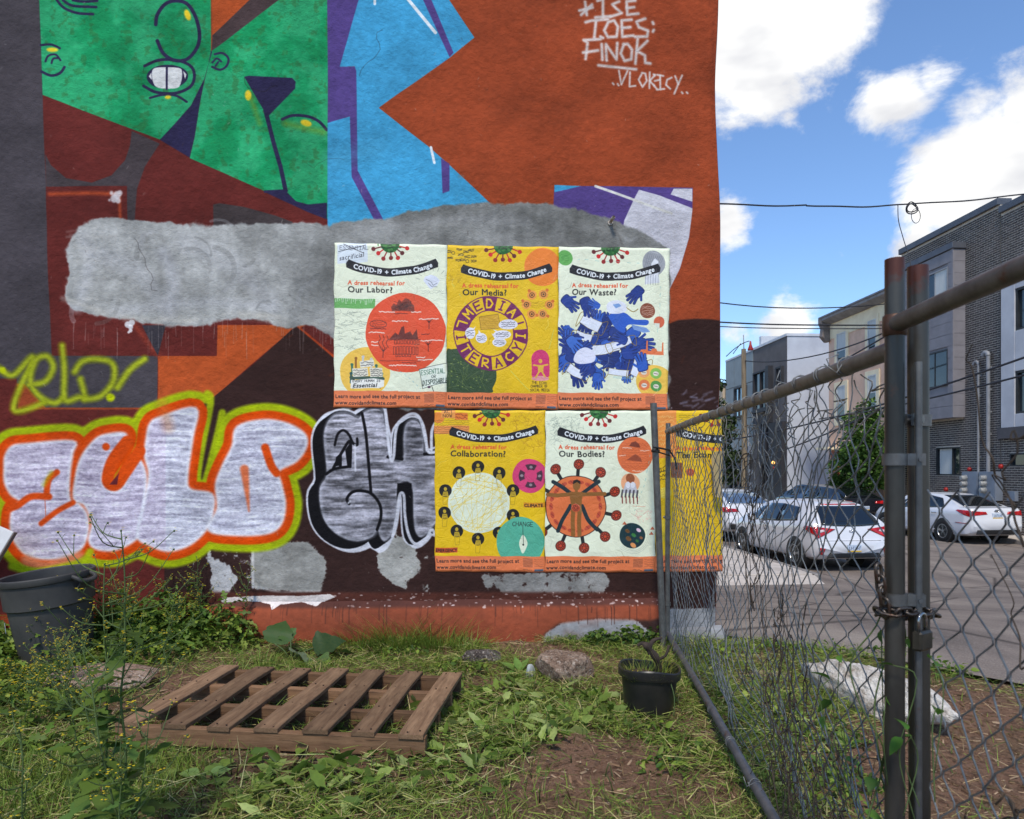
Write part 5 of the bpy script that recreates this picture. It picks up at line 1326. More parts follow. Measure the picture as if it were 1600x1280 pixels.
# ================================================================== TRASH CAN, BOARD, POT
M_PLAS = noisy('grey_plastic', rgb(52, 51, 50), rgb(68, 66, 63), 5, .6, bump=.08, spec=.4)
can = thing('trash_can', 'large dark grey plastic trash can tilted among the weeds', 'trash can')
q = at_t(80, 1020, 3.86); can.scale = (.80, .82, .97); can.location = (q.x + .05, q.y, -.05); can.rotation_euler = (math.radians(3), math.radians(-5.5), .0)
prof = [(.0, .01), (.205, .01), (.212, .03), (.235, .25), (.252, .415), (.262, .42), (.27, .425), (.276, .555), (.288, .56), (.294, .575), (.292, .592), (.284, .598), (.274, .592), (.27, .56), (.262, .43), (.245, .4), (.2, .04), (.0, .035)]
cb = MB(); cb.lathe(prof, 56); cb.build('body', M_PLAS, can, smooth=True, sharp=35)
for a in (math.radians(-14), math.radians(166)):
    hb = MB(); c_, s_ = math.cos(a), math.sin(a)
    P = [(.282, -.075, .575), (.32, -.07, .56), (.335, -.05, .545), (.337, 0, .54), (.335, .05, .545), (.32, .07, .56), (.282, .075, .575)]
    hb.tube([(x * c_ - y * s_, x * s_ + y * c_, z) for x, y, z in catmull(P, 4)], .014, 8)
    P = [(.276, -.06, .50), (.31, -.05, .535), (.31, .05, .535), (.276, .06, .50)]
    hb.add([(x * c_ - y * s_, x * s_ + y * c_, z) for x, y, z in P + [(x, y, z - .01) for x, y, z in P]], [(0, 1, 2, 3), (7, 6, 5, 4), (0, 4, 5, 1), (1, 5, 6, 2), (2, 6, 7, 3)])
    hb.build('handle', M_PLAS, can, smooth=True, sharp=50)
lb = MB(); lb.grid(np.array([[(.268 * math.cos(t) * 1.012, .268 * math.sin(t) * 1.012, z) for z in (.30, .36)] for t in np.linspace(3.6, 3.9, 6)])); lb.build('sticker', noisy('sticker_white', rgb(200, 205, 212), rgb(170, 180, 196), 30, .5, bump=0), can)
bo = thing('board', 'white board leaning against the wall at the picture edge', 'board')
q = at_y(-6, 868, YW - .22); bo.location = q; bo.rotation_euler = (math.radians(-12), math.radians(24), 0)
mb = MB(); mb.box((-.25, 0, .05), (.55, .03, .22)); mb.build('panel', noisy('white_board_paint', rgb(214, 212, 210), rgb(196, 192, 190), 8, .6), bo, bevel=.004)
mb = MB(); mb.box((.028, 0, .05), (.006, .032, .224)); mb.build('edge_strip', noisy('edge_brown', rgb(120, 104, 96), rgb(96, 84, 78), 9, .7), bo)
pot = thing('plant_pot', 'black plastic nursery pot with a dead twig and sprouting weeds by the fence', 'plant pot')
q = on_ground(1021, 1129); pot.scale = (1.06, 1.06, 1.08); pot.location = q + Vector((0, .10, -.01)); pot.rotation_euler = (math.radians(-2), math.radians(3), 0)
pr = [(0, .004), (.094, .004), (.098, .012), (.116, .165), (.1165, .168), (.128, .170), (.131, .178), (.131, .205), (.127, .210), (.121, .206), (.119, .176), (.112, .16), (.1, .10), (0, .10)]
pb = MB(); pb.lathe(pr, 44); pt = pb.build('pot', noisy('black_plastic', rgb(26, 26, 27), rgb(40, 38, 36), 12, .38, bump=.1, spec=.5), pot, smooth=True, sharp=35)
for v in pt.data.vertices:
    if v.co.z > .15:
        a = math.atan2(v.co.y, v.co.x); k = .012 * math.sin(a * 2 + 1) + .006 * math.sin(a * 5); v.co.x *= 1 + k * 1.5; v.co.y *= 1 + k * 1.5; v.co.z += .005 * math.sin(a * 3 + .4) * (v.co.z - .15) / .05
sb_ = MB(); G = np.array([[(.115 * r_ * math.cos(t), .115 * r_ * math.sin(t), .163 + .02 * float(fbm(r_ * 5 * math.cos(t) + 9, r_ * 5 * math.sin(t) + 9, 3, 3)) + .012 * (1 - r_)) for t in np.linspace(0, 2 * math.pi, 25)] for r_ in np.linspace(0.02, .99, 7)])
sb_.grid(G); sb_.build('soil', noisy('potting_soil', rgb(88, 70, 50), rgb(56, 44, 34), 40, .95, bump=.8, bd=.01), pot, smooth=True)
tb = MB(); tb.tube(catmull([(.05, .03, .17), (.03, .0, .235), (-.01, -.01, .285), (-.03, .0, .30)], 6), [.014 + .003 * math.sin(i) for i in range(19)], 9)
tb.tube(catmull([(.0, -.005, .262), (-.03, .0, .30), (-.055, .01, .29)], 6), [.012 - .0005 * i for i in range(13)], 9); tb.tube(catmull([(-.01, -.01, .285), (.01, .0, .315), (.05, .01, .325)], 6), [.012 - .0006 * i for i in range(13)], 9); tb.tube(catmull([(.03, .0, .235), (.06, -.02, .26), (.075, -.01, .30)], 5), .006, 7)
tb.build('twig', noisy('dead_wood', rgb(44, 36, 31), rgb(70, 58, 50), 30, .9, bump=.7, bd=.004, sc=(1, 1, .3)), pot, smooth=True)
# ================================================================== CHAIN-LINK FENCE
FA = np.array((1.207, 4.295)); FD = np.array((-.323, -2.300)); FD = FD / np.linalg.norm(FD); FNv = np.array((-FD[1], FD[0]))   # normal to the street side (+x)
if FNv[0] < 0: FNv = -FNv
def fp(s_, z, off=0.0):
    s_ = np.asarray(s_, float); z = np.asarray(z, float); off = np.asarray(off, float)
    return np.stack(np.broadcast_arrays(FA[0] + FD[0] * s_ + FNv[0] * off, FA[1] + FD[1] * s_ + FNv[1] * off, z), -1)
def fence_t(u):    # where the sight line through photo column u meets the fence: (s, t)
    d = px_dir(u, 700); A = np.array([[-FD[0], d.x], [-FD[1], d.y]]); return np.linalg.solve(A, FA)
def galv(name, a, b, rust=.0, metal=.55, rough=.5):
    m = Mat(name, a, rough, metal, .5)
    f = m.noise(22, 6, .65); c = m.ramp(f, [(.35, a), (.65, b)])
    if rust:
        c = m.mix(m.rng(m.noise(9, 6, .7), .60 - .1 * rust, .70, 0, .85), c, rgb(96, 56, 36))
    m.color(c); m.bump(m.noise(70, 4, .6), .25, .002); return m.m
M_PIPE = galv('galvanised_pipe', rgb(110, 109, 106), rgb(86, 85, 83), .1)
M_BLUEPIPE = galv('blue_grey_pipe', rgb(108, 110, 116), rgb(84, 88, 94), .2)
M_WIRE = galv('galvanised_wire', rgb(134, 134, 131), rgb(98, 98, 96), .0, .35, .5)
def post_material():
    m = Mat('dark_post', rough=.42, metal=.5)
    c = m.ramp(m.noise(14, 6, .6, sc=(1, 1, .25)), [(.35, rgb(54, 52, 48)), (.65, rgb(76, 73, 67))])
    z = m.node('ShaderNodeSeparateXYZ'); m.link(m.vec('Object'), z.inputs[0])
    f = m.node('ShaderNodeMath', operation='ADD'); m.link(z.outputs[2], f.inputs[0])
    n_ = m.node('ShaderNodeMath', operation='MULTIPLY'); n_.inputs[1].default_value = .14; m.link(m.noise(30, 4, .6), n_.inputs[0]); m.link(n_.outputs[0], f.inputs[1])
    c = m.mix(m.rng(f.outputs[0], 1.515, 1.545, 0, .9), c, rgb(88, 44, 30)); c = m.mix(m.rng(m.noise(7, 6, .7), .60, .68, 0, .6), c, rgb(92, 60, 44))
    m.color(c); m.bump(m.noise(60, 4, .6), .25, .002); return m.m
M_POST = post_material()
R1 = .0178
S_POST = fence_t(1398)[0]
fence = thing('chain_link_fence', 'sagging chain-link fence panel between the wall and the near lock post', 'fence')
def pipe(name, pts, r, mat, par, n=18, wall_=.003):
    mb = MB(); mb.tube(pts, r, n, cap=False); P = np.asarray(pts, float)
    for e, o_ in ((0, P[0] - P[1]), (-1, P[-1] - P[-2])):
        d = o_ / np.linalg.norm(o_)
        k = MB(); k.tube([P[e], P[e] - d * .05], r - wall_, n, cap=True); mb.add(np.concatenate(k.v), [f[::-1] for f in k.f])
        # rim
        a = np.arange(n); vs = mb.v[0].reshape(len(P), n, 3)[e]; vi = k.v[0].reshape(2, n, 3)[0]
        mb.add(np.concatenate([vs, vi]), [(i, (i + 1) % n, n + (i + 1) % n, n + i) for i in range(n)])
    return mb.build(name, mat, par, smooth=True, sharp=45)
def rail_z(s_): return 1.347 - .020 * s_ / S_POST
ss = np.linspace(.0, S_POST, 14)
pipe('top_rail', fp(ss, rail_z(ss) + .004 * np.sin(ss * 2)), R1, M_PIPE, fence)
ss2 = np.linspace(-.0, S_POST, 14)
pipe('bottom_rail', fp(ss2, .062 + .006 * np.sin(ss2 * 1.7)), R1 * .95, M_BLUEPIPE, fence)
q = fp(0, 0); pipe('upright', [(q[0], q[1], -.1), (q[0], q[1], .7), (q[0] + .004, q[1], 1.40)], R1 * .85, M_PIPE, fence)
q = fp(S_POST, 0); pipe('post', [(q[0], q[1], -.3), (q[0], q[1], .6), (q[0], q[1], 1.494)], .0172, M_POST, fence, 22)
# plain ring clamps: tension bands on posts
def band(name, par, x, y, z, r, h=.022, tail=(1, 0), mat=None):
    mb = MB(); mb.lathe([(r, -h / 2), (r + .004, -h / 2), (r + .004, h / 2), (r, h / 2)], 22, off=(x, y, z))
    d = np.array((*tail, 0.)); d /= np.linalg.norm(d); ang = math.atan2(d[1], d[0])
    M_ = np.array(Matrix.Rotation(ang, 3, 'Z'))
    for o_ in (-.006, .006): mb.box(np.array((x, y, z)) + M_ @ np.array((r + .016, o_, 0)), (.032, .004, h), M_)
    bolt = MB(); bolt.tube([np.array((x, y, z)) + M_ @ np.array((r + .022, -.016, 0)), np.array((x, y, z)) + M_ @ np.array((r + .022, .018, 0))], .004, 8)
    bolt.lathe([(0, .004), (.008, .004), (.008, -.004), (0, -.004)], 6, np.array(Matrix.Rotation(ang, 3, 'Z') @ Matrix.Rotation(math.pi / 2, 3, 'X')), np.array((x, y, z)) + M_ @ np.array((r + .022, .018, 0)))
    mb.add(np.concatenate(bolt.v), bolt.f)
    return mb.build(name, mat or M_PIPE, par, smooth=True, sharp=35)
qn = fp(S_POST, 0)
for z in (1.12, .86, .28): band('clamp', fence, qn[0], qn[1], z, .0176, tail=FNv * 1.0 + FD * .2)
# tension bar beside the near post
tb = MB(); tb.tube([(qn[0] + .031 * FNv[0] + .004, qn[1] + .031 * FNv[1] - .012, z) for z in (-.05, .5, 1.30)], .0065, 8); tb.build('tension_bar', M_PIPE, fence, smooth=True, sharp=50)
q0 = fp(.0, 0)
for z in (.25, .8): band('clamp', fence, q0[0], q0[1], z, R1 * .87, tail=-FD)
# woven wire: every wire zigzags and hooks its neighbours
def weave(s0, s1, z0, z1, warp, name, par, mat, seed, dcol=.0405, dz=.0375, r=.00165):
    n = int((s1 - s0) / dcol); kz = int((z1 - z0) / dz); mb = MB(); rg = np.random.default_rng(seed)
    for i in range(n):
        k = np.arange(kz + 1); col_ = i + (k + i) % 2
        s_ = s0 + col_ * dcol; z = z0 + k * dz; hook = np.where((k + i) % 2 == 0, -1, 1) * .0022
        s_ = s_ + hook * 1.0
        S, Z, O = warp(s_, z, i, rg)
        O = O + np.where(k % 2 == 0, .0016, -.0016)
        P = fp(S, Z, O)
        # round the knuckles a little
        Q = [P[0]]
        for a_ in range(1, len(P) - 1):
            Q.append(P[a_] + (P[a_ - 1] - P[a_]) * .13); Q.append(P[a_] + (P[a_ + 1] - P[a_]) * .13)
        Q.append(P[-1])
        mb.tube(np.array(Q), r, 5, cap=False)
    return mb.build(name, mat, par, smooth=True)
def warp_far(s_, z, i, rg):
    top = smoothstep(.75, 1.35, z); loose = smoothstep(.55, 1.1, s_) * smoothstep(S_POST + .2, S_POST - .35, s_)
    n1 = (fbm(s_ * 5.1, z * 3.1, 201, 3) - .5); n2 = (fbm(s_ * 4.3 + 31, z * 2.7 + 7, 203, 3) - .5)
    S = s_ + n1 * (.022 + .18 * top * loose) + .012 * (vnoise(s_ * 40, z * 30, 5) - .5) + .06 * np.sin(z * 5 + 1) * loose * .4
    S = S + .10 * loose * top * (z - .75)
    Z = z + n2 * (.03 + .10 * top * loose) - .02 * loose * top
    Z = np.minimum(Z, rail_z(s_) - .004 - .10 * loose * rg.random())
    bulge = .085 * smoothstep(.45, .0, z) * smoothstep(.6, 1.3, s_) * (1 + .5 * np.sin(s_ * 7))
    O = .024 + bulge + (fbm(s_ * 3, z * 4, 207, 3) - .5) * (.05 + .08 * loose)
    S = np.clip(S, .012, S_POST - .028)
    O = np.maximum(O, np.where((z > 1.28) | (z < .1), .022, .004))
    return S, Z, O
weave(.02, S_POST - .03, .015, 1.37, warp_far, 'wire_mesh', fence, M_WIRE, 3)
# stray unravelled strands hanging from the rail
mb = MB(); rg = np.random.default_rng(12)
for i in range(20):
    s_ = rg.uniform(1.0, S_POST - .15); L = rg.uniform(.12, .5); k = 12; t = np.linspace(0, 1, k)
    S = s_ + np.cumsum(rg.normal(0, .012, k)); Z = rail_z(s_) + .02 - t * L; mb.tube(catmull(fp(S, Z, .024 + rg.normal(0, .008, k)), 3), .0016, 5, cap=False)
mb.build('loose_wires', M_WIRE, fence, smooth=True, kind='stuff')
# wire ties twisted round the top and bottom rails
ti = MB(); a = np.linspace(0, 2 * math.pi * 1.7, 22)
ti.tube(np.stack([np.linspace(-.012, .016, 22), np.cos(a) * (R1 + .0022), np.sin(a) * (R1 + .0022)], 1), .0017, 5)
ti.tube([(.016, (R1 + .002) * math.cos(a[-1]), (R1 + .002) * math.sin(a[-1])), (.024, .034, .0), (.018, .045, -.03)], .0017, 5)
tie0 = ti.build('tie_wire', M_WIRE, fence, smooth=True); first = True
for s_ in [.14, .3, .42, .62, .85, 1.0, 1.25, 1.42, 1.6, 1.74, 1.86, 2.0, 2.14, 2.23, 2.4, 2.55, 2.72, 2.86]:
    o = tie0 if first else tie0.copy()
    if not first: COL.objects.link(o); o.parent = fence
    first = False
    p = fp(s_, rail_z(s_)); o.location = p; o.rotation_euler = (rg.uniform(0, 6.28), 0, math.atan2(FD[1], FD[0]))
for s_ in [.4, .9, 1.4, 1.75, 2.1, 2.5]:
    o = tie0.copy(); COL.objects.link(o); o.parent = fence; o.location = fp(s_, .062); o.rotation_euler = (rg.uniform(0, 6.28), 0, math.atan2(FD[1], FD[0])); o.scale = (1, .95, .95)
# ---- the gate nearer to the viewer
gate = thing('chain_link_gate', 'rusting chain-link gate panel running out at the right, nearest the viewer', 'gate')
S_END = 4.75
ss = np.linspace(S_POST - .004, S_END, 10); pipe('top_rail', fp(ss, 1.372 - .003 * (ss - S_POST)), .0165, M_PIPE, gate)
mb = MB(); mb.lathe([(.0174, -.02), (.0205, -.018), (.0215, 0), (.0205, .018), (.0174, .02)], 20, off=(qn[0], qn[1], 1.37)); mb.build('collar', galv('rusty_collar', rgb(86, 76, 66), rgb(78, 56, 44), .8), gate, smooth=True)
def warp_near(s_, z, i, rg):
    S = s_ + (fbm(s_ * 4, z * 3, 221, 3) - .5) * .05 - .04 * smoothstep(.2, .0, s_ - S_POST) * 0
    return np.maximum(S, S_POST + .05), z + (fbm(s_ * 3 + 9, z * 3, 223, 3) - .5) * .05, .028 + (fbm(s_ * 3, z * 3, 227, 3) - .5) * .05
weave(S_POST + .06, S_END, .02, 1.10, warp_near, 'wire_mesh', gate, M_WIRE, 4)
# broken strands above the torn edge of the mesh
q = fp(S_END, 0); pipe('upright', [(q[0], q[1], -.2), (q[0], q[1], 1.40)], .0205, M_PIPE, gate)
# ---- free standing posts
p2 = at_t(1434, 735, 1.315)
fpst = thing('fence_post', 'dark rusty topped steel post standing just behind the lock post', 'post', (p2.x, p2.y, 0), 0, 'fence posts')
pipe('tube', [(.006, .0, -.3), (.003, 0, .6), (0, 0, 1.492)], .0188, M_POST, fpst, 22)
band('clamp', fpst, .0, 0, 1.195, .0192, tail=(-.6, -.5))
b0, t0 = at_t(1036, 998, 4.24), at_t(1021, 630, 4.20)
fp2 = thing('fence_post', 'thin grey steel post leaning beside the posters at the far end of the fence', 'post', (b0.x, b0.y, 0), 0, 'fence posts')
dv = t0 - b0; pipe('tube', [(-.01, 0, -.2), (0, 0, 0.04), (dv.x * .5, dv.y * .5, t0.z * .52), (dv.x, dv.y, t0.z)], .0205, M_PIPE, fp2)
# black cable ties between the thin post and the panel
c_ = at_t(1036, 704, 4.26)
tie = MB(); pa, pb_ = at_t(1020, 699, 4.17), at_t(1046, 704, 4.31); pc, pd = at_t(1024, 705, 4.17), at_t(1045, 712, 4.31)
tie.tube([pa - Vector((0, .02, 0)), (pa + pb_) / 2 - Vector((0, .02, -.002)), pb_ - Vector((0, .02, 0))], .006, 7); tie.tube([pc, pd - Vector((0, .02, 0))], .005, 7)
tie.tube([pb_, pb_ + Vector((.02, -.05, -.05)), pb_ + Vector((.03, -.06, -.12))], .006, 7); tie.lathe([(.0215, -.009), (.026, -.008), (.026, .008), (.0215, .009)], 16, off=tuple(fp2.location + Vector((dv.x * .78, dv.y * .78, 1.22 - fp2.location.z))))
M_BLACK = noisy('black_rubber', rgb(24, 24, 25), rgb(36, 35, 34), 20, .6, bump=.1)
tag(tie.build('strap', M_BLACK, smooth=True), 'black strap tying the thin leaning post to the fence panel', 'strap')
# ---- chain and padlock round the two near posts
M_CHAIN = galv('rusty_chain', rgb(92, 86, 80), rgb(70, 58, 50), .5, .7, .4)
ch = thing('lock_chain', 'rusty chain looped round the two near posts', 'chain', (qn[0], qn[1], .835))
lk = MB(); a = np.linspace(0, 2 * math.pi, 17)[:-1]
P = np.stack([np.where(np.abs(np.cos(a)) > .2, np.sign(np.cos(a)) * .008, 0) + .0095 * np.cos(a), .0 * a, 0 * a], 1); P[:, 1] = .0085 * np.sin(a)
lk.tube(np.concatenate([P, P[:1]]), .0032, 6, cap=False, closed=True); link0 = lk.build('link', M_CHAIN, ch, smooth=True)
c2 = np.array((p2.x - qn[0], p2.y - qn[1])); L2 = np.linalg.norm(c2); e = c2 / L2; nrm = np.array((-e[1], e[0])); rr = .0255
path = [(-rr * e + 0 * nrm, .0)]
loop = []
for t in np.linspace(math.pi / 2, 3 * math.pi / 2, 9): loop.append(rr * (math.cos(t) * e + math.sin(t) * nrm))
for t in np.linspace(-math.pi / 2, math.pi / 2, 9): loop.append(c2 + rr * (math.cos(t) * e + math.sin(t) * nrm))
loop = np.array(loop + [loop[0]]); seg = np.linalg.norm(np.diff(loop, axis=0), axis=1); cum = np.concatenate([[0], np.cumsum(seg)]); NL = int(cum[-1] / .0215); first = True
for i in range(NL):
    d0, d1 = cum[-1] * i / NL, cum[-1] * (i + .6) / NL
    g_ = lambda d: np.array([np.interp(d, cum, loop[:, 0]), np.interp(d, cum, loop[:, 1])])
    A_, B_ = g_(d0), g_(min(d1, cum[-1])); dd = B_ - A_
    o = link0 if first else link0.copy()
    if not first: COL.objects.link(o); o.parent = ch
    first = False
    zz = .012 * math.sin(6.28 * i / NL) - .006
    o.location = (A_[0], A_[1], zz); o.rotation_euler = (math.pi / 2 * (i % 2) + .5, .1 * math.sin(i), math.atan2(dd[1], dd[0]))
for k in range(4):
    o = link0.copy(); COL.objects.link(o); o.parent = ch; o.location = (-.026 - .004 * k, -.012, .012 + .021 * k); o.rotation_euler = (1.5 * (k % 2), 1.45, .4)
pl = at_t(1441, 985, 1.255)
lockt = thing('padlock', 'brass padlock hanging from the rusty chain', 'padlock', pl, .5)
mb = MB(); mb.box((0, 0, -.018), (.042, .019, .036)); mb.build('body', noisy('padlock_case', rgb(52, 50, 46), rgb(84, 78, 66), 30, .4, .6, bump=.1), lockt, bevel=.004)
mb = MB(); a = np.linspace(0, math.pi, 12); mb.tube(np.concatenate([[(.0125, 0, -.002)], np.stack([.0125 * np.cos(a), 0 * a, .018 + .0125 * np.sin(a)], 1), [(-.0125, 0, -.002)]]), .0032, 8); mb.build('shackle', galv('shackle_steel', rgb(170, 170, 168), rgb(130, 130, 128), 0, .9, .25), lockt, smooth=True)
# ================================================================== BUILDINGS ACROSS THE STREET
XF = 17.0; GZ0 = -0.94
M_GLASS = Mat('dark_glass', rgb(30, 38, 42), .06, 0, .8); M_GLASS.color(M_GLASS.ramp(M_GLASS.noise(.6, 3, .5), [(.35, rgb(24, 30, 34)), (.7, rgb(52, 62, 66))])); M_GLASS = M_GLASS.m
M_GLASS_SKY = Mat('sky_glass', rgb(150, 166, 178), .05, .8, .9).m
M_FRAME = noisy('dark_frame', rgb(36, 38, 40), rgb(48, 50, 52), 6, .5, bump=0)
M_CURT = noisy('curtain', rgb(206, 208, 204), rgb(184, 188, 184), 6, .9, bump=.2, sc=(1, 12, .3))
M_BRICK = None
def brickmat():
    m = Mat('dark_brick', rough=.8, spec=.25)
    oi = m.node('ShaderNodeObjectInfo')
    f = m.noise(4.2, 5, .6); at = m.node('ShaderNodeVertexColor', layer_name='Col')
    c = m.ramp(f, [(.3, rgb(70, 64, 62)), (.7, rgb(94, 87, 84))]); c = m.mix(1.0, c, at.outputs['Color'], 'MULTIPLY'); m.color(c); return m.m
M_BRICK = brickmat(); M_MORTAR = noisy('pale_mortar', rgb(200, 190, 174), rgb(180, 170, 156), 5, .9, bump=.2)
BL_, BH_, JT = .215, .058, .019
def bricks(b, x, y0, y1, z0, z1, holes=(), single=0):
    """courses of bricks on a street front (plane x, seen from -x): the nearest as bricks of their own, the rest joined"""
    big = MB(); rg = np.random.default_rng(int(abs(y0 * 100)) + 3); ones = []
    ch = BH_ + JT; rows = int((z1 - z0) / ch)
    for r_ in range(rows):
        z = z0 + r_ * ch; yy = y0 - (BL_ + JT) / 2 * (r_ % 2)
        while yy < y1:
            a, e = max(yy, y0), min(yy + BL_, y1); yy += BL_ + JT
            if e - a < .03: continue
            segs = [(a, e)]
            for h in holes:
                ns = []
                for (p, q) in segs:
                    if z + BH_ > h[2] and z < h[3] and q > h[0] and p < h[1]:
                        if p < h[0] - .02: ns.append((p, h[0]))
                        if q > h[1] + .02: ns.append((h[1], q))
                    else: ns.append((p, q))
                segs = ns
            for p, q in segs:
                k = rg.uniform(.72, 1.22)
                if abs(q - p - BL_) < 1e-6 and single: ones.append((rg.random() * 0 + (p + q) / 2 + abs(z - 1.0) * .5, (p + q) / 2, z + BH_ / 2, k, p, q, z))
                else: big.bx(x - .005 - .003 * rg.random(), x + .01, p, q, z, z + BH_, col=(k, k, k))
    ones.sort()
    if single:
        mb = MB(); mb.box((0, 0, 0), (.026, BL_, BH_), col=(1, 1, 1)); me = mb.mesh('brick', M_BRICK)
        for o_ in ones[:single]:
            o = put('brick', me, b); o.location = (x + .007 - .003 * (o_[3] - .9), o_[1], o_[2])
    for o_ in ones[single:]: big.bx(x - .005 - .003 * rg.random(), x + .01, o_[4], o_[5], o_[6], o_[6] + BH_, col=(o_[3],) * 3)
    o = big.build('brickwork', M_BRICK, b, kind='stuff'); return o
def holed(mb, x0, x1, y0, y1, z0, z1, holes):
    Y = sorted({y0, y1, *[min(max(q, y0), y1) for h in holes for q in h[:2]]}); Z = sorted({z0, z1, *[min(max(q, z0), z1) for h in holes for q in h[2:]]})
    for a, e in zip(Y[:-1], Y[1:]):
        for c, d in zip(Z[:-1], Z[1:]):
            if not any(h[0] <= (a + e) / 2 <= h[1] and h[2] <= (c + d) / 2 <= h[3] for h in holes): mb.bx(x0, x1, a, e, c, d)
def window(par, x, y0, y1, z0, z1, depth=.1, frame=.05, bars=(), glass=None, fm=None, curtain=None, name='window', proud=.012, blind=False):
    """a window in a street front seen from -x"""
    fm = fm or M_FRAME; f = MB(); xo, xi = x - proud, x + depth
    f.bx(xo, xi, y0, y0 + frame, z0, z1); f.bx(xo, xi, y1 - frame, y1, z0, z1); f.bx(xo + .002, xi, y0 + frame, y1 - frame, z1 - frame, z1); f.bx(xo + .002, xi, y0 + frame, y1 - frame, z0, z0 + frame)
    for k, pos in bars:
        if k == 'v': yy = y0 + (y1 - y0) * pos; f.bx(xo + .02, xi - .02, yy - .022, yy + .022, z0 + frame, z1 - frame)
        else: zz = z0 + (z1 - z0) * pos; f.bx(xo + .024, xi - .02, y0 + frame, y1 - frame, zz - .022, zz + .022)
    w = f.build(name, fm, par)
    p_ = MB(); p_.bx(xi - .03, xi - .02, y0 + frame * .5, y1 - frame * .5, z0 + frame * .5, z1 - frame * .5); p_.build('pane', glass or M_GLASS, w)
    if curtain:
        a, e = curtain; c = MB(); c.bx(xi - .034, xi - .0305, y0 + (y1 - y0) * a, y0 + (y1 - y0) * e, z0 + frame, z1 - frame); c.build('curtain', M_CURT, w)
    if blind: c = MB(); c.bx(xi - .034, xi - .0305, y0 + frame, y1 - frame, z0 + (z1 - z0) * .5, z1 - frame); c.build('blind', M_CURT, w)
    return w
# ---------------------------------------------------------------- dark brick building, section A
yA0, yA1 = 21.42, 26.62; zA = at_x(1500, 352, XF).z
zA = 9.76
bA = thing('brick_building', 'dark grey brick building with a boxed grey bay window beside the conduit pipes', 'building', (0, 0, 0), 0, 'buildings across the street')
def fy(u): return at_x(u, 600, XF).y
def fz(u, v): return at_x(u, v, XF).z
gw = (fy(1501), fy(1463), fz(1482, 743), fz(1482, 699))
bay_y0, bay_y1 = 23.0, 25.95; bay_z0, bay_z1 = 2.95, 8.86; XBf = XF - .46
hole_bay = (bay_y0 + .1, bay_y1 - .1, bay_z0, bay_z1)
lw = fy(1418), fz(1418, 520), fz(1418, 447)
HA = [(gw[0], gw[1], gw[2], gw[3]), (lw[0], lw[0] + .6, lw[1], lw[2])]
mb = MB(); holed(mb, XF, XF + .3, yA0, yA1, GZ0 - .3, zA - .002, HA); mb.bx(XF + .3, 30, yA1 - .3, yA1, GZ0 - .3, zA - .01); mb.bx(XF + .3, 30, yA0 + .0, yA0 + .3, GZ0, zA - .01); mb.build('wall', M_MORTAR, bA)
mb = MB(); mb.bx(XF + .3, 30, yA0 + .3, yA1 - .3, zA - .5, zA - .3); mb.build('roof', noisy('roof_felt', rgb(70, 70, 72), rgb(56, 56, 58), 3, .9), bA)
bricks(bA, XF, yA0, yA1, GZ0, zA, [hole_bay, (gw[0], gw[1], gw[2], gw[3]), (lw[0] - .0, lw[0] + .6, lw[1], lw[2])], 180)
M_COPE = noisy('coping_metal', rgb(96, 98, 104), rgb(84, 86, 92), 3, .5, .3, bump=.05)
mb = MB(); mb.bx(XF - .1, XF + .4, yA0, yA1 + .05, zA, zA + .22); mb.build('coping', M_COPE, bA, bevel=.01)
window(bA, XF, gw[0], gw[1], gw[2], gw[3], bars=[('v', .34)], curtain=(.42, .92), name='window')
window(bA, XF, lw[0], lw[0] + .6, lw[1], lw[2], bars=[])
# the bay: lapped panels, each its own board
M_PANEL = noisy('bay_panel', rgb(134, 130, 133), rgb(122, 118, 121), 2.5, .6, bump=.06)
mb = MB(); mb.bx(XBf + .035, XF + .01, bay_y0 + .02, bay_y1 - .02, bay_z0 + .01, bay_z1 - .02); mb.build('bay', M_PANEL, bA)
mb = MB(); mb.bx(XBf - .06, XF - .013, bay_y0 - .06, bay_y1 + .06, bay_z1 - .02, bay_z1 + .2); mb.build('bay_roof', M_COPE, bA, bevel=.01)
wy0, wy1 = at_x(1481, 500, XBf).y, at_x(1448, 500, XBf).y
W1 = (wy0, wy1, at_x(1470, 473, XBf).z, at_x(1470, 421, XBf).z); W2 = (wy0, wy1, at_x(1466, 605, XBf).z, at_x(1466, 549, XBf).z)
pz = np.arange(bay_z0, bay_z1 - .05, .42)
for k, z in enumerate(pz):
    z1_ = min(z + .41, bay_z1 - .02); spans = [(bay_y0 + .1, bay_y1)]
    for w in (W1, W2):
        if z1_ > w[2] and z < w[3]: spans = [(bay_y0 + .1, w[0] - .005), (w[1] + .005, bay_y1)]
    for a, e in spans:
        if e > a:
            mb = MB(); mb.bx(XBf - .004 - .003 * (k % 2), XBf + .02, a, e, z, z1_); mb.build('panel', M_PANEL, bA)
    mb = MB(); mb.bx(XBf + .04, XF - .014, bay_y0 - .004 - .003 * (k % 2), bay_y0 + .02, z, z1_); mb.build('panel', M_PANEL, bA)
mb = MB(); mb.bx(XBf - .012, XBf + .04, bay_y0 - .012, bay_y0 + .1, bay_z0, bay_z1 - .02); mb.build('corner_trim', M_PANEL, bA)
window(bA, XBf, W1[0], W1[1], W1[2], W1[3], bars=[('v', .62)], depth=.05, curtain=(.04, .62), proud=.016, fm=noisy('grey_frame', rgb(150, 150, 150), rgb(136, 136, 138), 4, .5, bump=0)); window(bA, XBf, W2[0], W2[1], W2[2], W2[3], depth=.05, bars=[('v', .62)], proud=.016)
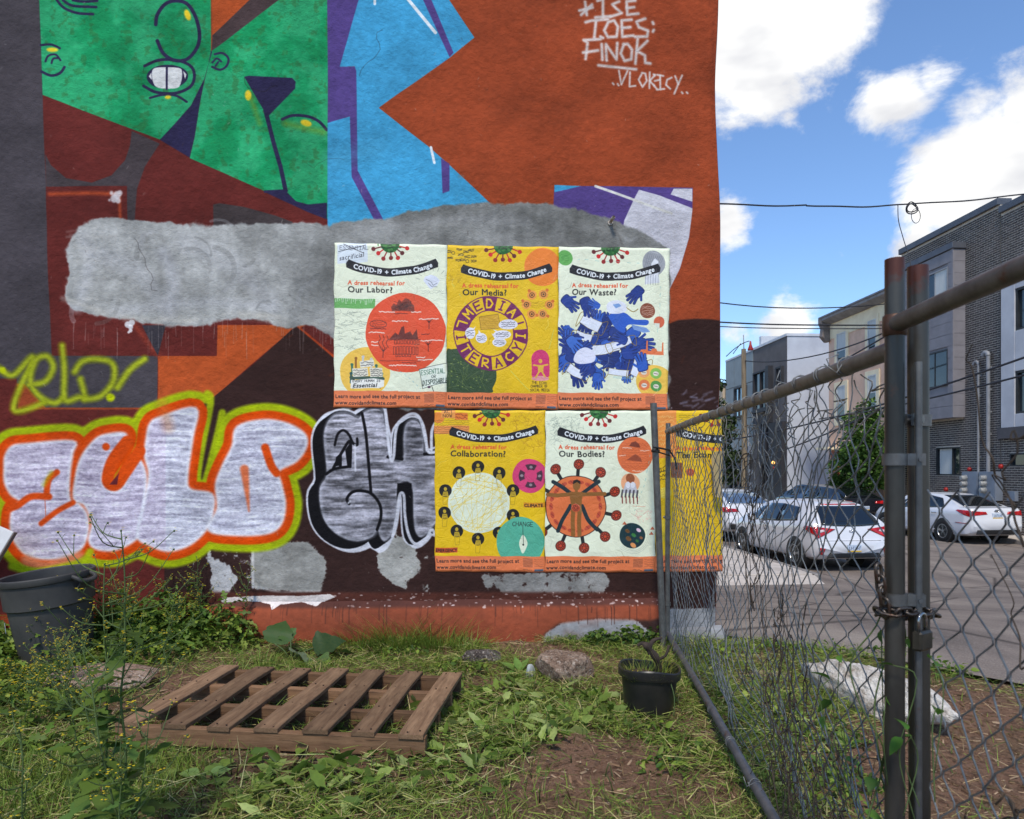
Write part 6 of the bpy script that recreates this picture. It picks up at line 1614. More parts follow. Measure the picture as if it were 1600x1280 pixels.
# conduit pipes, meter cabinets, alarm bells
M_COND = noisy('conduit_white', rgb(142, 143, 145), rgb(126, 127, 130), 5, .5, bump=.05)
for u, vt, r_ in ((1534, 570, .035), (1549.5, 556, .06)):
    y = fy(u); zt = fz(u, vt); zb = fz(u, 738); mb = MB(); mb.tube([(XF - .12, y, zb), (XF - .12, y, (zt + zb) / 2), (XF - .12, y, zt)], r_, 12)
    for z in np.linspace(zb + .5, zt - .4, 5): mb.bx(XF - .12, XF - .014, y - .03, y + .03, z, z + .05)
    mb.tube(catmull([(XF - .12, y, zt), (XF - .12, y + .05, zt + .10), (XF - .12, y + .16, zt + .12), (XF - .12, y + .24, zt + .03)], 5), r_ * 1.25, 10); mb.build('conduit_pipe', M_COND, bA, smooth=True, sharp=50)
M_BOX = noisy('meter_grey', rgb(132, 140, 152), rgb(118, 126, 138), 3, .5, .2, bump=.05)
M_METER = noisy('meter_white', rgb(164, 164, 160), rgb(130, 130, 128), 12, .35, bump=0); M_RED = noisy('alarm_red', rgb(170, 34, 26), rgb(140, 28, 24), 8, .4, bump=0)
for u0, u1, um in ((1515, 1540, 1520.5), (1541.5, 1568, 1551.5)):
    ya, ye = fy(u1), fy(u0); za, ze = fz((u0 + u1) / 2, 782), fz((u0 + u1) / 2, 737)
    mb = MB(); mb.bx(XF - .28, XF - .014, ya, ye, za, ze); mb.bx(XF - .29, XF - .28, ya + .03, (ya + ye) / 2 + .05, za + .03, ze - .03); cbx = mb.build('meter_cabinet', M_BOX, bA, bevel=.008)
    for v in (747, 756, 766):
        y, z = fy(um), fz(um, v); mb = MB(); mb.lathe([(0, .17), (.07, .165), (.085, .14), (.085, .03), (.11, .025), (.11, .0)], 16, np.array(Matrix.Rotation(-math.pi / 2, 3, 'Y')), (XF - .28, y, z)); mb.build('meter', M_METER, cbx, smooth=True, sharp=40)
for u, v in ((1516.5, 733.5), (1565.5, 729), (1479.5, 765)):
    y, z = fy(u), fz(u, v); mb = MB(); mb.lathe([(0, .09), (.045, .085), (.07, .06), (.08, .02), (.08, 0)], 16, np.array(Matrix.Rotation(-math.pi / 2, 3, 'Y')), (XF - .015, y, z)); mb.build('alarm_bell', M_RED, bA, smooth=True, sharp=40)
mb = MB(); mb.bx(XF - .14, XF - .014, fy(1592), fy(1580), fz(1586, 783), fz(1586, 768)); mb.build('junction_box', M_BOX, bA)
# ---------------------------------------------------------------- section B with the pale framed bay
yB0, yB1 = 14.0, 21.38; zB = 9.45
bB = thing('brick_building', 'dark grey brick building at the right edge with pale framed windows', 'building', (0, 0, 0), 0, 'buildings across the street')
fb = (15.5, fy(1569), fz(1580, 668), fz(1580, 440))
sw = (fy(1601) - .2, fy(1578), fz(1590, 729), fz(1590, 708))
mb = MB(); holed(mb, XF, XF + .3, yB0, yB1, GZ0 - .3, zB - .002, [fb, sw]); mb.bx(XF + .3, 30, yB0, yB0 + .3, GZ0 - .3, zB - .01); mb.build('wall', M_MORTAR, bB)
mb = MB(); mb.bx(XF + .3, 30, yB0 + .3, yB1, zB - .5, zB - .3); mb.build('roof', noisy('roof_felt', rgb(70, 70, 72), rgb(56, 56, 58), 3, .9), bB)
bricks(bB, XF, 18.6, yB1, GZ0, zB, [fb, sw], 120)
mb = MB(); mb.bx(XF - .1, XF + .4, yB0, yB1 - .0, zB, zB + .22); mb.build('coping', M_COPE, bB, bevel=.01)
M_PALE = noisy('pale_panel', rgb(196, 196, 198), rgb(180, 180, 183), 1.4, .6, bump=.06)
for za, ze, nm in ((fb[2], fz(1580, 648), 'apron_panel'), (fz(1580, 582), fz(1580, 520), 'spandrel_panel'), (fz(1580, 455), fb[3], 'head_panel')):
    mb = MB(); mb.bx(XF - .10, XF + .01, fb[0], fb[1] - .56, za, ze); mb.build(nm, M_PALE, bB, bevel=.006)
mb = MB(); mb.bx(XF - .11, XF + .01, fb[1] - .555, fb[1], fb[2], fb[3]); mb.build('pier_panel', M_PALE, bB, bevel=.006)
for v0, v1 in ((520, 455), (648, 582)): window(bB, XF - .06, fb[1] - 2.3, fb[1] - .56, fz(1580, v0), fz(1580, v1), bars=[('v', .5)], frame=.07)
mb = MB(); mb.bx(XF - .16, XF - .014, fb[0], fb[1] + .1, fb[2] - .35, fb[2] - .002); mb.build('ledge', noisy('ledge_dark', rgb(84, 80, 82), rgb(72, 70, 72), 3, .6), bB)
window(bB, XF, sw[0], sw[1], sw[2], sw[3])
# ---------------------------------------------------------------- tan rowhouse
yT0, yT1 = 26.66, 32.3; zT = 8.45
bT = thing('rowhouse', 'tan stucco rowhouse with cream window surrounds and a deep cornice', 'building', (0, 0, 0), 0, 'buildings across the street')
M_TAN = noisy('tan_stucco', rgb(232, 192, 164), rgb(212, 174, 148), 1.6, .9, bump=.25); M_CREAM = noisy('cream_stucco', rgb(244, 228, 192), rgb(230, 212, 176), 2, .85, bump=.15)
def ty(u): return at_x(u, 600, XF).y
def tz(u, v): return at_x(u, v, XF).z
mb = MB(); mb.bx(XF, 30, yT0, yT1, GZ0 - .3, zT - 1.05); mb.build('wall', M_TAN, bT)
mb = MB(); mb.bx(XF - .03, XF + 4, yT0, yT1 + .02, zT - 1.05, zT - .32); mb.build('frieze', M_CREAM, bT)
mb = MB(); mb.prism([(XF - .45, zT - .02), (XF - .45, zT - .14), (XF - .36, zT - .2), (XF - .12, zT - .32), (XF + .4, zT - .32), (XF + .4, zT - .02)], yT0, yT1 + .04, 'y'); mb.build('cornice', noisy('cornice_grey', rgb(150, 146, 144), rgb(126, 122, 120), 3, .7), bT)
mb = MB(); mb.prism([(XF - .5, zT + .05), (XF - .5, zT - .02), (XF + .42, zT - .019), (30, zT - .02), (30, zT + .5), (XF + .3, zT + .18)], yT0, yT1 + .06, 'y'); mb.build('roof', noisy('roof_metal', rgb(120, 122, 128), rgb(100, 102, 108), 2, .6), bT)
M_BRK = noisy('bracket_grey', rgb(140, 128, 120), rgb(104, 96, 92), 4, .7)
mb = MB(); mb.prism([(XF - .48, zT - .0), (XF - .48, zT - .25), (XF - .38, zT - .5), (XF - .42, zT - .9), (XF - .2, zT - 1.15), (XF - .032, zT - 1.15), (XF - .032, zT - 0.0)], yT1 - .18, yT1 + .12, 'y'); mb.build('bracket', M_BRK, bT, bevel=.015)
M_WFR = noisy('white_sash', rgb(206, 206, 202), rgb(188, 188, 186), 3, .5, bump=0)
for (u0, u1, v0, v1) in ((1309, 1323, 575, 520), (1357.5, 1370.5, 553, 500), (1308.5, 1322, 658, 603), (1357.5, 1371, 640, 586)):
    um = (u0 + u1) / 2; y0_, y1_ = ty(u1), ty(u0); z0_, z1_ = tz(um, v0), tz(um, v1); z0_ = min(z0_, z1_ - 1.5)
    s_ = .2
    sr = MB(); sr.bx(XF - .06, XF - .002, y0_ - s_, y0_, z0_ - s_, z1_ + s_); sr.bx(XF - .06, XF - .002, y1_, y1_ + s_, z0_ - s_, z1_ + s_); sr.bx(XF - .058, XF - .002, y0_, y1_, z1_, z1_ + s_); sr.bx(XF - .08, XF - .002, y0_, y1_, z0_ - s_, z0_); sr.build('surround', M_CREAM, bT)
    window(bT, XF - .05, y0_, y1_, z0_, z1_, depth=.047, bars=[('h', .5)], fm=M_WFR, glass=M_GLASS, blind=True)
dy0, dy1 = ty(1312), ty(1300)
mb = MB(); mb.bx(XF - .05, XF - .002, dy0, dy1, GZ0, tz(1305, 705)); dr = mb.build('door', noisy('orange_door', rgb(176, 84, 48), rgb(150, 70, 42), 3, .5), bT)
mb = MB(); mb.lathe([(0, .06), (.03, .05), (.03, .03), (.012, .02), (.012, 0)], 10, np.array(Matrix.Rotation(-math.pi / 2, 3, 'Y')), (XF - .05, dy0 + .1, .1)); mb.build('handle', M_METER, dr)
mb = MB(); mb.bx(XF - .7, XF - .002, dy0 - .2, dy1 + .2, tz(1305, 703), tz(1305, 703) + .12); mb.build('door_hood', M_CREAM, bT)
# ---------------------------------------------------------------- grey building with the blank pale side wall
yG0, yG1 = 36.8, 46.0; zG = 8.5
bG = thing('apartment_building', 'dark grey modern building with a blank pale grey side wall', 'building', (0, 0, 0), 0, 'buildings across the street')
M_PST = noisy('pale_stucco', rgb(196, 200, 206), rgb(178, 181, 188), .9, .9, bump=.2, detail=8); M_DST = noisy('charcoal_stucco', rgb(106, 102, 101), rgb(94, 90, 89), 1.2, .85, bump=.2); M_GRN = noisy('grey_panel', rgb(138, 146, 147), rgb(126, 134, 135), 1, .6, bump=.06)
yM = at_x(1177, 600, XF).y
mb = MB(); mb.bx(XF + .02, 32, yG0, yG0 + .3, GZ0 - .3, zG); mb.build('side_wall', M_PST, bG)
mb = MB(); mb.bx(XF, XF + .3, yG0 + .002, yM, GZ0 - .3, zG - .005); mb.build('front_wall', M_DST, bG)
mb = MB(); mb.bx(XF + .3, 32, yG0 + .3, yG1, zG - .5, zG - .3); mb.build('roof', noisy('roof_felt', rgb(70, 70, 72), rgb(56, 56, 58), 3, .9), bG)
mb = MB(); mb.bx(XF - .05, 32.05, yG0 - .05, yG0 + .35, zG, zG + .14); mb.bx(XF - .05, XF + .35, yG0 + .351, yM, zG, zG + .14); mb.build('coping', noisy('white_coping', rgb(206, 208, 212), rgb(190, 192, 196), 2, .5), bG)
def gy(u): return at_x(u, 600, XF).y
def gzz(u, v): return at_x(u, v, XF).z
zg2 = gzz(1156, 557)
for k in range(3):
    ya = yM + .004 + (yG1 - yM) * k / 3; ye = yM + (yG1 - yM) * (k + 1) / 3 - .03
    for (za, ze) in ((GZ0 + 3.2, 4.4), (4.42, 6.6), (6.62, zg2)):
        mb = MB(); mb.bx(XF - .03 - .004 * k, XF + .1, ya, ye, za, ze - .02); mb.build('panel', M_GRN, bG)
mb = MB(); mb.bx(XF + .1, XF + .4, yM, yG1, GZ0 - .3, zg2 - .03); mb.build('front_wall', M_DST, bG)
mb = MB(); mb.bx(XF - .06, XF + .5, yM + .002, yG1, zg2, zg2 + .12); mb.bx(XF + .5, 24, yM + .002, yM + .3, zg2, zg2 + .9); mb.build('coping', noisy('white_coping', rgb(206, 208, 212), rgb(190, 192, 196), 2, .5), bG)
M_DKB = noisy('dark_bay', rgb(44, 44, 48), rgb(54, 54, 58), 2, .6)
# framed openings
for (u0, u1, v0, v1, gl, bars) in ((1215.5, 1224.5, 609, 573, M_GLASS_SKY, [('v', .5)]), (1180, 1200, 641, 580, M_GLASS, [('v', .45)]), (1150, 1168, 652, 604, M_GLASS_SKY, [('v', .6)]), (1192, 1200, 720, 660, M_GLASS_SKY, [('h', .5)]), (1212, 1226, 712, 690, M_GLASS, []), (1143, 1160, 770, 730, M_GLASS, [('v', .5)]), (1193, 1206, 768, 722, M_GLASS, [('v', .5)])):
    um = (u0 + u1) / 2; window(bG, XF - .05, gy(u1), gy(u0), gzz(um, v0), gzz(um, v1), depth=.045 if u0 > 1177 else .01, frame=.1, bars=bars, glass=gl, fm=M_DKB, proud=.12)
mb = MB(); mb.bx(XF - .3, XF - .004, gy(1206) + .05, gy(1179.5), gzz(1190, 645), gzz(1190, 642) + .02); mb.bx(XF - .28, XF - .003, gy(1207.5), gy(1203), gzz(1205, 660), gzz(1205, 572)); mb.build('fin', M_DKB, bG)
mb = MB(); mb.bx(XF - .25, XF - .004, gy(1228), gy(1208), gzz(1215, 790), gzz(1215, 660)); mb.build('dark_bay', M_DKB, bG)
mb = MB(); mb.bx(XF - .6, XF - .03, gy(1176), gy(1137), gzz(1155, 720), gzz(1155, 716)); mb.build('canopy', noisy('canopy_grey', rgb(120, 124, 128), rgb(104, 108, 112), 2, .5), bG)
lm = bpy.data.materials.new('lamp_glow'); lm.use_nodes = True; lm.node_tree.nodes['Principled BSDF'].inputs['Emission Color'].default_value = (1, .5, .12, 1); lm.node_tree.nodes['Principled BSDF'].inputs['Emission Strength'].default_value = 1.6; lm.node_tree.nodes['Principled BSDF'].inputs['Base Color'].default_value = (.8, .4, .1, 1)
mb = MB(); q = at_x(1209, 723, XF - .3); mb.lathe([(0, .1), (.07, .06), (.09, 0), (.07, -.06), (0, -.1)], 12, off=(XF - .33, q.y, q.z)); mb.build('porch_lamp', lm, bG, smooth=True)
mb = MB(); q = at_x(1209, 731, XF - .3); mb.lathe([(0, .08), (.06, .05), (.07, 0), (0, -.08)], 12, off=(XF - .33, q.y, q.z)); mb.build('alarm_bell', M_RED, bG, smooth=True)
# low railing at the foot of the pale wall
rl = thing('railing', 'black iron railing at the foot of the pale grey side wall', 'railing', (0, 0, 0)); mb = MB()
M_IRON = noisy('black_iron', rgb(30, 30, 32), rgb(42, 42, 44), 10, .5, bump=.05)
ry = yG0 - 3.2
for z in (-.75, .3): mb.bx(16.9, 21.5, ry - .02, ry + .02, z, z + .045)
mb.build('rail', M_IRON, rl); bar = MB(); bar.bx(-.012, .012, -.012, .012, -.94, .42); b0_ = bar.build('baluster', M_IRON, rl); first = True
for k in range(30):
    o = b0_ if first else b0_.copy()
    if not first: COL.objects.link(o); o.parent = rl
    first = False; o.location = (16.95 + .155 * k, ry, 0)
# ---------------------------------------------------------------- cream building farther down the street
bC = thing('cream_building', 'low cream building glimpsed at the wall corner down the street', 'building', (0, 0, 0), 0, 'buildings across the street')
mb = MB(); mb.bx(XF - .1, 30, 46.4, 62, GZ0 - .3, 6.9); mb.build('wall', noisy('cream_wall', rgb(206, 186, 158), rgb(190, 170, 144), 1, .9), bC)
mb = MB(); mb.bx(XF - .3, 30.2, 46.3, 62.1, 6.9, 7.15); mb.build('roof', M_COPE, bC)
window(bC, XF - .16, 49, 50.2, 3.6, 5.4, depth=.05, bars=[('h', .5)]); window(bC, XF - .16, 52, 53.2, 3.6, 5.4, depth=.05, bars=[('h', .5)]); window(bC, XF - .16, 49, 51.6, -.2, 1.8, depth=.05, bars=[('v', .5)])
bD = thing('far_building', 'distant brown brick block closing the far end of the street', 'building', (0, 0, 0), 0, 'buildings across the street')
mb = MB(); mb.bx(XF, 30, 66, 90, GZ0 - .3, 6.2); mb.build('wall', noisy('far_wall', rgb(150, 126, 108), rgb(134, 112, 96), .7, .9), bD); mb = MB(); mb.bx(XF - .2, 30.2, 65.9, 90.1, 6.2, 6.5); mb.build('roof', M_COPE, bD)
# ---------------------------------------------------------------- utility pole and wires
M_POLE = noisy('pole_wood', rgb(150, 132, 104), rgb(112, 98, 80), 6, .9, bump=.4, sc=(1, 1, .15))
pxy = at_x(1163, 600, 15.35)
up = thing('utility_pole', 'pale wooden utility pole in front of the dark grey building', 'utility pole', (15.35, pxy.y, 0))
ztop = at_x(1162, 546, 15.35).z
mb = MB(); mb.tube([(0, 0, -1.05), (.0, 0, 3), (-.04, 0, ztop)], [.16, .15, .13], 14); mb.build('pole', M_POLE, up, smooth=True, sharp=50)
mb = MB(); mb.tube([(-.05, -.1, ztop - .4), (-.09, -.1, ztop + .8)], .03, 8); mb.build('pole_top_pin', M_COND, up, smooth=True)
mb = MB(); mb.lathe([(0, .55), (.05, .5), (.07, .3), (.16, .05), (.15, 0), (0, 0)], 14, off=(.32, -.1, ztop - .08)); mb.build('insulator', M_RED, up, smooth=True, sharp=50)
mb = MB(); mb.tube(catmull([(-1.1, -.1, ztop - .45), (-.6, -.1, ztop + .0), (-.1, -.12, ztop + .32), (.25, -.1, ztop + .45)], 6), .025, 7); mb.tube([(-.7, -.1, ztop - .3), (-.25, -.1, ztop + .3)], .022, 7); mb.build('bracket_arm', M_IRON, up, smooth=True)
mb = MB()
for z, h in ((2.0, .5), (.8, .35), (-.05, .45)): mb.bx(.16, .42, -.2, .06, z, z + h)
mb.build('pole_box', M_BOX, up, bevel=.02); mb = MB(); mb.tube([(.22, -.05, -1), (.22, -.05, 3.5)], .035, 8); mb.build('riser_pipe', M_COND, up, smooth=True)
M_CABLE = noisy('cable', rgb(40, 40, 44), rgb(52, 52, 56), 5, .6, bump=0)
def wire(label, pts, r, sag=.0, k=14):
    pts = [Vector(p) for p in pts]; mb = MB()
    for a, e in zip(pts[:-1], pts[1:]):
        t = np.linspace(0, 1, k); P = np.array(a)[None] * (1 - t)[:, None] + np.array(e)[None] * t[:, None]; P[:, 2] -= sag * 4 * t * (1 - t) + .0
        P[:, 2] += .006 * np.sin(t * 11 + a.x) * (sag > 0)
        mb.tube(P, r, 6, cap=False)
    o = mb.build('utility_wire', M_CABLE, smooth=True); return tag(o, label, 'wire', 'overhead wires over the street')
wl_ = wire('uppermost overhead wire crossing the blue sky, with a knotted loop', [at_y(1040, 312, 9), at_y(1260, 321, 9.6), at_y(1420, 319, 10), at_y(1640, 298, 10.5)], .011, .03)
lp = MB(); c_ = at_y(1425, 325, 10)
for r_, w_ in ((.09, 1.0), (.075, .8)): a = np.linspace(.4, 6.6, 22); lp.tube(np.stack([c_.x + r_ * np.cos(a), c_.y + .02 * np.sin(a * 2), c_.z + r_ * w_ * np.sin(a)], 1), .009, 6)
a = np.linspace(0, 6.28, 18); lp.tube(np.stack([c_.x + .06 + .07 * np.cos(a), c_.y + 0 * a, c_.z - .12 + .11 * np.sin(a)], 1), .005, 6)
lp.build('wire_loop', M_CABLE, wl_, smooth=True)
dp = MB(); dp.tube(catmull([at_y(1403, 320, 10), at_y(1404, 345, 9.8), at_y(1412, 375, 9.6), at_y(1424, 420, 9.3), at_y(1440, 560, 8.9)], 5), .006, 6); dp.build('drop_wire', M_CABLE, wl_, smooth=True)
for i, (lab, A_, B_, r_, sg) in enumerate((('slack overhead wire passing just under the tan cornice', at_y(1060, 464, 24), at_x(1420, 470, XF), .022, .35), ('upper of two close level wires before the grey building', at_y(1060, 500, 24), at_x(1420, 507, XF), .028, .1), ('lower of two close level wires before the grey building', at_y(1060, 507, 26), at_x(1420, 512, XF), .02, .1),
    ('overhead wire rising from the pole to the tan house', (15.35, pxy.y - .1, ztop - .7), at_x(1385, 519, XF - .3), .03, .45), ('thick wire slanting up from the pole past the pale side wall', (15.35, pxy.y - .1, ztop - 3.4), at_x(1390, 522, XF - 3), .028, .15), ('low wire slanting across the pale side wall', (15.35, pxy.y, 1.6), at_y(1400, 628, 20), .03, .2), ('low wire above the tree, over the pale side wall', at_y(1120, 690, 30), at_y(1620, 552, 16.5), .03, .3), ('long wire crossing the brick front above the conduit heads', at_y(1280, 655, 26), at_y(1640, 575, 15), .026, .12))):
    wire(lab, [A_, B_], r_, sg)
# ================================================================== CARS
M_CARW = Mat('white_car_paint', rgb(214, 216, 220), .28, 0, .5); M_CARW.p.inputs['Coat Weight'].default_value = .6; M_CARW.p.inputs['Coat Roughness'].default_value = .08
M_CARW.color(M_CARW.mix(M_CARW.rng(M_CARW.noise(1.6, 5, .6), .4, .8, 0, .25), rgb(216, 217, 220), rgb(186, 184, 182))); M_CARW = M_CARW.m
M_CARB = Mat('black_car_paint', rgb(22, 24, 30), .2, 0, .5); M_CARB.p.inputs['Coat Weight'].default_value = .8; M_CARB = M_CARB.m
M_CGLASS = Mat('car_glass', rgb(16, 20, 22), .05, 0, 1.0).m
M_TRIM = noisy('black_trim', rgb(18, 18, 19), rgb(28, 28, 29), 20, .5, bump=.05); M_TYRE = noisy('tyre_rubber', rgb(24, 24, 24), rgb(36, 35, 34), 30, .85, bump=.2); M_RIM = noisy('alloy', rgb(180, 182, 186), rgb(150, 152, 156), 12, .3, .85, bump=0)
M_LAMP = Mat('tail_lamp_red', rgb(176, 14, 20), .12, 0, .6); M_LAMP.color(M_LAMP.ramp(M_LAMP.noise(9, 2, .5), [(.4, rgb(150, 8, 16)), (.7, rgb(214, 40, 40))])); M_LAMP = M_LAMP.m
M_CLEAR = noisy('lamp_clear', rgb(220, 210, 210), rgb(200, 150, 150), 20, .15, bump=0)
M_CHROME = Mat('chrome', rgb(200, 202, 206), .12, 1).m
M_PLATE = noisy('plate_white', rgb(206, 212, 220), rgb(180, 196, 214), 4, .4, bump=0); M_PLY = noisy('plate_yellow', rgb(222, 178, 30), rgb(204, 160, 26), 8, .4, bump=0); M_PLN = noisy('plate_ink', rgb(40, 50, 96), rgb(50, 60, 100), 8, .5, bump=0)
class Car:
    def __init__(s, name, label, cat, loc, head, spec, paint, group='cars parked along the street'):
        s.root = thing(name, label, cat, loc, head, group); s.sp = spec; s.L = spec['L']; s.paint = paint
        ip = lambda k: (lambda y: np.interp(y, [q[0] for q in spec[k]], [q[1] for q in spec[k]]))
        s.top, s.belt, s.bot, s.hw, s.rw = ip('top'), ip('belt'), ip('bot'), ip('hw'), ip('rw')
        ys = np.unique(np.concatenate([np.linspace(0, .8, 36), np.linspace(.8, s.L - .6, 46), np.linspace(s.L - .6, s.L, 16)]))
        # rounded lines: average over a short window
        s.sm = lambda f, y, w=.05: sum(f(np.clip(y + d, 0, s.L)) for d in (-w, -w / 2, 0, w / 2, w)) / 5
        s.ys = ys; P = [s.section(y) for y in ys]; P = np.array(P)
        full = np.concatenate([P, (P * (-1, 1, 1))[:, ::-1][:, 1:]], 1)
        m = MB(); m.grid(full)
        for e in (0, -1): m.add(full[e], [tuple(range(full.shape[1]))])
        o = m.build('body', paint, s.root, smooth=True, sharp=38)
        bm = bmesh.new(); bm.from_mesh(o.data); bmesh.ops.remove_doubles(bm, verts=bm.verts, dist=.0005); bmesh.ops.recalc_face_normals(bm, faces=bm.faces); bm.to_mesh(o.data); bm.free()
        s.body = o
    def section(s, y):
        w, zb, zl, zt, rw = (float(s.sm(f, y, .03)) for f in (s.hw, s.bot, s.belt, s.top, s.rw))
        zl = min(zl, zt - .03); g = max(zt - zl, .03); k = min(1, g / .3)
        rwe = rw * k + (w * .9) * (1 - k)
        pts = [(0, zb), (.84 * w, zb), (.955 * w, zb + .05), (.99 * w, zb + .16), (w, zb + (zl - zb) * .52), (.985 * w, zl - (zl - zb) * .2), (.985 * w, zl - .09), (.955 * w, zl - .015), (.935 * w, zl),
               ((.935 * w) * .55 + rwe * .45, zl + g * .42), (rwe + .012 * k, zt - .09 * k - .008), (rwe - .03 * k, zt - .035 * k - .004), (rwe * .8, zt - .012 * k), (rwe * .4, zt - .002), (0, zt)]
        return np.array([(x, y, z) for x, z in pts])
    def side_x(s, y, z):
        P = s.section(y); i = np.argsort(P[1:11, 2], kind='stable'); return float(np.interp(z, P[1:11, 2][i], P[1:11, 0][i]))
    def rear_y(s, x, z):
        zp = -9
        for y in np.arange(0, 2.2, .012):
            P = s.section(y); up = P[8:]; i = np.argsort(up[:, 0]); zt = np.interp(abs(x), up[i, 0], up[i, 2], right=-9)
            if abs(x) > up[:, 0].max(): zt = up[0, 2] if abs(x) <= P[:, 0].max() else -9
            if z <= zt + .0005: return y if y == 0 else y - .012 * min(1, max(0, (zt - z) / max(zt - zp, 1e-5)))
            zp = zt
        return 2.2
    def patch(s, name, corners, where, mat, off=.008, n=8, par=None, mirror=False, smooth=True, curve=None):
        """a pane or lamp laid on the side ('side', corners in (y, z)) or the rear ('rear', corners in (x, z))"""
        a, b, c, d = [np.array(q, float) for q in corners]
        out = []
        for sg in ((1, -1) if mirror else (1,)):
            G = np.zeros((n, n, 3))
            for i in range(n):
                for j in range(n):
                    fu, fv = i / (n - 1), j / (n - 1); q = (a * (1 - fu) + b * fu) * (1 - fv) + (d * (1 - fu) + c * fu) * fv
                    if curve: q = q + np.array(curve(fu, fv))
                    if where == 'side': G[i, j] = (-(s.side_x(q[0], q[1]) + off) * sg, q[0], q[1])
                    else: G[i, j] = (q[0] * sg, s.rear_y(q[0], q[1]) - off - (.010 if name == 'rear_window' else 0), q[1] + (.012 if name == 'rear_window' else 0))
            ctr = np.array((0, s.L / 2, .5)); m = MB(); m.grid(G); o = m.build(name, mat, par or s.root, smooth=smooth)
            nrm = np.array(o.data.polygons[len(o.data.polygons) // 2].normal); cc = np.array(o.data.polygons[len(o.data.polygons) // 2].center)
            want = np.array((cc[0], 0, 0)) if where == 'side' else np.array((0, -1, .3))
            if nrm.dot(want) < 0: o.data.flip_normals()
            sol = o.modifiers.new('t', 'SOLIDIFY'); sol.thickness = .006; sol.offset = -1
            out.append(o)
        return out
    def wheels(s, yf, yr, r, wd=.2):
        for y in (yr, yf):
            for sg in (-1, 1):
                X = sg * (float(s.hw(y)) - .03)
                a = MB(); M_ = np.array(Matrix.Rotation(sg * math.pi / 2, 3, 'Y'))
                a.lathe([(0, .036), (r + .055, .036), (r + .06, .028), (r + .06, -.35), (0, -.35)], 30, M_, (X - sg * .0, y, r + .01)); a.build('wheel_arch', M_TRIM, s.root, smooth=True, sharp=40)
                t = MB(); t.lathe([(r * .62, .045), (r * .70, .052), (r * .93, .05), (r, .03), (r, -.16), (r * .9, -.18), (r * .6, -.18)], 34, M_, (X, y, r)); w = t.build('wheel', M_TYRE, s.root, smooth=True, sharp=40)
                k = MB(); k.lathe([(r * .56, .018), (r * .60, .05), (r * .64, .05), (r * .645, .04)], 34, M_, (X, y, r)); k.lathe([(0, .04), (r * .12, .04), (r * .15, .03), (r * .15, .01)], 16, M_, (X, y, r)); k.lathe([(0, -.03), (r * .6, -.03)], 24, M_, (X, y, r))
                for q in range(5):
                    an = q * 2 * math.pi / 5 + .3 + y
                    for da, wq in ((-.13, .06), (.13, .06)):
                        A1_, A2_ = np.array((r * .12 * math.cos(an), r * .12 * math.sin(an))), np.array((r * .60 * math.cos(an + da), r * .60 * math.sin(an + da))); nn = np.array((-math.sin(an), math.cos(an))) * r * wq
                        quad = [A1_ - nn, A2_ - nn, A2_ + nn, A1_ + nn]; V = np.array([(*p_, .036) for p_ in quad] + [(*p_, .0) for p_ in quad]) @ M_.T + (X, y, r)
                        k.add(V, [(0, 1, 2, 3), (7, 6, 5, 4), (0, 4, 5, 1), (1, 5, 6, 2), (2, 6, 7, 3), (3, 7, 4, 0)])
                k.build('rim', M_RIM, w, smooth=True, sharp=30)
    def plate(s, x, z):
        y = s.rear_y(x, z) - .012; m = MB(); m.bx(x - .155, x + .155, y - .006, y + .03, z - .075, z + .075); o = m.build('number_plate', M_PLATE, s.root)
        m = MB(); m.bx(x - .153, x + .153, y - .0085, y - .006, z - .073, z - .045); m.build('plate_strip', M_PLY, o)
        m = MB(); rg = np.random.default_rng(int(abs(x * 1000 + z * 100)))
        for k in range(6):
            xx = x - .118 + k * .043 + (.012 if k > 2 else 0); m.bx(xx, xx + .008, y - .0085, y - .006, z - .032, z + .036); m.bx(xx + .008, xx + .026, y - .0085, y - .006, z - .032 + .03 * (k % 3), z - .02 + .03 * (k % 3))
        m.build('plate_marks', M_PLN, o)
SP_WAGON = dict(L=4.3, top=[(0, .64), (.05, .67), (.08, .84), (.13, .99), (.30, 1.16), (.52, 1.36), (.60, 1.425), (.85, 1.455), (1.6, 1.475), (2.3, 1.46), (2.75, 1.39), (3.45, 1.02), (3.9, .92), (4.2, .76), (4.3, .62)],
    belt=[(0, .61), (.08, .82), (.2, 1.02), (.6, 1.03), (1.5, .97), (3.3, .90), (3.9, .82), (4.3, .58)], bot=[(0, .36), (.15, .26), (.6, .22), (3.6, .2), (4.1, .22), (4.3, .34)],
    hw=[(0, .72), (.06, .80), (.2, .865), (.6, .89), (2.2, .89), (3.5, .875), (4.0, .80), (4.3, .6)], rw=[(0, .62), (.5, .58), (.9, .60), (2.4, .60), (2.9, .62), (3.4, .70), (4.3, .6)])
cr, sr = px_dir(1250, 735), None
GZC = -1.046
def car_xy(u, v_): q = at_z(u, v_, GZC); return q
q = car_xy(1322, 893)
HEAD = math.radians(3.4)
wag = Car('parked_car', 'white hatchback with red angular tail lamps parked at the left kerb', 'car', (q.x + .12, q.y - .1, GZC), HEAD, SP_WAGON, M_CARW); w = wag
w.patch('rear_window', [(-.66, .985), (.66, .985), (.54, 1.36), (-.54, 1.36)], 'rear', M_CGLASS, .006, 12, curve=lambda a, b: (0, -.035 * math.sin(a * math.pi) * (1 - b)))
w.patch('spoiler_lamp', [(-.4, 1.395), (.4, 1.395), (.4, 1.415), (-.4, 1.415)], 'rear', M_LAMP, .012, 6)
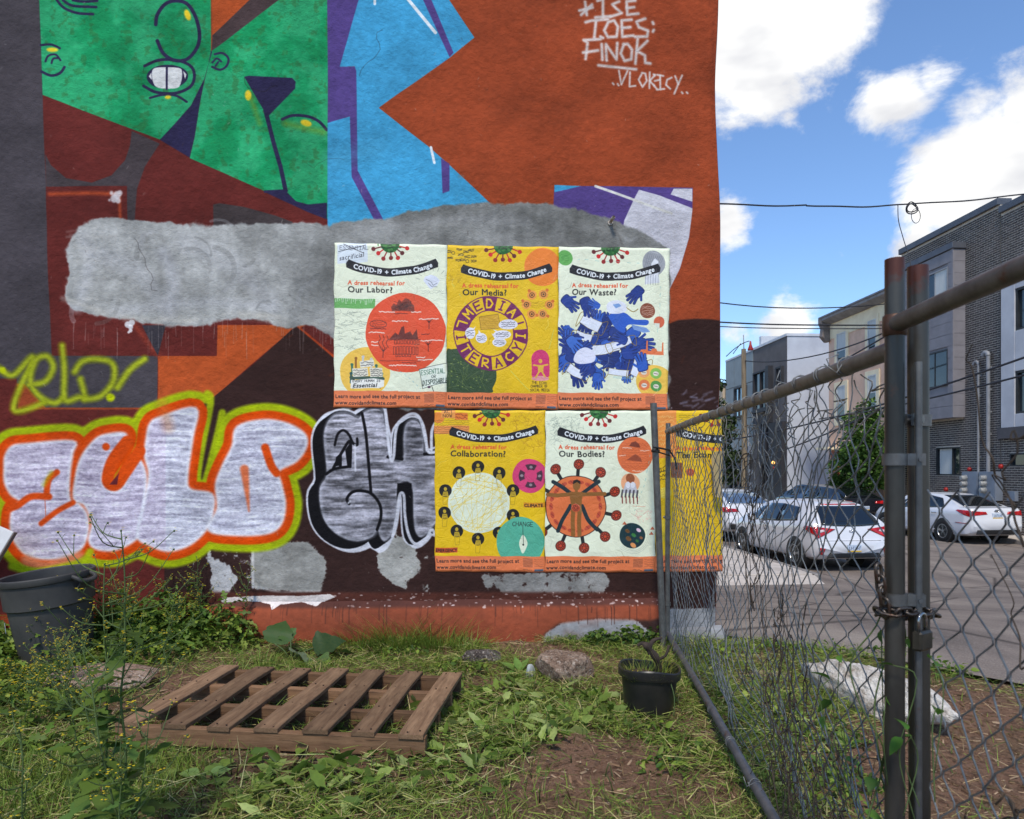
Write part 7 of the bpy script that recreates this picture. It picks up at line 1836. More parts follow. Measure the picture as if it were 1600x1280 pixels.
for sg in (1, -1):
    w.patch('tail_lamp', [(.36 * sg, .90), (.80 * sg, .70), (.845 * sg, .88), (.80 * sg, .955)][::1], 'rear', M_LAMP, .014, 9)
    w.patch('lamp_lens', [(.60 * sg, .86), (.74 * sg, .82), (.76 * sg, .875), (.64 * sg, .895)], 'rear', M_CLEAR, .020, 5)
    w.patch('reflector', [(.64 * sg, .50), (.70 * sg, .36), (.76 * sg, .38), (.76 * sg, .52)], 'rear', M_LAMP, .012, 5)
w.patch('tail_lamp', [(.10, .78), (.46, .905), (.40, .965), (.09, .93)], 'side', M_LAMP, .012, 8, mirror=True)
for (a, b, c, d) in (([(.80, 1.04), (1.62, .975), (1.62, 1.365), (1.02, 1.33)]), ([(1.69, .97), (2.62, .925), (2.36, 1.36), (1.69, 1.375)]), ([(2.68, .925), (3.28, .93), (2.74, 1.24), (2.46, 1.335)])):
    w.patch('side_window', [a, b, c, d], 'side', M_CGLASS, .006, 8, mirror=True)
w.patch('window_pillar', [(1.62, .975), (1.69, .97), (1.69, 1.375), (1.62, 1.365)], 'side', M_TRIM, .007, 4, mirror=True)
w.patch('windscreen', [(.0, 0)] * 4, 'side', M_CGLASS) if False else None
w.patch('rear_bumper_sill', [(-.62, .30), (.62, .30), (.56, .40), (-.56, .40)], 'rear', M_TRIM, .008, 6)
w.patch('hatch_seam', [(-.74, .655), (.74, .655), (.74, .662), (-.74, .662)], 'rear', M_TRIM, .004, 10)
for y in (.86, 1.66, 2.72): w.patch('door_seam', [(y, .36), (y + .012, .36), (y + .012 - .05 * (y < 1), .95), (y - .05 * (y < 1), .95)], 'side', M_TRIM, .003, 6, mirror=True)
for y in (1.05, 2.05): w.patch('door_handle', [(y, .835), (y + .2, .828), (y + .2, .862), (y, .868)], 'side', M_CARW, .028, 4, mirror=True)
w.plate(0, .50)
m = MB(); yb = w.rear_y(0, .86) - .016; a = np.linspace(0, 6.283, 25); m.tube(np.stack([.058 * np.cos(a), yb + 0 * a, .86 + .03 * np.sin(a)], 1), .005, 6)
for dx in (-.018, .018): m.tube([(dx - .006, yb, .842), (dx + .006, yb, .878)], .004, 6)
m.tube([(-.018, yb, .857), (.018, yb, .863)], .004, 6); m.build('badge', M_CHROME, w.root, smooth=True)
m = MB(); m.tube(catmull([(.02, w.rear_y(.02, 1.02) - .02, 1.02), (-.1, w.rear_y(-.1, 1.06) - .022, 1.06), (-.40, w.rear_y(-.40, 1.04) - .022, 1.04)], 6), .009, 6); m.build('wiper', M_TRIM, w.root)
w.wheels(3.42, .78, .315)
m = MB()
for sg in (-1, 1): m.box((sg * .98, 2.62, .98), (.18, .10, .13), taper=.8)
m.build('mirror', M_CARW, w.root, bevel=.03)
# ---- sedan on the far side
SP_SED = dict(L=4.84, top=[(0, .66), (.04, .74), (.06, .92), (.10, 1.035), (.16, 1.055), (.55, 1.075), (.80, 1.17), (1.30, 1.365), (1.6, 1.425), (2.2, 1.455), (2.7, 1.44), (3.1, 1.36), (3.85, 1.0), (4.4, .86), (4.75, .7), (4.84, .58)],
    belt=[(0, .62), (.06, .86), (.15, 1.0), (.8, 1.0), (2, .96), (3.6, .90), (4.3, .78), (4.84, .55)], bot=[(0, .36), (.2, .25), (.7, .21), (4.1, .2), (4.6, .22), (4.84, .32)],
    hw=[(0, .70), (.06, .80), (.25, .89), (.8, .915), (2.4, .915), (3.8, .9), (4.4, .82), (4.84, .6)], rw=[(0, .66), (.6, .64), (1.3, .60), (2.6, .60), (3.1, .62), (3.7, .72), (4.84, .6)])
q = at_z(1592, 855, GZC)
sed = Car('parked_car', 'white saloon car with long red tail lamps parked before the dark brick building', 'car', (q.x - .15, q.y + .55, GZC), math.radians(2.5), SP_SED, M_CARW); w = sed
w.patch('rear_window', [(-.62, 1.085), (.62, 1.085), (.52, 1.38), (-.52, 1.38)], 'rear', M_CGLASS, .006, 12)
for sg in (1, -1): w.patch('tail_lamp', [(.30 * sg, .875), (.83 * sg, .83), (.85 * sg, .975), (.34 * sg, .95)], 'rear', M_LAMP, .012, 9)
w.patch('tail_lamp', [(.09, .80), (.56, .97), (.52, 1.0), (.10, .985)], 'side', M_LAMP, .010, 8, mirror=True)
w.patch('reflector', [(.12, .60), (.55, .615), (.55, .632), (.12, .618)], 'side', M_LAMP, .008, 5, mirror=True)
for c_ in ([(1.08, 1.03), (2.02, .985), (2.02, 1.385), (1.42, 1.30)], [(2.10, .985), (3.02, .945), (2.72, 1.355), (2.10, 1.385)], [(3.06, .945), (3.5, .94), (3.02, 1.18), (2.80, 1.32)]): w.patch('side_window', c_, 'side', M_CGLASS, .006, 8, mirror=True)
w.patch('window_pillar', [(2.02, .985), (2.10, .985), (2.10, 1.385), (2.02, 1.385)], 'side', M_TRIM, .007, 4, mirror=True)
w.patch('bumper_valance', [(-.7, .30), (.7, .30), (.66, .43), (-.66, .43)], 'rear', M_TRIM, .008, 6)
for y in (1.12, 2.08, 3.15): w.patch('door_seam', [(y, .36), (y + .012, .36), (y + .012, .94), (y, .94)], 'side', M_TRIM, .003, 6, mirror=True)
for y in (1.32, 2.30): w.patch('door_handle', [(y, .845), (y + .2, .84), (y + .2, .872), (y, .878)], 'side', M_CHROME, .026, 4, mirror=True)
w.patch('side_skirt', [(1.15, .30), (3.4, .30), (3.4, .36), (1.15, .36)], 'side', M_CARW, .02, 6, mirror=True)
w.plate(0, .83); m = MB(); yb = w.rear_y(0, .97) - .014; a = np.linspace(0, 6.283, 21); m.tube(np.stack([.07 * np.cos(a), yb + 0 * a, .97 + .034 * np.sin(a)], 1), .008, 6); m.lathe([(0, .004), (.055, .002)], 16, np.array(Matrix.Rotation(math.pi / 2, 3, 'X')) @ np.diag((1, .5, 1)), (0, yb, .97)); m.build('badge', M_CHROME, w.root, smooth=True)
w.wheels(3.85, 1.04, .325)
# ---- white crossover ahead of the hatchback
SP_CRO = dict(L=4.6, top=[(0, .74), (.05, .80), (.08, .98), (.14, 1.10), (.30, 1.14), (.60, 1.30), (1.1, 1.47), (1.6, 1.535), (2.3, 1.55), (2.8, 1.49), (3.6, 1.12), (4.2, .98), (4.5, .8), (4.6, .66)],
    belt=[(0, .70), (.08, .94), (.2, 1.08), (.8, 1.08), (2, 1.02), (3.5, .98), (4.2, .88), (4.6, .62)], bot=[(0, .44), (.2, .32), (.7, .28), (3.9, .26), (4.4, .28), (4.6, .4)], hw=[(0, .74), (.06, .83), (.25, .90), (.8, .925), (2.4, .925), (3.7, .91), (4.3, .83), (4.6, .62)], rw=[(0, .66), (.6, .62), (1.3, .62), (2.6, .62), (3.0, .64), (3.6, .74), (4.6, .6)])
q = at_z(1184, 850, GZC)
cro = Car('parked_car', 'white crossover with a sloping blue reflecting rear window, nearest the wall corner', 'car', (q.x, q.y + .3, GZC), math.radians(2.2), SP_CRO, M_CARW); w = cro
w.patch('rear_window', [(-.66, 1.15), (.66, 1.15), (.54, 1.47), (-.54, 1.47)], 'rear', M_GLASS_SKY, .006, 12)
for sg in (1, -1): w.patch('tail_lamp', [(.42 * sg, .92), (.82 * sg, .90), (.86 * sg, 1.03), (.46 * sg, 1.0)], 'rear', M_LAMP, .012, 9)
w.patch('tail_lamp', [(.10, .90), (.55, 1.0), (.5, 1.04), (.12, 1.05)], 'side', M_LAMP, .010, 8, mirror=True)
for c_ in ([(.95, 1.10), (1.9, 1.05), (1.9, 1.46), (1.35, 1.40)], [(1.98, 1.05), (2.9, 1.02), (2.6, 1.42), (1.98, 1.46)]): w.patch('side_window', c_, 'side', M_CGLASS, .006, 8, mirror=True)
w.patch('bumper_valance', [(-.74, .40), (.74, .40), (.70, .56), (-.70, .56)], 'rear', M_TRIM, .008, 6); w.plate(0, .8)
for y in (1.0, 1.94): w.patch('door_seam', [(y, .42), (y + .012, .42), (y + .012, 1.02), (y, 1.02)], 'side', M_TRIM, .003, 6, mirror=True)
w.wheels(3.62, .92, .35)
m = MB()
for sg in (-1, 1): m.tube([(sg * .58, 1.1, 1.50), (sg * .6, 1.3, 1.575), (sg * .6, 2.5, 1.58), (sg * .6, 2.8, 1.52)], .016, 7)
m.build('roof_rail', M_TRIM, w.root, smooth=True)
# ---- two black cars on the far kerb
for (u, v, lab, sc) in ((1352, 826, 'black car parked at the far kerb in front of the green tree', (1, 1, 1)), (1318, 815, 'black car farther along the far kerb, partly behind the hatchback roof', (1, 1, 1.02))):
    q = at_z(u, v, GZC)
    c = Car('parked_car', lab, 'car', (q.x, q.y, GZC), math.radians(2.5), SP_CRO, M_CARB)
    c.patch('rear_window', [(-.66, 1.15), (.66, 1.15), (.54, 1.47), (-.54, 1.47)], 'rear', M_CGLASS, .006, 8)
    for sg in (1, -1): c.patch('tail_lamp', [(.42 * sg, .92), (.82 * sg, .90), (.86 * sg, 1.03), (.46 * sg, 1.0)], 'rear', M_LAMP, .012, 6)
    for c_ in ([(.95, 1.10), (1.9, 1.05), (1.9, 1.46), (1.35, 1.40)], [(1.98, 1.05), (2.9, 1.02), (2.6, 1.42), (1.98, 1.46)]): c.patch('side_window', c_, 'side', M_CGLASS, .006, 6, mirror=True)
    c.plate(0, .75); c.wheels(3.62, .92, .35)
# ================================================================== PLANTS
M_LEAF = leafmat('leaf', trans=.30); M_GRASS = leafmat('grass_blade', trans=.25); M_STEM = noisy('stem', rgb(86, 104, 52), rgb(66, 84, 44), 20, .7, bump=.1)
M_FLOWER = Mat('yellow_petal', rgb(214, 186, 20), .6).m
M_BARK = noisy('bark', rgb(84, 70, 58), rgb(58, 48, 40), 9, .95, bump=.6)
def rotz(a): c, s_ = np.cos(a), np.sin(a); z, o = 0 * a, 0 * a + 1; return np.stack([np.stack([c, -s_, z], -1), np.stack([s_, c, z], -1), np.stack([z, z, o], -1)], -2)
def roty(a): c, s_ = np.cos(a), np.sin(a); z, o = 0 * a, 0 * a + 1; return np.stack([np.stack([c, z, s_], -1), np.stack([z, o, z], -1), np.stack([-s_, z, c], -1)], -2)
def rotx(a): c, s_ = np.cos(a), np.sin(a); z, o = 0 * a, 0 * a + 1; return np.stack([np.stack([o, z, z], -1), np.stack([z, c, -s_], -1), np.stack([z, s_, c], -1)], -2)
def inst(T, Q, P, R, S, C, mid=None):
    """many small leaves: template T,Q at P with rotation R, scale S (n,3), colour C"""
    n, k = len(P), len(T)
    V = np.einsum('nij,nkj->nki', R, T[None] * S[:, None, :]) + P[:, None]
    Qs = (Q[None] + (np.arange(n) * k)[:, None, None]).reshape(-1, Q.shape[1])
    CC = np.repeat(C, k, 0)
    return V.reshape(-1, 3), Qs, CC
def leaf_template(wf, ns=7, fold=.25, droop=.25):
    t = np.linspace(0, 1, ns); w = np.array([wf(x) for x in t]); V = []
    for x, q in zip(t, w): V += [(x, -q, fold * q - droop * x * x), (x, 0, -droop * x * x), (x, q, fold * q - droop * x * x)]
    Q = []
    for i in range(ns - 1):
        for j in (0, 1): Q.append((i * 3 + j, i * 3 + j + 1, i * 3 + j + 4, i * 3 + j + 3))
    return np.array(V), np.array(Q)
T_DOCKB = leaf_template(lambda t: .018 if t < .16 else (.27 + .03 * math.sin(t * 21)) * math.sin(math.pi * ((t - .14) / .86) ** .6) + .008, 13, .22, .62)
T_OVAL = leaf_template(lambda t: .30 * math.sin(math.pi * min(1, t * 1.02) ** .8) + .012, 7)
T_DOCK = leaf_template(lambda t: .018 if t < .22 else .24 * math.sin(math.pi * ((t - .2) / .8) ** .75) + .008, 9, .3, .15)
T_LOBE = leaf_template(lambda t: (.03 + .27 * math.sin(math.pi * t ** 1.1)) * (.16 + .84 * abs(math.sin(t * 9.0))) if t < .97 else .01, 19, .15, .35)
T_HEART = leaf_template(lambda t: .42 * math.sin(math.pi * (t * .98 + .02) ** .62) + .01, 7, .25, .2)
T_SMALL = leaf_template(lambda t: .36 * math.sin(math.pi * t) + .01, 4, .2, .2)
def blade_template(ns=4, bend=.5):
    t = np.linspace(0, 1, ns); V = []
    for x in t: V += [(x, -.5 * (1 - x ** 1.6) - .03, bend * x * x), (x, .5 * (1 - x ** 1.6) + .03, bend * x * x)]
    return np.array(V), np.array([(2 * i, 2 * i + 1, 2 * i + 3, 2 * i + 2) for i in range(ns - 1)])
T_BLADE = blade_template(4, -.28); T_FLAT = blade_template(4, -.06); T_LONG = blade_template(6, -.75)
RG = np.random.default_rng(99)
def poly_world(px): return np.array([on_ground(u, v)[:2] for u, v in px])
def in_poly(P, poly):
    x, y = P[:, 0], P[:, 1]; r = np.zeros(len(P), bool); n = len(poly)
    for i in range(n):
        (x0, y0), (x1, y1) = poly[i], poly[(i + 1) % n]
        c = ((y0 > y) != (y1 > y)) & (x < (x1 - x0) * (y - y0) / (y1 - y0 + 1e-12) + x0); r ^= c
    return r
def sample(poly, dens):
    mn, mx = poly.min(0), poly.max(0); n = int((mx - mn).prod() * dens); P = RG.uniform(mn, mx, (n, 2)); return P[in_poly(P, poly)]
BARE = [(950, 1190, .30, .75), (860, 1250, .28, .5), (1010, 1265, .25, .6), (1040, 1230, .3, .55), (800, 1003, .22, .95), (700, 1000, .1, .7), (300, 1008, .16, .8), (560, 1200, .14, .4), (860, 1020, .3, .85), (960, 1040, .22, .8), (380, 1020, .14, .6), (700, 1270, .12, .4), (1520, 1200, .75, .97), (1500, 1100, .4, .95), (1390, 1250, .3, .7), (1180, 1020, .2, .6), (1100, 1090, .12, .4)]
BAREW = [(*on_ground(u, v)[:2], r, k) for u, v, r, k in BARE]
PAL_M = np.array(pal.matrix_basis.inverted()) if False else None
pc, pr_ = np.array(pal.location[:2]), pal.rotation_euler[2]
def keep(P, floor=.0, pallet=True):
    k = np.ones(len(P))
    for x, y, r, q in BAREW:
        d = np.hypot(P[:, 0] - x, P[:, 1] - y) + .18 * r * (fbm(P[:, 0] * 9, P[:, 1] * 9, 303, 3) - .5) * 4; k *= 1 - q * smoothstep(r, r * .55, d)
    k = np.maximum(k, floor)
    d = P - pc; c_, s_ = math.cos(-pr_), math.sin(-pr_); lx, ly = d[:, 0] * c_ - d[:, 1] * s_, d[:, 0] * s_ + d[:, 1] * c_
    if pallet:
        solid = (np.abs(lx) < .64) & (np.abs(ly) < .41)
        k = np.where(solid, k * .35, k)
    return RG.random(len(P)) < k
LOT = np.array([(-4.6, 4.40), (-4.6, .5), (.75, .5), (.93, 1.95), (1.2, 4.30), (1.2, 4.40)])
OUT = np.array([(1.24, 4.30), (1.62, 4.42), (1.9, 4.25), (2.2, 3.95), (2.8, 3.25), (3.6, 2.3), (4.3, 1.0), (.75, .5), (.95, 1.95)])
def colors(n, pal_, jit=.18):
    pal_ = np.array([rgb(*c)[:3] for c in pal_]) * 1.15; i = RG.integers(0, len(pal_), n); return pal_[i] * RG.uniform(1 - jit, 1 + jit, (n, 1))
def height(P): return gz(P[:, 0], P[:, 1])
G_FRESH = [(112, 134, 44), (124, 144, 54), (98, 122, 40), (138, 152, 66)]; G_DRY = [(168, 166, 98), (184, 176, 116), (190, 172, 122), (148, 152, 78), (160, 162, 90)]; G_DEEP = [(74, 98, 34), (88, 112, 40), (62, 86, 32), (98, 122, 44)]; STRAW = [(168, 142, 104), (186, 160, 122), (140, 112, 80), (120, 94, 68)]
def gw0(u, v): q = on_ground(u, v); return q.x, q.y
# --- cut grass lying about
parts = []
for poly, dens, pals, L, wd, fl in ((LOT, 5200, G_DRY * 2 + G_FRESH * 2 + G_DEEP * 2, (.03, .12), (.0016, .0042), .0), (LOT, 2600, G_DEEP + G_FRESH, (.02, .07), (.002, .005), .0), (LOT, 900, STRAW, (.02, .11), (.0012, .003), .5), (np.array([gw0(u, v) for u, v in ((1045, 1000), (1250, 1008), (1400, 1030), (1400, 1120), (1330, 1200), (1300, 1280), (1190, 1280))]), 5200, G_DEEP + G_FRESH * 2 + G_DRY[:2], (.03, .1), (.002, .005), .35), (OUT, 2200, G_DEEP + G_FRESH + G_DRY[:2], (.03, .1), (.0016, .004), .0), (OUT, 700, STRAW, (.02, .12), (.0012, .003), .6)):
    P = sample(poly, dens); P = P[keep(P, fl)]; P = P[(P[:, 1] > 1.2)]; n = len(P)
    if poly is LOT:
        kk = fbm(P[:, 0] * 3.1, P[:, 1] * 3.1, 311, 3); P = P[RG.random(len(P)) < smoothstep(.28, .52, kk) * .85 + .15]; n = len(P)
    yaw = RG.uniform(0, 6.283, n) + 0; pit = -RG.normal(.12, .22, n); rol = RG.uniform(-.8, .8, n)
    R = rotz(yaw) @ roty(pit) @ rotx(rol); S = np.stack([RG.uniform(*L, n), RG.uniform(*wd, n) * 1.0, np.full(n, .06)], 1); S[:, 2] = S[:, 0] * .5
    z = height(P) + RG.uniform(.002, .04, n)
    parts.append(inst(*T_FLAT, np.column_stack([P, z]), R, S, colors(n, pals)))
def join(parts, name, mat, kind='stuff'):
    V, Q, C, o_ = [], [], [], 0
    for v, q, c in parts: V.append(v); Q.append(q + o_); C.append(c); o_ += len(v)
    return put(name, npmesh(name, np.concatenate(V), np.concatenate(Q), np.concatenate(C), mat), None, kind)
join(parts, 'grass_clippings', M_GRASS)
# --- standing short grass
parts = []
for poly, dens, L in ((LOT, 2600, (.03, .09)), (np.array([gw0(u, v) for u, v in ((-200, 1020), (120, 1030), (90, 1090), (180, 1120), (330, 1200), (200, 1290), (-300, 1290))]), 5200, (.04, .13)), (OUT, 2000, (.03, .10))):
    P = sample(poly, dens); P = P[keep(P, 0, True)]; P = P[P[:, 1] > 1.2]; kk = fbm(P[:, 0] * 4, P[:, 1] * 4, 321, 3); P = P[RG.random(len(P)) < smoothstep(.45, .62, kk)]
    n = len(P); yaw = RG.uniform(0, 6.283, n); R = rotz(yaw) @ roty(-RG.uniform(.6, 1.45, n)); S = np.stack([RG.uniform(*L, n), RG.uniform(.002, .0045, n), RG.uniform(*L, n)], 1)
    parts.append(inst(*T_BLADE, np.column_stack([P, height(P)]), R, S, colors(n, G_FRESH + G_DEEP)))
def clump_blades(c, n, rad, hmin, hmax, pals, tmpl=T_LONG, wd=(.002, .0045)):
    a, r = RG.uniform(0, 6.283, n), rad * np.sqrt(RG.random(n)); P = np.stack([c[0] + r * np.cos(a), c[1] + r * np.sin(a) * .7], 1); P[:, 1] = np.minimum(P[:, 1], YW - .1)
    h = RG.uniform(hmin, hmax, n); R = rotz(a + RG.normal(0, .6, n)) @ roty(-RG.uniform(.85, 1.5, n)); S = np.stack([h, RG.uniform(*wd, n), h * .55], 1)
    return inst(*tmpl, np.column_stack([P, height(P) - .005]), R, S, colors(n, pals))
join(parts, 'grass', M_GRASS)
# --- wilted broad leaves pulled up and strewn on the ground
parts = []
for px, dens, sz in [(a_, b_ * .62, c_) for _ in range(3) for a_, b_, c_ in (([(470, 1180), (600, 1130), (700, 1075), (800, 1070), (880, 1085), (985, 1090), (985, 1120), (900, 1150), (840, 1190), (700, 1230), (560, 1290), (400, 1290), (380, 1230)], 330, (.035, .105)), ([(700, 1080), (880, 1085), (985, 1095), (985, 1125), (880, 1150), (760, 1170), (700, 1130)], 420, (.03, .10)), ([(330, 1190), (480, 1180), (560, 1230), (520, 1300), (300, 1300)], 180, (.05, .12)), ([(650, 1150), (760, 1120), (860, 1180), (760, 1260), (640, 1250)], 110, (.04, .09)), ([(20, 1100), (330, 1180), (330, 1290), (0, 1290)], 60, (.04, .09)), ([(1060, 1060), (1250, 1080), (1380, 1190), (1330, 1280), (1220, 1280)], 110, (.03, .08)))]:
    P = sample(poly_world(px), dens); n = len(P)
    R = rotz(RG.uniform(0, 6.283, n)) @ roty(RG.normal(-.12, .3, n)) @ rotx(RG.normal(0, .7, n)); L = RG.uniform(*sz, n); S = np.stack([L, L * RG.uniform(.6, 1.05, n), L * RG.uniform(-.6, 1.2, n)], 1)
    Tq = leaf_template(lambda t: .016 if t < .2 else (.20 + .05 * math.sin(t * 19)) * math.sin(math.pi * ((t - .18) / .82) ** .75) + .008, 9, RG.uniform(.1, .6), RG.uniform(-.2, .4)); parts.append(inst(*Tq, np.column_stack([P, height(P) + RG.uniform(.004, .034, n)]), R, S, colors(n, [(116, 138, 58), (136, 154, 76), (98, 124, 48), (154, 168, 98), (80, 106, 40), (104, 128, 50)], .3)))
for px, dens in (([(420, 1180), (690, 1085), (985, 1090), (985, 1125), (840, 1190), (700, 1290), (400, 1290)], 240), ([(0, 1100), (330, 1180), (560, 1200), (800, 1290), (0, 1290)], 150), ([(1080, 1060), (1380, 1190), (1330, 1280), (1220, 1280)], 90)):
    P = sample(poly_world(px), dens); n = len(P); L = RG.uniform(.05, .18, n)
    parts.append(inst(*T_FLAT, np.column_stack([P, height(P) + RG.uniform(.015, .04, n)]), rotz(RG.uniform(0, 6.283, n)) @ roty(RG.normal(-.08, .12, n)) @ rotx(RG.uniform(-.6, .6, n)), np.stack([L, RG.uniform(.002, .0045, n), L * .8], 1), colors(n, [(170, 178, 112), (150, 166, 92), (186, 182, 130)])))
join(parts, 'fallen_leaves', M_LEAF)
# --- bark chips, twigs on the bare earth
P = np.concatenate([sample(LOT, 900), sample(OUT, 900)]); P = P[P[:, 1] > 1.2]; n = len(P); R = rotz(RG.uniform(0, 6.28, n)) @ roty(RG.normal(0, .15, n)) @ rotx(RG.normal(0, .3, n)); L = RG.uniform(.008, .022, n) + .03 * RG.random(n) ** 5
ch_ = inst(np.array([(-.5, -.2, 0), (.5, -.25, 0), (.5, .2, 0), (-.5, .25, 0), (-.4, -.1, .25), (.4, -.15, .3), (.4, .1, .3), (-.4, .15, .25)]), np.array([(0, 1, 5, 4), (1, 2, 6, 5), (2, 3, 7, 6), (3, 0, 4, 7), (4, 5, 6, 7)]), np.column_stack([P, height(P) + .002]), R, np.stack([L, L * .5, L * .4], 1), colors(n, [(122, 92, 72), (96, 70, 54), (150, 124, 102), (84, 60, 46)], .25))
join([ch_], 'wood_chips', noisy('chip', rgb(120, 92, 72), rgb(90, 66, 50), 30) if False else leafmat('chip_bark', trans=0.0, rough=.9))
# --- cut stalks left standing
mb = MB()
for u, v in [(RG.uniform(60, 1000), RG.uniform(1085, 1275)) for _ in range(90)] + [(RG.uniform(1120, 1380), RG.uniform(1080, 1270)) for _ in range(24)]:
    q = on_ground(u, v); h = RG.uniform(.03, .11); d = RG.normal(0, .012, 2)
    if abs(q.x - pc[0]) < .72 and abs(q.y - pc[1]) < .55: continue
    mb.tube([(q.x, q.y, q.z - .01), (q.x + d[0] * .5, q.y + d[1] * .5, q.z + h * .6), (q.x + d[0], q.y + d[1], q.z + h)], [.0028, .0022, .0018], 5, col=rgb(74, 84, 44)[:3] if RG.random() < .6 else rgb(92, 66, 50)[:3])
mb.build('cut_stalks', M_GRASS, None, True, kind='stuff')
# --- leafy thicket at the wall foot and round the can
def cloud_leaves(blobs, dens, tmpl, sz, pals, flat=.5):
    out = []
    for (x, y, rx, ry, h) in blobs:
        n = int(dens * rx * ry * 3.14 * (.6 + h * 3)); a = RG.uniform(0, 6.283, n); r = np.sqrt(RG.random(n)); P = np.stack([x + rx * r * np.cos(a), y + ry * r * np.sin(a)], 1); P[:, 1] = np.minimum(P[:, 1], YW - .03)
        hh = h * (1 - r ** 2 * .8) * (.55 + .9 * fbm(P[:, 0] * 6, P[:, 1] * 6, 331, 2)); z = height(P) + hh * RG.random(n) ** .6
        L = RG.uniform(*sz, n); R = rotz(RG.uniform(0, 6.283, n)) @ roty(RG.normal(.1, flat, n)) @ rotx(RG.normal(0, flat, n))
        out.append(inst(*tmpl, np.column_stack([P, z]), R, np.stack([L, L * RG.uniform(.6, 1, n), L], 1), colors(n, pals, .25)))
    return out
def gw_(u, v): q = on_ground(u, v); return q.x, q.y
def bl(u, v, rx, ry, h): x, y = gw_(u, v); return (x, y, rx, ry, h)
blobs = [bl(190, 1000, .33, .22, .30), bl(260, 1000, .34, .25, .33), bl(335, 1005, .26, .18, .28), bl(110, 1075, .3, .12, .09), bl(30, 1110, .3, .14, .08), bl(-40, 1100, .3, .2, .14), bl(60, 1170, .2, .12, .07), bl(215, 1025, .35, .16, .16), bl(150, 1045, .25, .12, .08), bl(40, 1060, .3, .12, .06), bl(10, 1075, .25, .15, .14), bl(-60, 1040, .4, .3, .3), bl(370, 985, .12, .1, .2), bl(150, 985, .25, .2, .25), bl(-60, 1000, .3, .3, .2)]
join(cloud_leaves(blobs, 2100, T_LOBE, (.03, .085), G_DEEP + G_FRESH + [(84, 118, 42), (108, 138, 54)]) + cloud_leaves(blobs, 900, T_OVAL, (.02, .05), G_DEEP + G_FRESH), 'undergrowth', M_LEAF)
# --- low weeds near the pot, along the wall and outside the fence
blobs = [bl(1010, 1150, .16, .08, .07), bl(960, 1140, .1, .06, .05), bl(1070, 1180, .12, .12, .05), bl(1040, 1200, .12, .08, .05), bl(740, 1060, .1, .08, .1), bl(620, 1030, .3, .1, .09), bl(520, 1015, .25, .08, .07), bl(710, 1050, .12, .1, .08), bl(880, 990, .1, .04, .05), bl(780, 996, .14, .05, .06),
         bl(1110, 1030, .18, .12, .07), bl(1200, 1015, .25, .12, .06), bl(1300, 1020, .3, .12, .07), bl(1400, 1030, .3, .14, .08), bl(1470, 1050, .2, .12, .09), bl(1180, 1110, .22, .2, .05), bl(1260, 1150, .25, .2, .05), bl(1330, 1090, .2, .14, .07), bl(1290, 1230, .2, .2, .06), bl(1140, 1080, .14, .12, .05), bl(1150, 1200, .1, .12, .04)] + [bl(u, v, .16, .10, .05) for u, v in ((1185, 955), (1242, 966), (1266, 975), (1140, 912), (1320, 985), (1210, 960))]
join(cloud_leaves(blobs, 2600, T_OVAL, (.015, .045), G_DEEP + G_FRESH + [(72, 108, 44)]), 'low_weeds', M_LEAF)
# --- grass clumps by the wall: each its own plant
for i, (u, v, n, rad, h) in enumerate(((570, 1010, 260, .13, .18), (625, 1012, 360, .17, .24), (680, 1015, 330, .16, .22), (735, 1020, 160, .10, .14), (410, 1045, 90, .09, .14))):
    c = gw_(u, v); V, Q, C = clump_blades(c, n, rad, h * .5, h * 1.25, G_FRESH + [(118, 146, 62), (100, 136, 52)])
    org = np.array((c[0], c[1], float(gz(*c)))); o = put('grass_clump', npmesh('grass_clump', V - org, Q, C, M_GRASS)); o.location = org
    tag(o, ('long grass clump, leftmost of the clumps under the black and silver graffiti', 'tallest long grass clump at the foot of the terracotta base ledge', 'long grass clump between the tallest clump and the small dark stone', 'short grass clump beside the small dark stone', 'thin grass tuft behind the back edge of the pallet')[i], 'grass', 'grass clumps at the wall foot')
# --- dock plants with big leaves
def leafy(name, label, cat, u, v, leaves, tmpl, pals, group=None, lname='leaf'):
    c = on_ground(u, v); t = thing(name, label, cat, c, 0, group)
    st = MB(); st.tube([(0, 0, -.01), (0, 0, .03)], .008, 6); st.build('stem', M_STEM, t)
    for (az, el, L, wd, dz) in leaves:
        col = colors(1, pals)[0]; V = tmpl[0] * (L, L * wd, L); R = (rotz(np.array([az])) @ roty(np.array([-el])) @ rotx(RG.normal(0, .35, 1)))[0]
        V = V @ R.T + (0, 0, dz); me = npmesh(lname, V, tmpl[1], np.tile(col, (len(V), 1)), M_LEAF, True); put(lname, me, t)
    return t
T_ROUND = leaf_template(lambda t: (.50 + .05 * math.sin(t * 26)) * math.sin(math.pi * (t * .96 + .04) ** .62) + .01, 13, .12, .55)
c = on_ground(455, 1034); dk = thing('dock_plant', 'broad leaved dock plant with crumpled and drooping leaves behind the pallet', 'plant', c, 0, 'dock plants'); sm = MB()
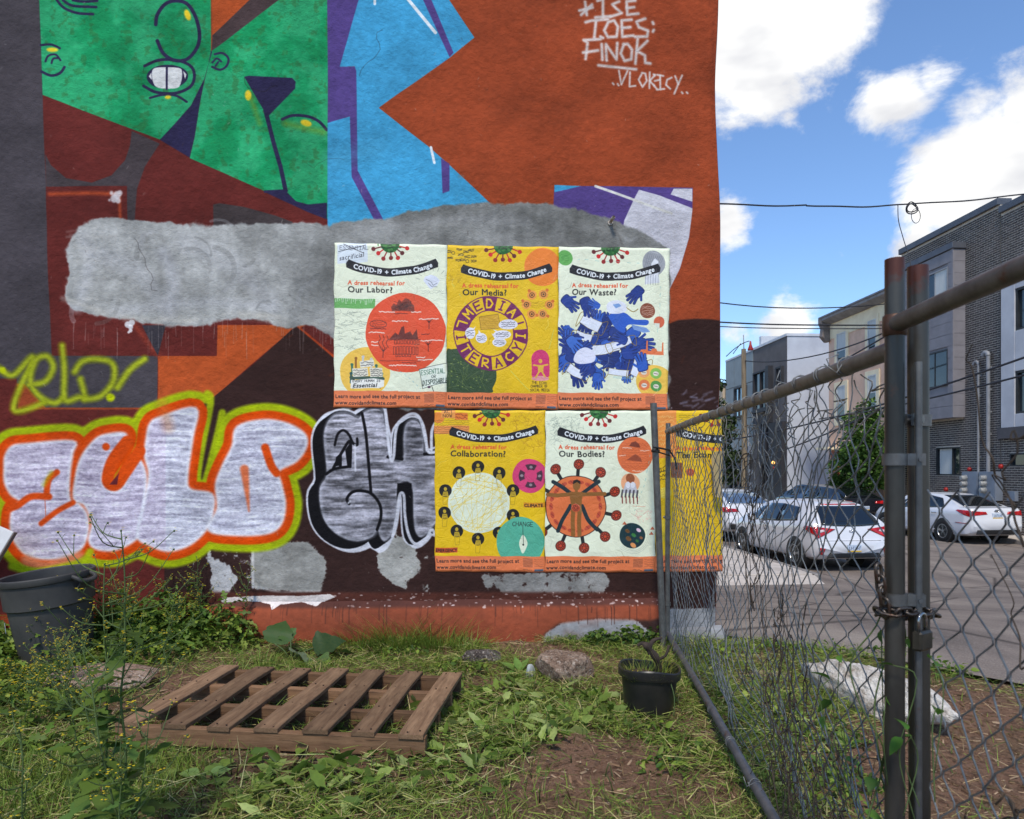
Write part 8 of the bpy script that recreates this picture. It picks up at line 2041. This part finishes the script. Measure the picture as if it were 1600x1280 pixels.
for (tx, ty_, tz_, az, el, rl, L, wd, cc) in ((-.10, .02, .10, 1.2, 1.0, .5, .17, 1.0, (62, 92, 46)), (.02, -.02, .06, -.6, .15, -.5, .17, .9, (134, 152, 120)), (.12, .03, .07, .1, .5, .7, .17, 1.0, (46, 72, 40)), (.04, .05, .05, 1.9, .3, .3, .13, 1.0, (70, 100, 46)), (.22, .04, .03, .4, .35, -.3, .14, 1.0, (60, 90, 42)), (-.02, .06, .12, 2.6, .7, -.5, .11, 1.0, (72, 104, 50)), (.16, -.05, .03, -1.0, .1, .3, .12, 1.0, (84, 112, 60))):
    V = T_ROUND[0] * (L, L * wd, L); V[:, 2] += .014 * np.sin(V[:, 0] * 60 + tx * 40) * np.abs(V[:, 1]) / L * 2
    V = V @ (rotz(np.array([az])) @ roty(np.array([-el])) @ rotx(np.array([rl])))[0].T + (tx, ty_, tz_); put('leaf', npmesh('leaf', V, T_ROUND[1], np.tile(np.array(rgb(*cc)[:3]), (len(V), 1)), M_LEAF, True), dk)
    sm.tube(catmull([(0, 0, -.01), (tx * .4, ty_ * .4, tz_ * .6), (tx, ty_, tz_)], 4), .0035, 5)
sm.build('stem', M_STEM, dk, True)
leafy('dock_plant', 'small light green dock plant beside the broken concrete lump', 'plant', 812, 1056, [(1.9, 1.0, .10, 1.1, .01), (2.8, .6, .12, 1.1, .01), (.9, .8, .11, 1.0, .01), (-.3, .4, .09, 1.0, .01), (-1.6, .3, .1, 1.0, .01), (3.9, .3, .1, 1, .01)], T_DOCK, [(110, 142, 66), (96, 130, 56)], 'dock plants')
leafy('dock_plant', 'light green seedling lying in the cut grass before the pallet', 'plant', 318, 1222, [(2.9, .15, .10, 1.1, .02), (.3, .25, .09, 1.1, .02), (-1.1, .2, .07, 1.0, .01)], T_DOCK, [(124, 152, 84)], 'dock plants')
# --- ivy like plant against the patched wall foot
def bush(name, label, cat, blobs, dens, tmpl, sz, pals, group=None):
    pr = cloud_leaves(blobs, dens, tmpl, sz, pals); c = np.array((blobs[0][0], blobs[0][1], float(gz(blobs[0][0], blobs[0][1])))); t = thing(name, label, cat, c, 0, group)
    V, Q, C, o_ = [], [], [], 0
    for v, q, cc in pr: V.append(v - c); Q.append(q + o_); C.append(cc); o_ += len(v)
    put('foliage', npmesh('foliage', np.concatenate(V), np.concatenate(Q), np.concatenate(C), M_LEAF), t)
    st = MB()
    for b in blobs:
        for _ in range(6):
            a = RG.uniform(0, 6.28); st.tube(catmull([(b[0] - c[0], b[1] - c[1], -.01), (b[0] - c[0] + .3 * b[2] * math.cos(a), b[1] - c[1] + .3 * b[3] * math.sin(a), b[4] * .5), (b[0] - c[0] + .8 * b[2] * math.cos(a), b[1] - c[1] + .7 * b[3] * math.sin(a), b[4] * .6)], 3), .0022, 5)
    st.build('stem', M_STEM, t, True, kind='stuff'); return t
bush('shrub', 'low dark green leafy shrub against the grey patched wall foot', 'shrub', [bl(985, 1010, .16, .09, .13), bl(935, 1008, .13, .08, .10), bl(1022, 1012, .08, .07, .12), bl(890, 1004, .06, .04, .05)], 7000, T_HEART, (.02, .042), G_DEEP + [(58, 92, 44)])
# --- hedge mustard: tall branching stalks with yellow flowers
lobe_me = []
for k in range(5):
    col = colors(1, G_DEEP + [(80, 110, 50), (66, 96, 44)])[0]; V = T_LOBE[0] * (1, .75 + .1 * k, .8 + .2 * k); lobe_me.append(npmesh('leaf', V, T_LOBE[1], np.tile(col, (len(V), 1)), M_LEAF, True))
def mustard(base, h, seed, label, group, lean=(0, 0), nbr=9, nleaf=16, detail=True, leafscale=1.0):
    rg = np.random.default_rng(seed); t = thing('flowering_weed', label, 'weed', base, 0, group); st = MB(); fl = MB()
    k = 9; tt = np.linspace(0, 1, k); wob = np.cumsum(rg.normal(0, .008, (k, 2)), 0) * h; P = np.stack([lean[0] * tt ** 1.4 + wob[:, 0], lean[1] * tt ** 1.4 + wob[:, 1], h * tt], 1); P[0] = (0, 0, -.03)
    SP = catmull(P, 4); st.tube(SP, np.linspace(.0045, .0015, len(SP)) * (h / .9) ** .5, 6)
    def at(f): i = f * (len(SP) - 1); a = int(min(i, len(SP) - 2)); return SP[a] + (SP[a + 1] - SP[a]) * (i - a)
    def flowers(p):
        for _ in range(rg.integers(2, 5)):
            o_ = p + rg.normal(0, .004, 3); s_ = rg.uniform(.0032, .0052); a = rg.uniform(0, 1.5)
            for q in range(2):
                c_, sn = math.cos(a + q * 1.57) * s_, math.sin(a + q * 1.57) * s_; fl.add([o_ + (-c_, -sn, .001), o_ + (-sn * .4, c_ * .4, 0), o_ + (c_, sn, .001), o_ + (sn * .4, -c_ * .4, 0)], [(0, 1, 2, 3)])
        st.tube([p - (0, 0, .004), p + (0, 0, .0015)], .0028, 5)
    for b in range(nbr):
        f = .42 + .58 * (b + rg.random()) / nbr; p0 = at(min(f, .99)); a = rg.uniform(0, 6.283); L = rg.uniform(.12, .34) * h * (1.25 - .6 * f); up = rg.uniform(.35, 1.0)
        q = np.array((math.cos(a), math.sin(a), 0)); p1 = p0 + q * L * .5 + (0, 0, L * .25 * up); p2 = p0 + q * L * (.8 + .2 * rg.random()) + (0, 0, L * up)
        B = catmull([p0, p1, p2], 4); st.tube(B, np.linspace(.0022, .0009, len(B)), 5); flowers(B[-1])
        for _ in range(rg.integers(0, 3)):
            i = rg.integers(2, len(B)); a2 = a + rg.normal(0, 1.0); e = B[i - 1] + np.array((math.cos(a2), math.sin(a2), rg.uniform(.3, 1.2))) * L * .35; st.tube([B[i - 1], (B[i - 1] + e) / 2 + (0, 0, .004), e], [.0013, .001, .0008], 4); flowers(e)
        for _ in range(4):
            i = rg.integers(2, len(B)); e = B[i - 1] + np.array((rg.normal(0, .5), rg.normal(0, .5), 1.0)) * .012; st.tube([B[i - 1], e], .0007, 3)
    flowers(SP[-1]); st.build('stem', M_STEM, t, True); fl.build('flowers', M_FLOWER, t, kind='stuff')
    lv = []
    for i in range(nleaf):
        f = .05 + .75 * (i + rg.random() * .6) / nleaf; p = at(f); L = (.125 * (1 - f) + .03) * rg.uniform(.75, 1.25) * leafscale * (h / .9) ** .4; a = i * 2.4 + rg.normal(0, .4)
        R = Euler((rg.normal(0, .25), -rg.uniform(-.1, .9), a)).to_matrix()
        if detail:
            o = put('leaf', lobe_me[rg.integers(5)], t); o.location = p; o.rotation_euler = R.to_euler(); o.scale = (L, L, L)
        else: lv.append((np.array(T_LOBE[0]) * L @ np.array(R).T + p))
    if lv:
        col = colors(1, G_DEEP)[0]; V = np.concatenate(lv); Q = np.concatenate([T_LOBE[1] + i * len(T_LOBE[0]) for i in range(len(lv))]); put('leaves', npmesh('leaves', V, Q, np.tile(col, (len(V), 1)), M_LEAF, True), t)
    return t
# (photo column of the stem, photo row of its tip, distance, lean)
NEAR = [(205, 828, 1.92, (.03, .0), 11, 'tallest yellow-flowered weed, its stalk crossing the left end of the pallet'), (163, 880, 1.95, (-.02, .03), 11, 'yellow-flowered weed with a stout stalk in front of the broad flat stone'), (140, 1010, 1.8, (-.12, .02), 8, 'leaning yellow-flowered weed to the left of the stout stalk'), (232, 1110, 1.78, (.03, .02), 4, 'short leafy dark weed at the front corner of the pallet'), (22, 1140, 1.6, (-.03, .0), 6, 'dark leafy weed at the lower left corner of the picture'), (90, 1000, 2.35, (-.08, .0), 9, 'branching yellow-flowered weed in front of the trash can'), (185, 1150, 1.7, (.0, .0), 3, 'low leafy weed between the two tall stalks')]
for i, (u, v, t_, ln, nb, lab) in enumerate(NEAR):
    tip = at_t(u, v, t_); bs = Vector((tip.x - ln[0], tip.y - ln[1], 0)); bs.z = float(gz(bs.x, bs.y))
    mustard(bs, tip.z - bs.z, 500 + i, lab, 'yellow-flowered weeds at the left', ln, nb + 4, 30 if i in (0, 1) else 20, True, 1.0 if i in (0, 1, 2, 5) else .7)
rgm = np.random.default_rng(77)
MID = [(rgm.uniform(20, 150), rgm.uniform(985, 1060), 'by') for _ in range(9)] + [(rgm.uniform(160, 300), rgm.uniform(985, 1040), 'wall') for _ in range(13)] + [(rgm.uniform(300, 390), rgm.uniform(985, 1010), 'end') for _ in range(4)] + [(rgm.uniform(-20, 120), rgm.uniform(1065, 1150), 'low') for _ in range(14)]
LABM = {'by': 'spindly yellow-flowered weed growing round the trash can', 'wall': 'bushy yellow-flowered weed in the thicket under the white bubble letters', 'end': 'wispy yellow-flowered weed before the pale paint splotch on the wall', 'low': 'small yellow-flowered weed in the grass left of the broad flat stone'}
for i, (u, v, k) in enumerate(MID):
    q = on_ground(u, v); h = {'by': rgm.uniform(.24, .42), 'wall': rgm.uniform(.26, .46), 'end': rgm.uniform(.35, .5), 'low': rgm.uniform(.15, .28)}[k]
    mustard(q, h, 600 + i, LABM[k], 'yellow-flowered weeds at the left', (rgm.normal(0, .06), rgm.normal(0, .03)), 12, 14, False, .9)
# --- sprouts in the pot
c = pot.location + Vector((0, 0, .165)); sp = thing('pot_weeds', 'green grassy sprouts growing in the black pot', 'weeds', c)
n = 320; a, r = RG.uniform(0, 6.28, n), .105 * np.sqrt(RG.random(n)); P = np.stack([r * np.cos(a), r * np.sin(a), np.full(n, .0)], 1); h = RG.uniform(.05, .16, n) * np.where(P[:, 0] > .02, 1.4, .8)
V, Q, C = inst(*T_LONG, P, rotz(a + RG.normal(0, .8, n)) @ roty(-RG.uniform(.8, 1.5, n)), np.stack([h, RG.uniform(.0016, .0032, n), h * .5], 1), colors(n, G_FRESH + [(150, 140, 66), (128, 124, 54)])); put('blades', npmesh('blades', V, Q, C, M_GRASS), sp, 'stuff')
mb = MB()
for _ in range(9): p = np.array((RG.uniform(-.09, -.02), RG.uniform(-.08, .0), RG.uniform(.02, .05))); mb.add([p + (-.004, 0, 0), p + (0, -.003, .002), p + (.004, 0, 0), p + (0, .003, .003)], [(0, 1, 2, 3)]); mb.tube([p * (1, 1, 0), p], .0008, 4)
mb.build('flowers', M_FLOWER, sp)
mb = MB(); mb.tube(catmull([(.075, -.1, .02), (.085, -.125, -.04), (.082, -.128, -.12)], 6), .0022, 5); mb.build('runner', M_STEM, sp, True)
# --- vines and dead tendrils tangled in the wire
def tangle(name, label, spots, n, seed, mat, r=(.0012, .003)):
    rg = np.random.default_rng(seed); mb = MB()
    for _ in range(n):
        s_, z0_, z1_, sd = spots[rg.integers(len(spots))]; s_ = s_ + rg.normal(0, sd); k = 12; t = np.linspace(0, 1, k)
        S = s_ + np.cumsum(rg.normal(0, .018, k)); a_, b_ = rg.uniform(z0_, z1_), rg.uniform(z0_, z1_); Z = a_ + (b_ - a_) * t + np.cumsum(rg.normal(0, .014, k)); Z = np.maximum(Z, .0)
        mb.tube(catmull(fp(S, Z, .028 + np.cumsum(rg.normal(0, .006, k))), 3), np.linspace(rg.uniform(*r), .0008, 34), 4, cap=False)
    o = mb.build(name, mat, None, True); return tag(o, label, 'vine', 'vines on the chain-link')
M_DEAD = noisy('dead_vine', rgb(92, 76, 60), rgb(64, 54, 44), 20, .9, bump=.2)
tangle('dead_vine', 'brown dead tendrils tangled in the mesh left of the lock post', [(2.25, .0, .8, .12), (2.55, .0, .7, .12), (2.0, .3, 1.2, .1), (2.7, .0, .5, .12), (2.45, .0, .35, .2)], 95, 41, M_DEAD, (.001, .0028))
tangle('dead_vine', 'brown dead tendrils hanging in the gate mesh at the right edge', [(S_POST + .30, .2, 1.15, .03), (S_POST + .36, .4, 1.3, .02), (S_POST + .42, .0, .7, .05), (S_POST + .2, .1, .6, .06)], 15, 42, M_DEAD, (.001, .0024))
vine = thing('green_vine', 'green leafy vine climbing the near lock post and mesh', 'vine', (qn[0], qn[1], 0), 0, 'vines on the chain-link'); vs = MB()
LV = [(1356, 984), (1330, 1025), (1318, 1062), (1311, 1096), (1314, 1134), (1304, 1186), (1302, 1222), (1375, 1216), (1375, 1268), (1399, 1089), (1465, 1106), (1444, 1141), (1489, 1040), (1392, 1000), (1402, 1150), (1420, 1155), (1385, 1240), (1330, 1150), (1298, 1120), (1410, 1040)]
for i, (u, v) in enumerate(LV):
    s_, t_ = fence_t(u); p = np.array(at_t(u, v, t_)) - (qn[0], qn[1], 0); p[:2] += FNv * RG.uniform(-.03, .03)
    L = RG.uniform(.028, .044); V = T_HEART[0] * (L, L * RG.uniform(.55, .9), L); R = np.array(Euler((RG.normal(.3, .5), RG.uniform(-.5, .9), RG.uniform(0, 6.28))).to_matrix())
    col = colors(1, [(66, 110, 36), (84, 128, 44), (54, 92, 34)])[0]; put('leaf', npmesh('leaf', V @ R.T + p, T_HEART[1], np.tile(col, (len(V), 1)), M_LEAF, True), vine)
    vs.tube(catmull([p, p + RG.normal(0, .012, 3) - (0, 0, .05), p + RG.normal(0, .02, 3) - (0, 0, .14)], 4), .0011, 4)
for x0 in (0, .02, -.03):
    pts = [(x0 + .03 * math.sin(k * 1.3 + x0 * 50), .02 * math.cos(k * 1.9) + .03, -.02 + k * .075) for k in range(13)]; vs.tube(catmull(pts, 4), .0016, 5)
vs.build('stem', M_STEM, vine, True)
# --- trees by the far kerb and a dark one past the wall corner
def tree(name, label, base, trunk_h, r, blobs, nleaf, sz, pals, seed):
    rg = np.random.default_rng(seed); t = thing(name, label, 'tree', base, 0, 'street trees'); mb = MB()
    mb.tube(catmull([(0, 0, -.1), (.03, .02, trunk_h * .5), (-.02, .05, trunk_h), (.04, 0, trunk_h * 1.5)], 5), np.linspace(r, r * .4, 16), 9)
    for b in blobs:
        mb.tube(catmull([(0, 0, trunk_h * rg.uniform(.6, 1.1)), (b[0] * .5, b[1] * .5, trunk_h + (b[2] - trunk_h) * .4), (b[0], b[1], b[2])], 4), np.linspace(r * .4, r * .08, 9), 6)
    mb.build('trunk', M_BARK, t, True); parts = []
    for b in blobs:
        n = int(nleaf * b[3] ** 2); d = rg.normal(0, 1, (n, 3)); d /= np.linalg.norm(d, axis=1)[:, None]; rr = b[3] * (.55 + .5 * rg.random(n) ** .5) * (.75 + .5 * fbm(d[:, 0] * 3 + b[0], d[:, 1] * 3 + d[:, 2] * 2, seed, 3))
        P = d * rr[:, None] * (1, 1, b[4]) + (b[0], b[1], b[2]); kk = fbm(P[:, 0] * 3.3, P[:, 2] * 3.3 + P[:, 1], seed + 5, 2); P = P[kk > .36]; n = len(P); L = rg.uniform(*sz, n)
        parts.append(inst(*T_SMALL, P, rotz(rg.uniform(0, 6.28, n)) @ roty(rg.normal(.2, .6, n)) @ rotx(rg.normal(0, .6, n)), np.stack([L, L, L], 1), colors(n, pals, .3)))
    V, Q, C, o_ = [], [], [], 0
    for v, q, c in parts: V.append(v); Q.append(q + o_); C.append(c); o_ += len(v)
    put('crown', npmesh('crown', np.concatenate(V), np.concatenate(Q), np.concatenate(C), M_LEAF), t); return t
tb_ = at_x(1352, 735, 15.9); tree('street_tree', 'bushy green tree at the far kerb in front of the tan rowhouse', (15.9, tb_.y, -.94), 1.3, .09, [(0, 0, 2.2, 1.0, 1), (-.2, -.5, 3.0, .9, 1), (.2, .6, 2.9, .9, 1), (0, .2, 3.8, .75, 1), (-.1, 1.0, 2.0, .8, .9), (0, -.9, 2.1, .8, .9), (.1, -.2, 4.4, .45, 1.2), (-.3, 1.3, 1.2, .6, .9)], 2100, (.10, .2), [(62, 96, 38), (84, 118, 48), (48, 78, 32), (100, 134, 58)], 5)
tb_ = at_x(1128, 735, 14.6); tree('street_tree', 'dark branched tree glimpsed just past the mural wall corner', (14.2, 40.0, -.94), 3.0, .16, [(0, 0, 4.2, 1.1, .7), (.5, 0, 2.9, 1.0, .6), (-.3, 0, 6.0, .8, .6), (.4, .2, 5.0, .8, .5), (.7, -.2, 1.7, .8, .6), (-.6, 0, 3.4, 1, .6), (-.2, 0, 7.2, .6, .7)], 650, (.15, .3), [(40, 58, 32), (52, 70, 38), (62, 80, 44)], 8)
# --- scraps
q = on_ground(1460, 926); 
def scrap(label, u, v, size, col, rz):
    q = on_ground(u, v, .006); mb = MB(); x, y = size; G = np.array([[(i * x / 4 - x / 2, j * y / 2 - y / 2, .006 * math.sin(i * 1.3 + j)) for j in range(3)] for i in range(5)]); mb.grid(G); o = mb.build('litter_scrap', noisy('scrap_paper', rgb(*col), rgb(*[c * .9 for c in col]), 20, .8, bump=0)); o.location = q; o.rotation_euler = (.1, .1, rz); sol = o.modifiers.new('t', 'SOLIDIFY'); sol.thickness = .001; return tag(o, label, 'litter', 'scraps of litter')
scrap('white scrap of litter at the foot of the wall corner', 1133, 993, (.07, .05), (220, 220, 220), .4)
scrap('small pink and white scrap on the road behind the lock post', 1440, 926, (.16, .05), (226, 190, 214), .1)
scrap('white scrap of plastic in the weeds below the wall corner', 1141, 1026, (.05, .03), (210, 214, 216), 1.0)
scrap('white curled strip in the grass outside the fence', 1214, 1212, (.09, .006), (214, 206, 192), -.9)
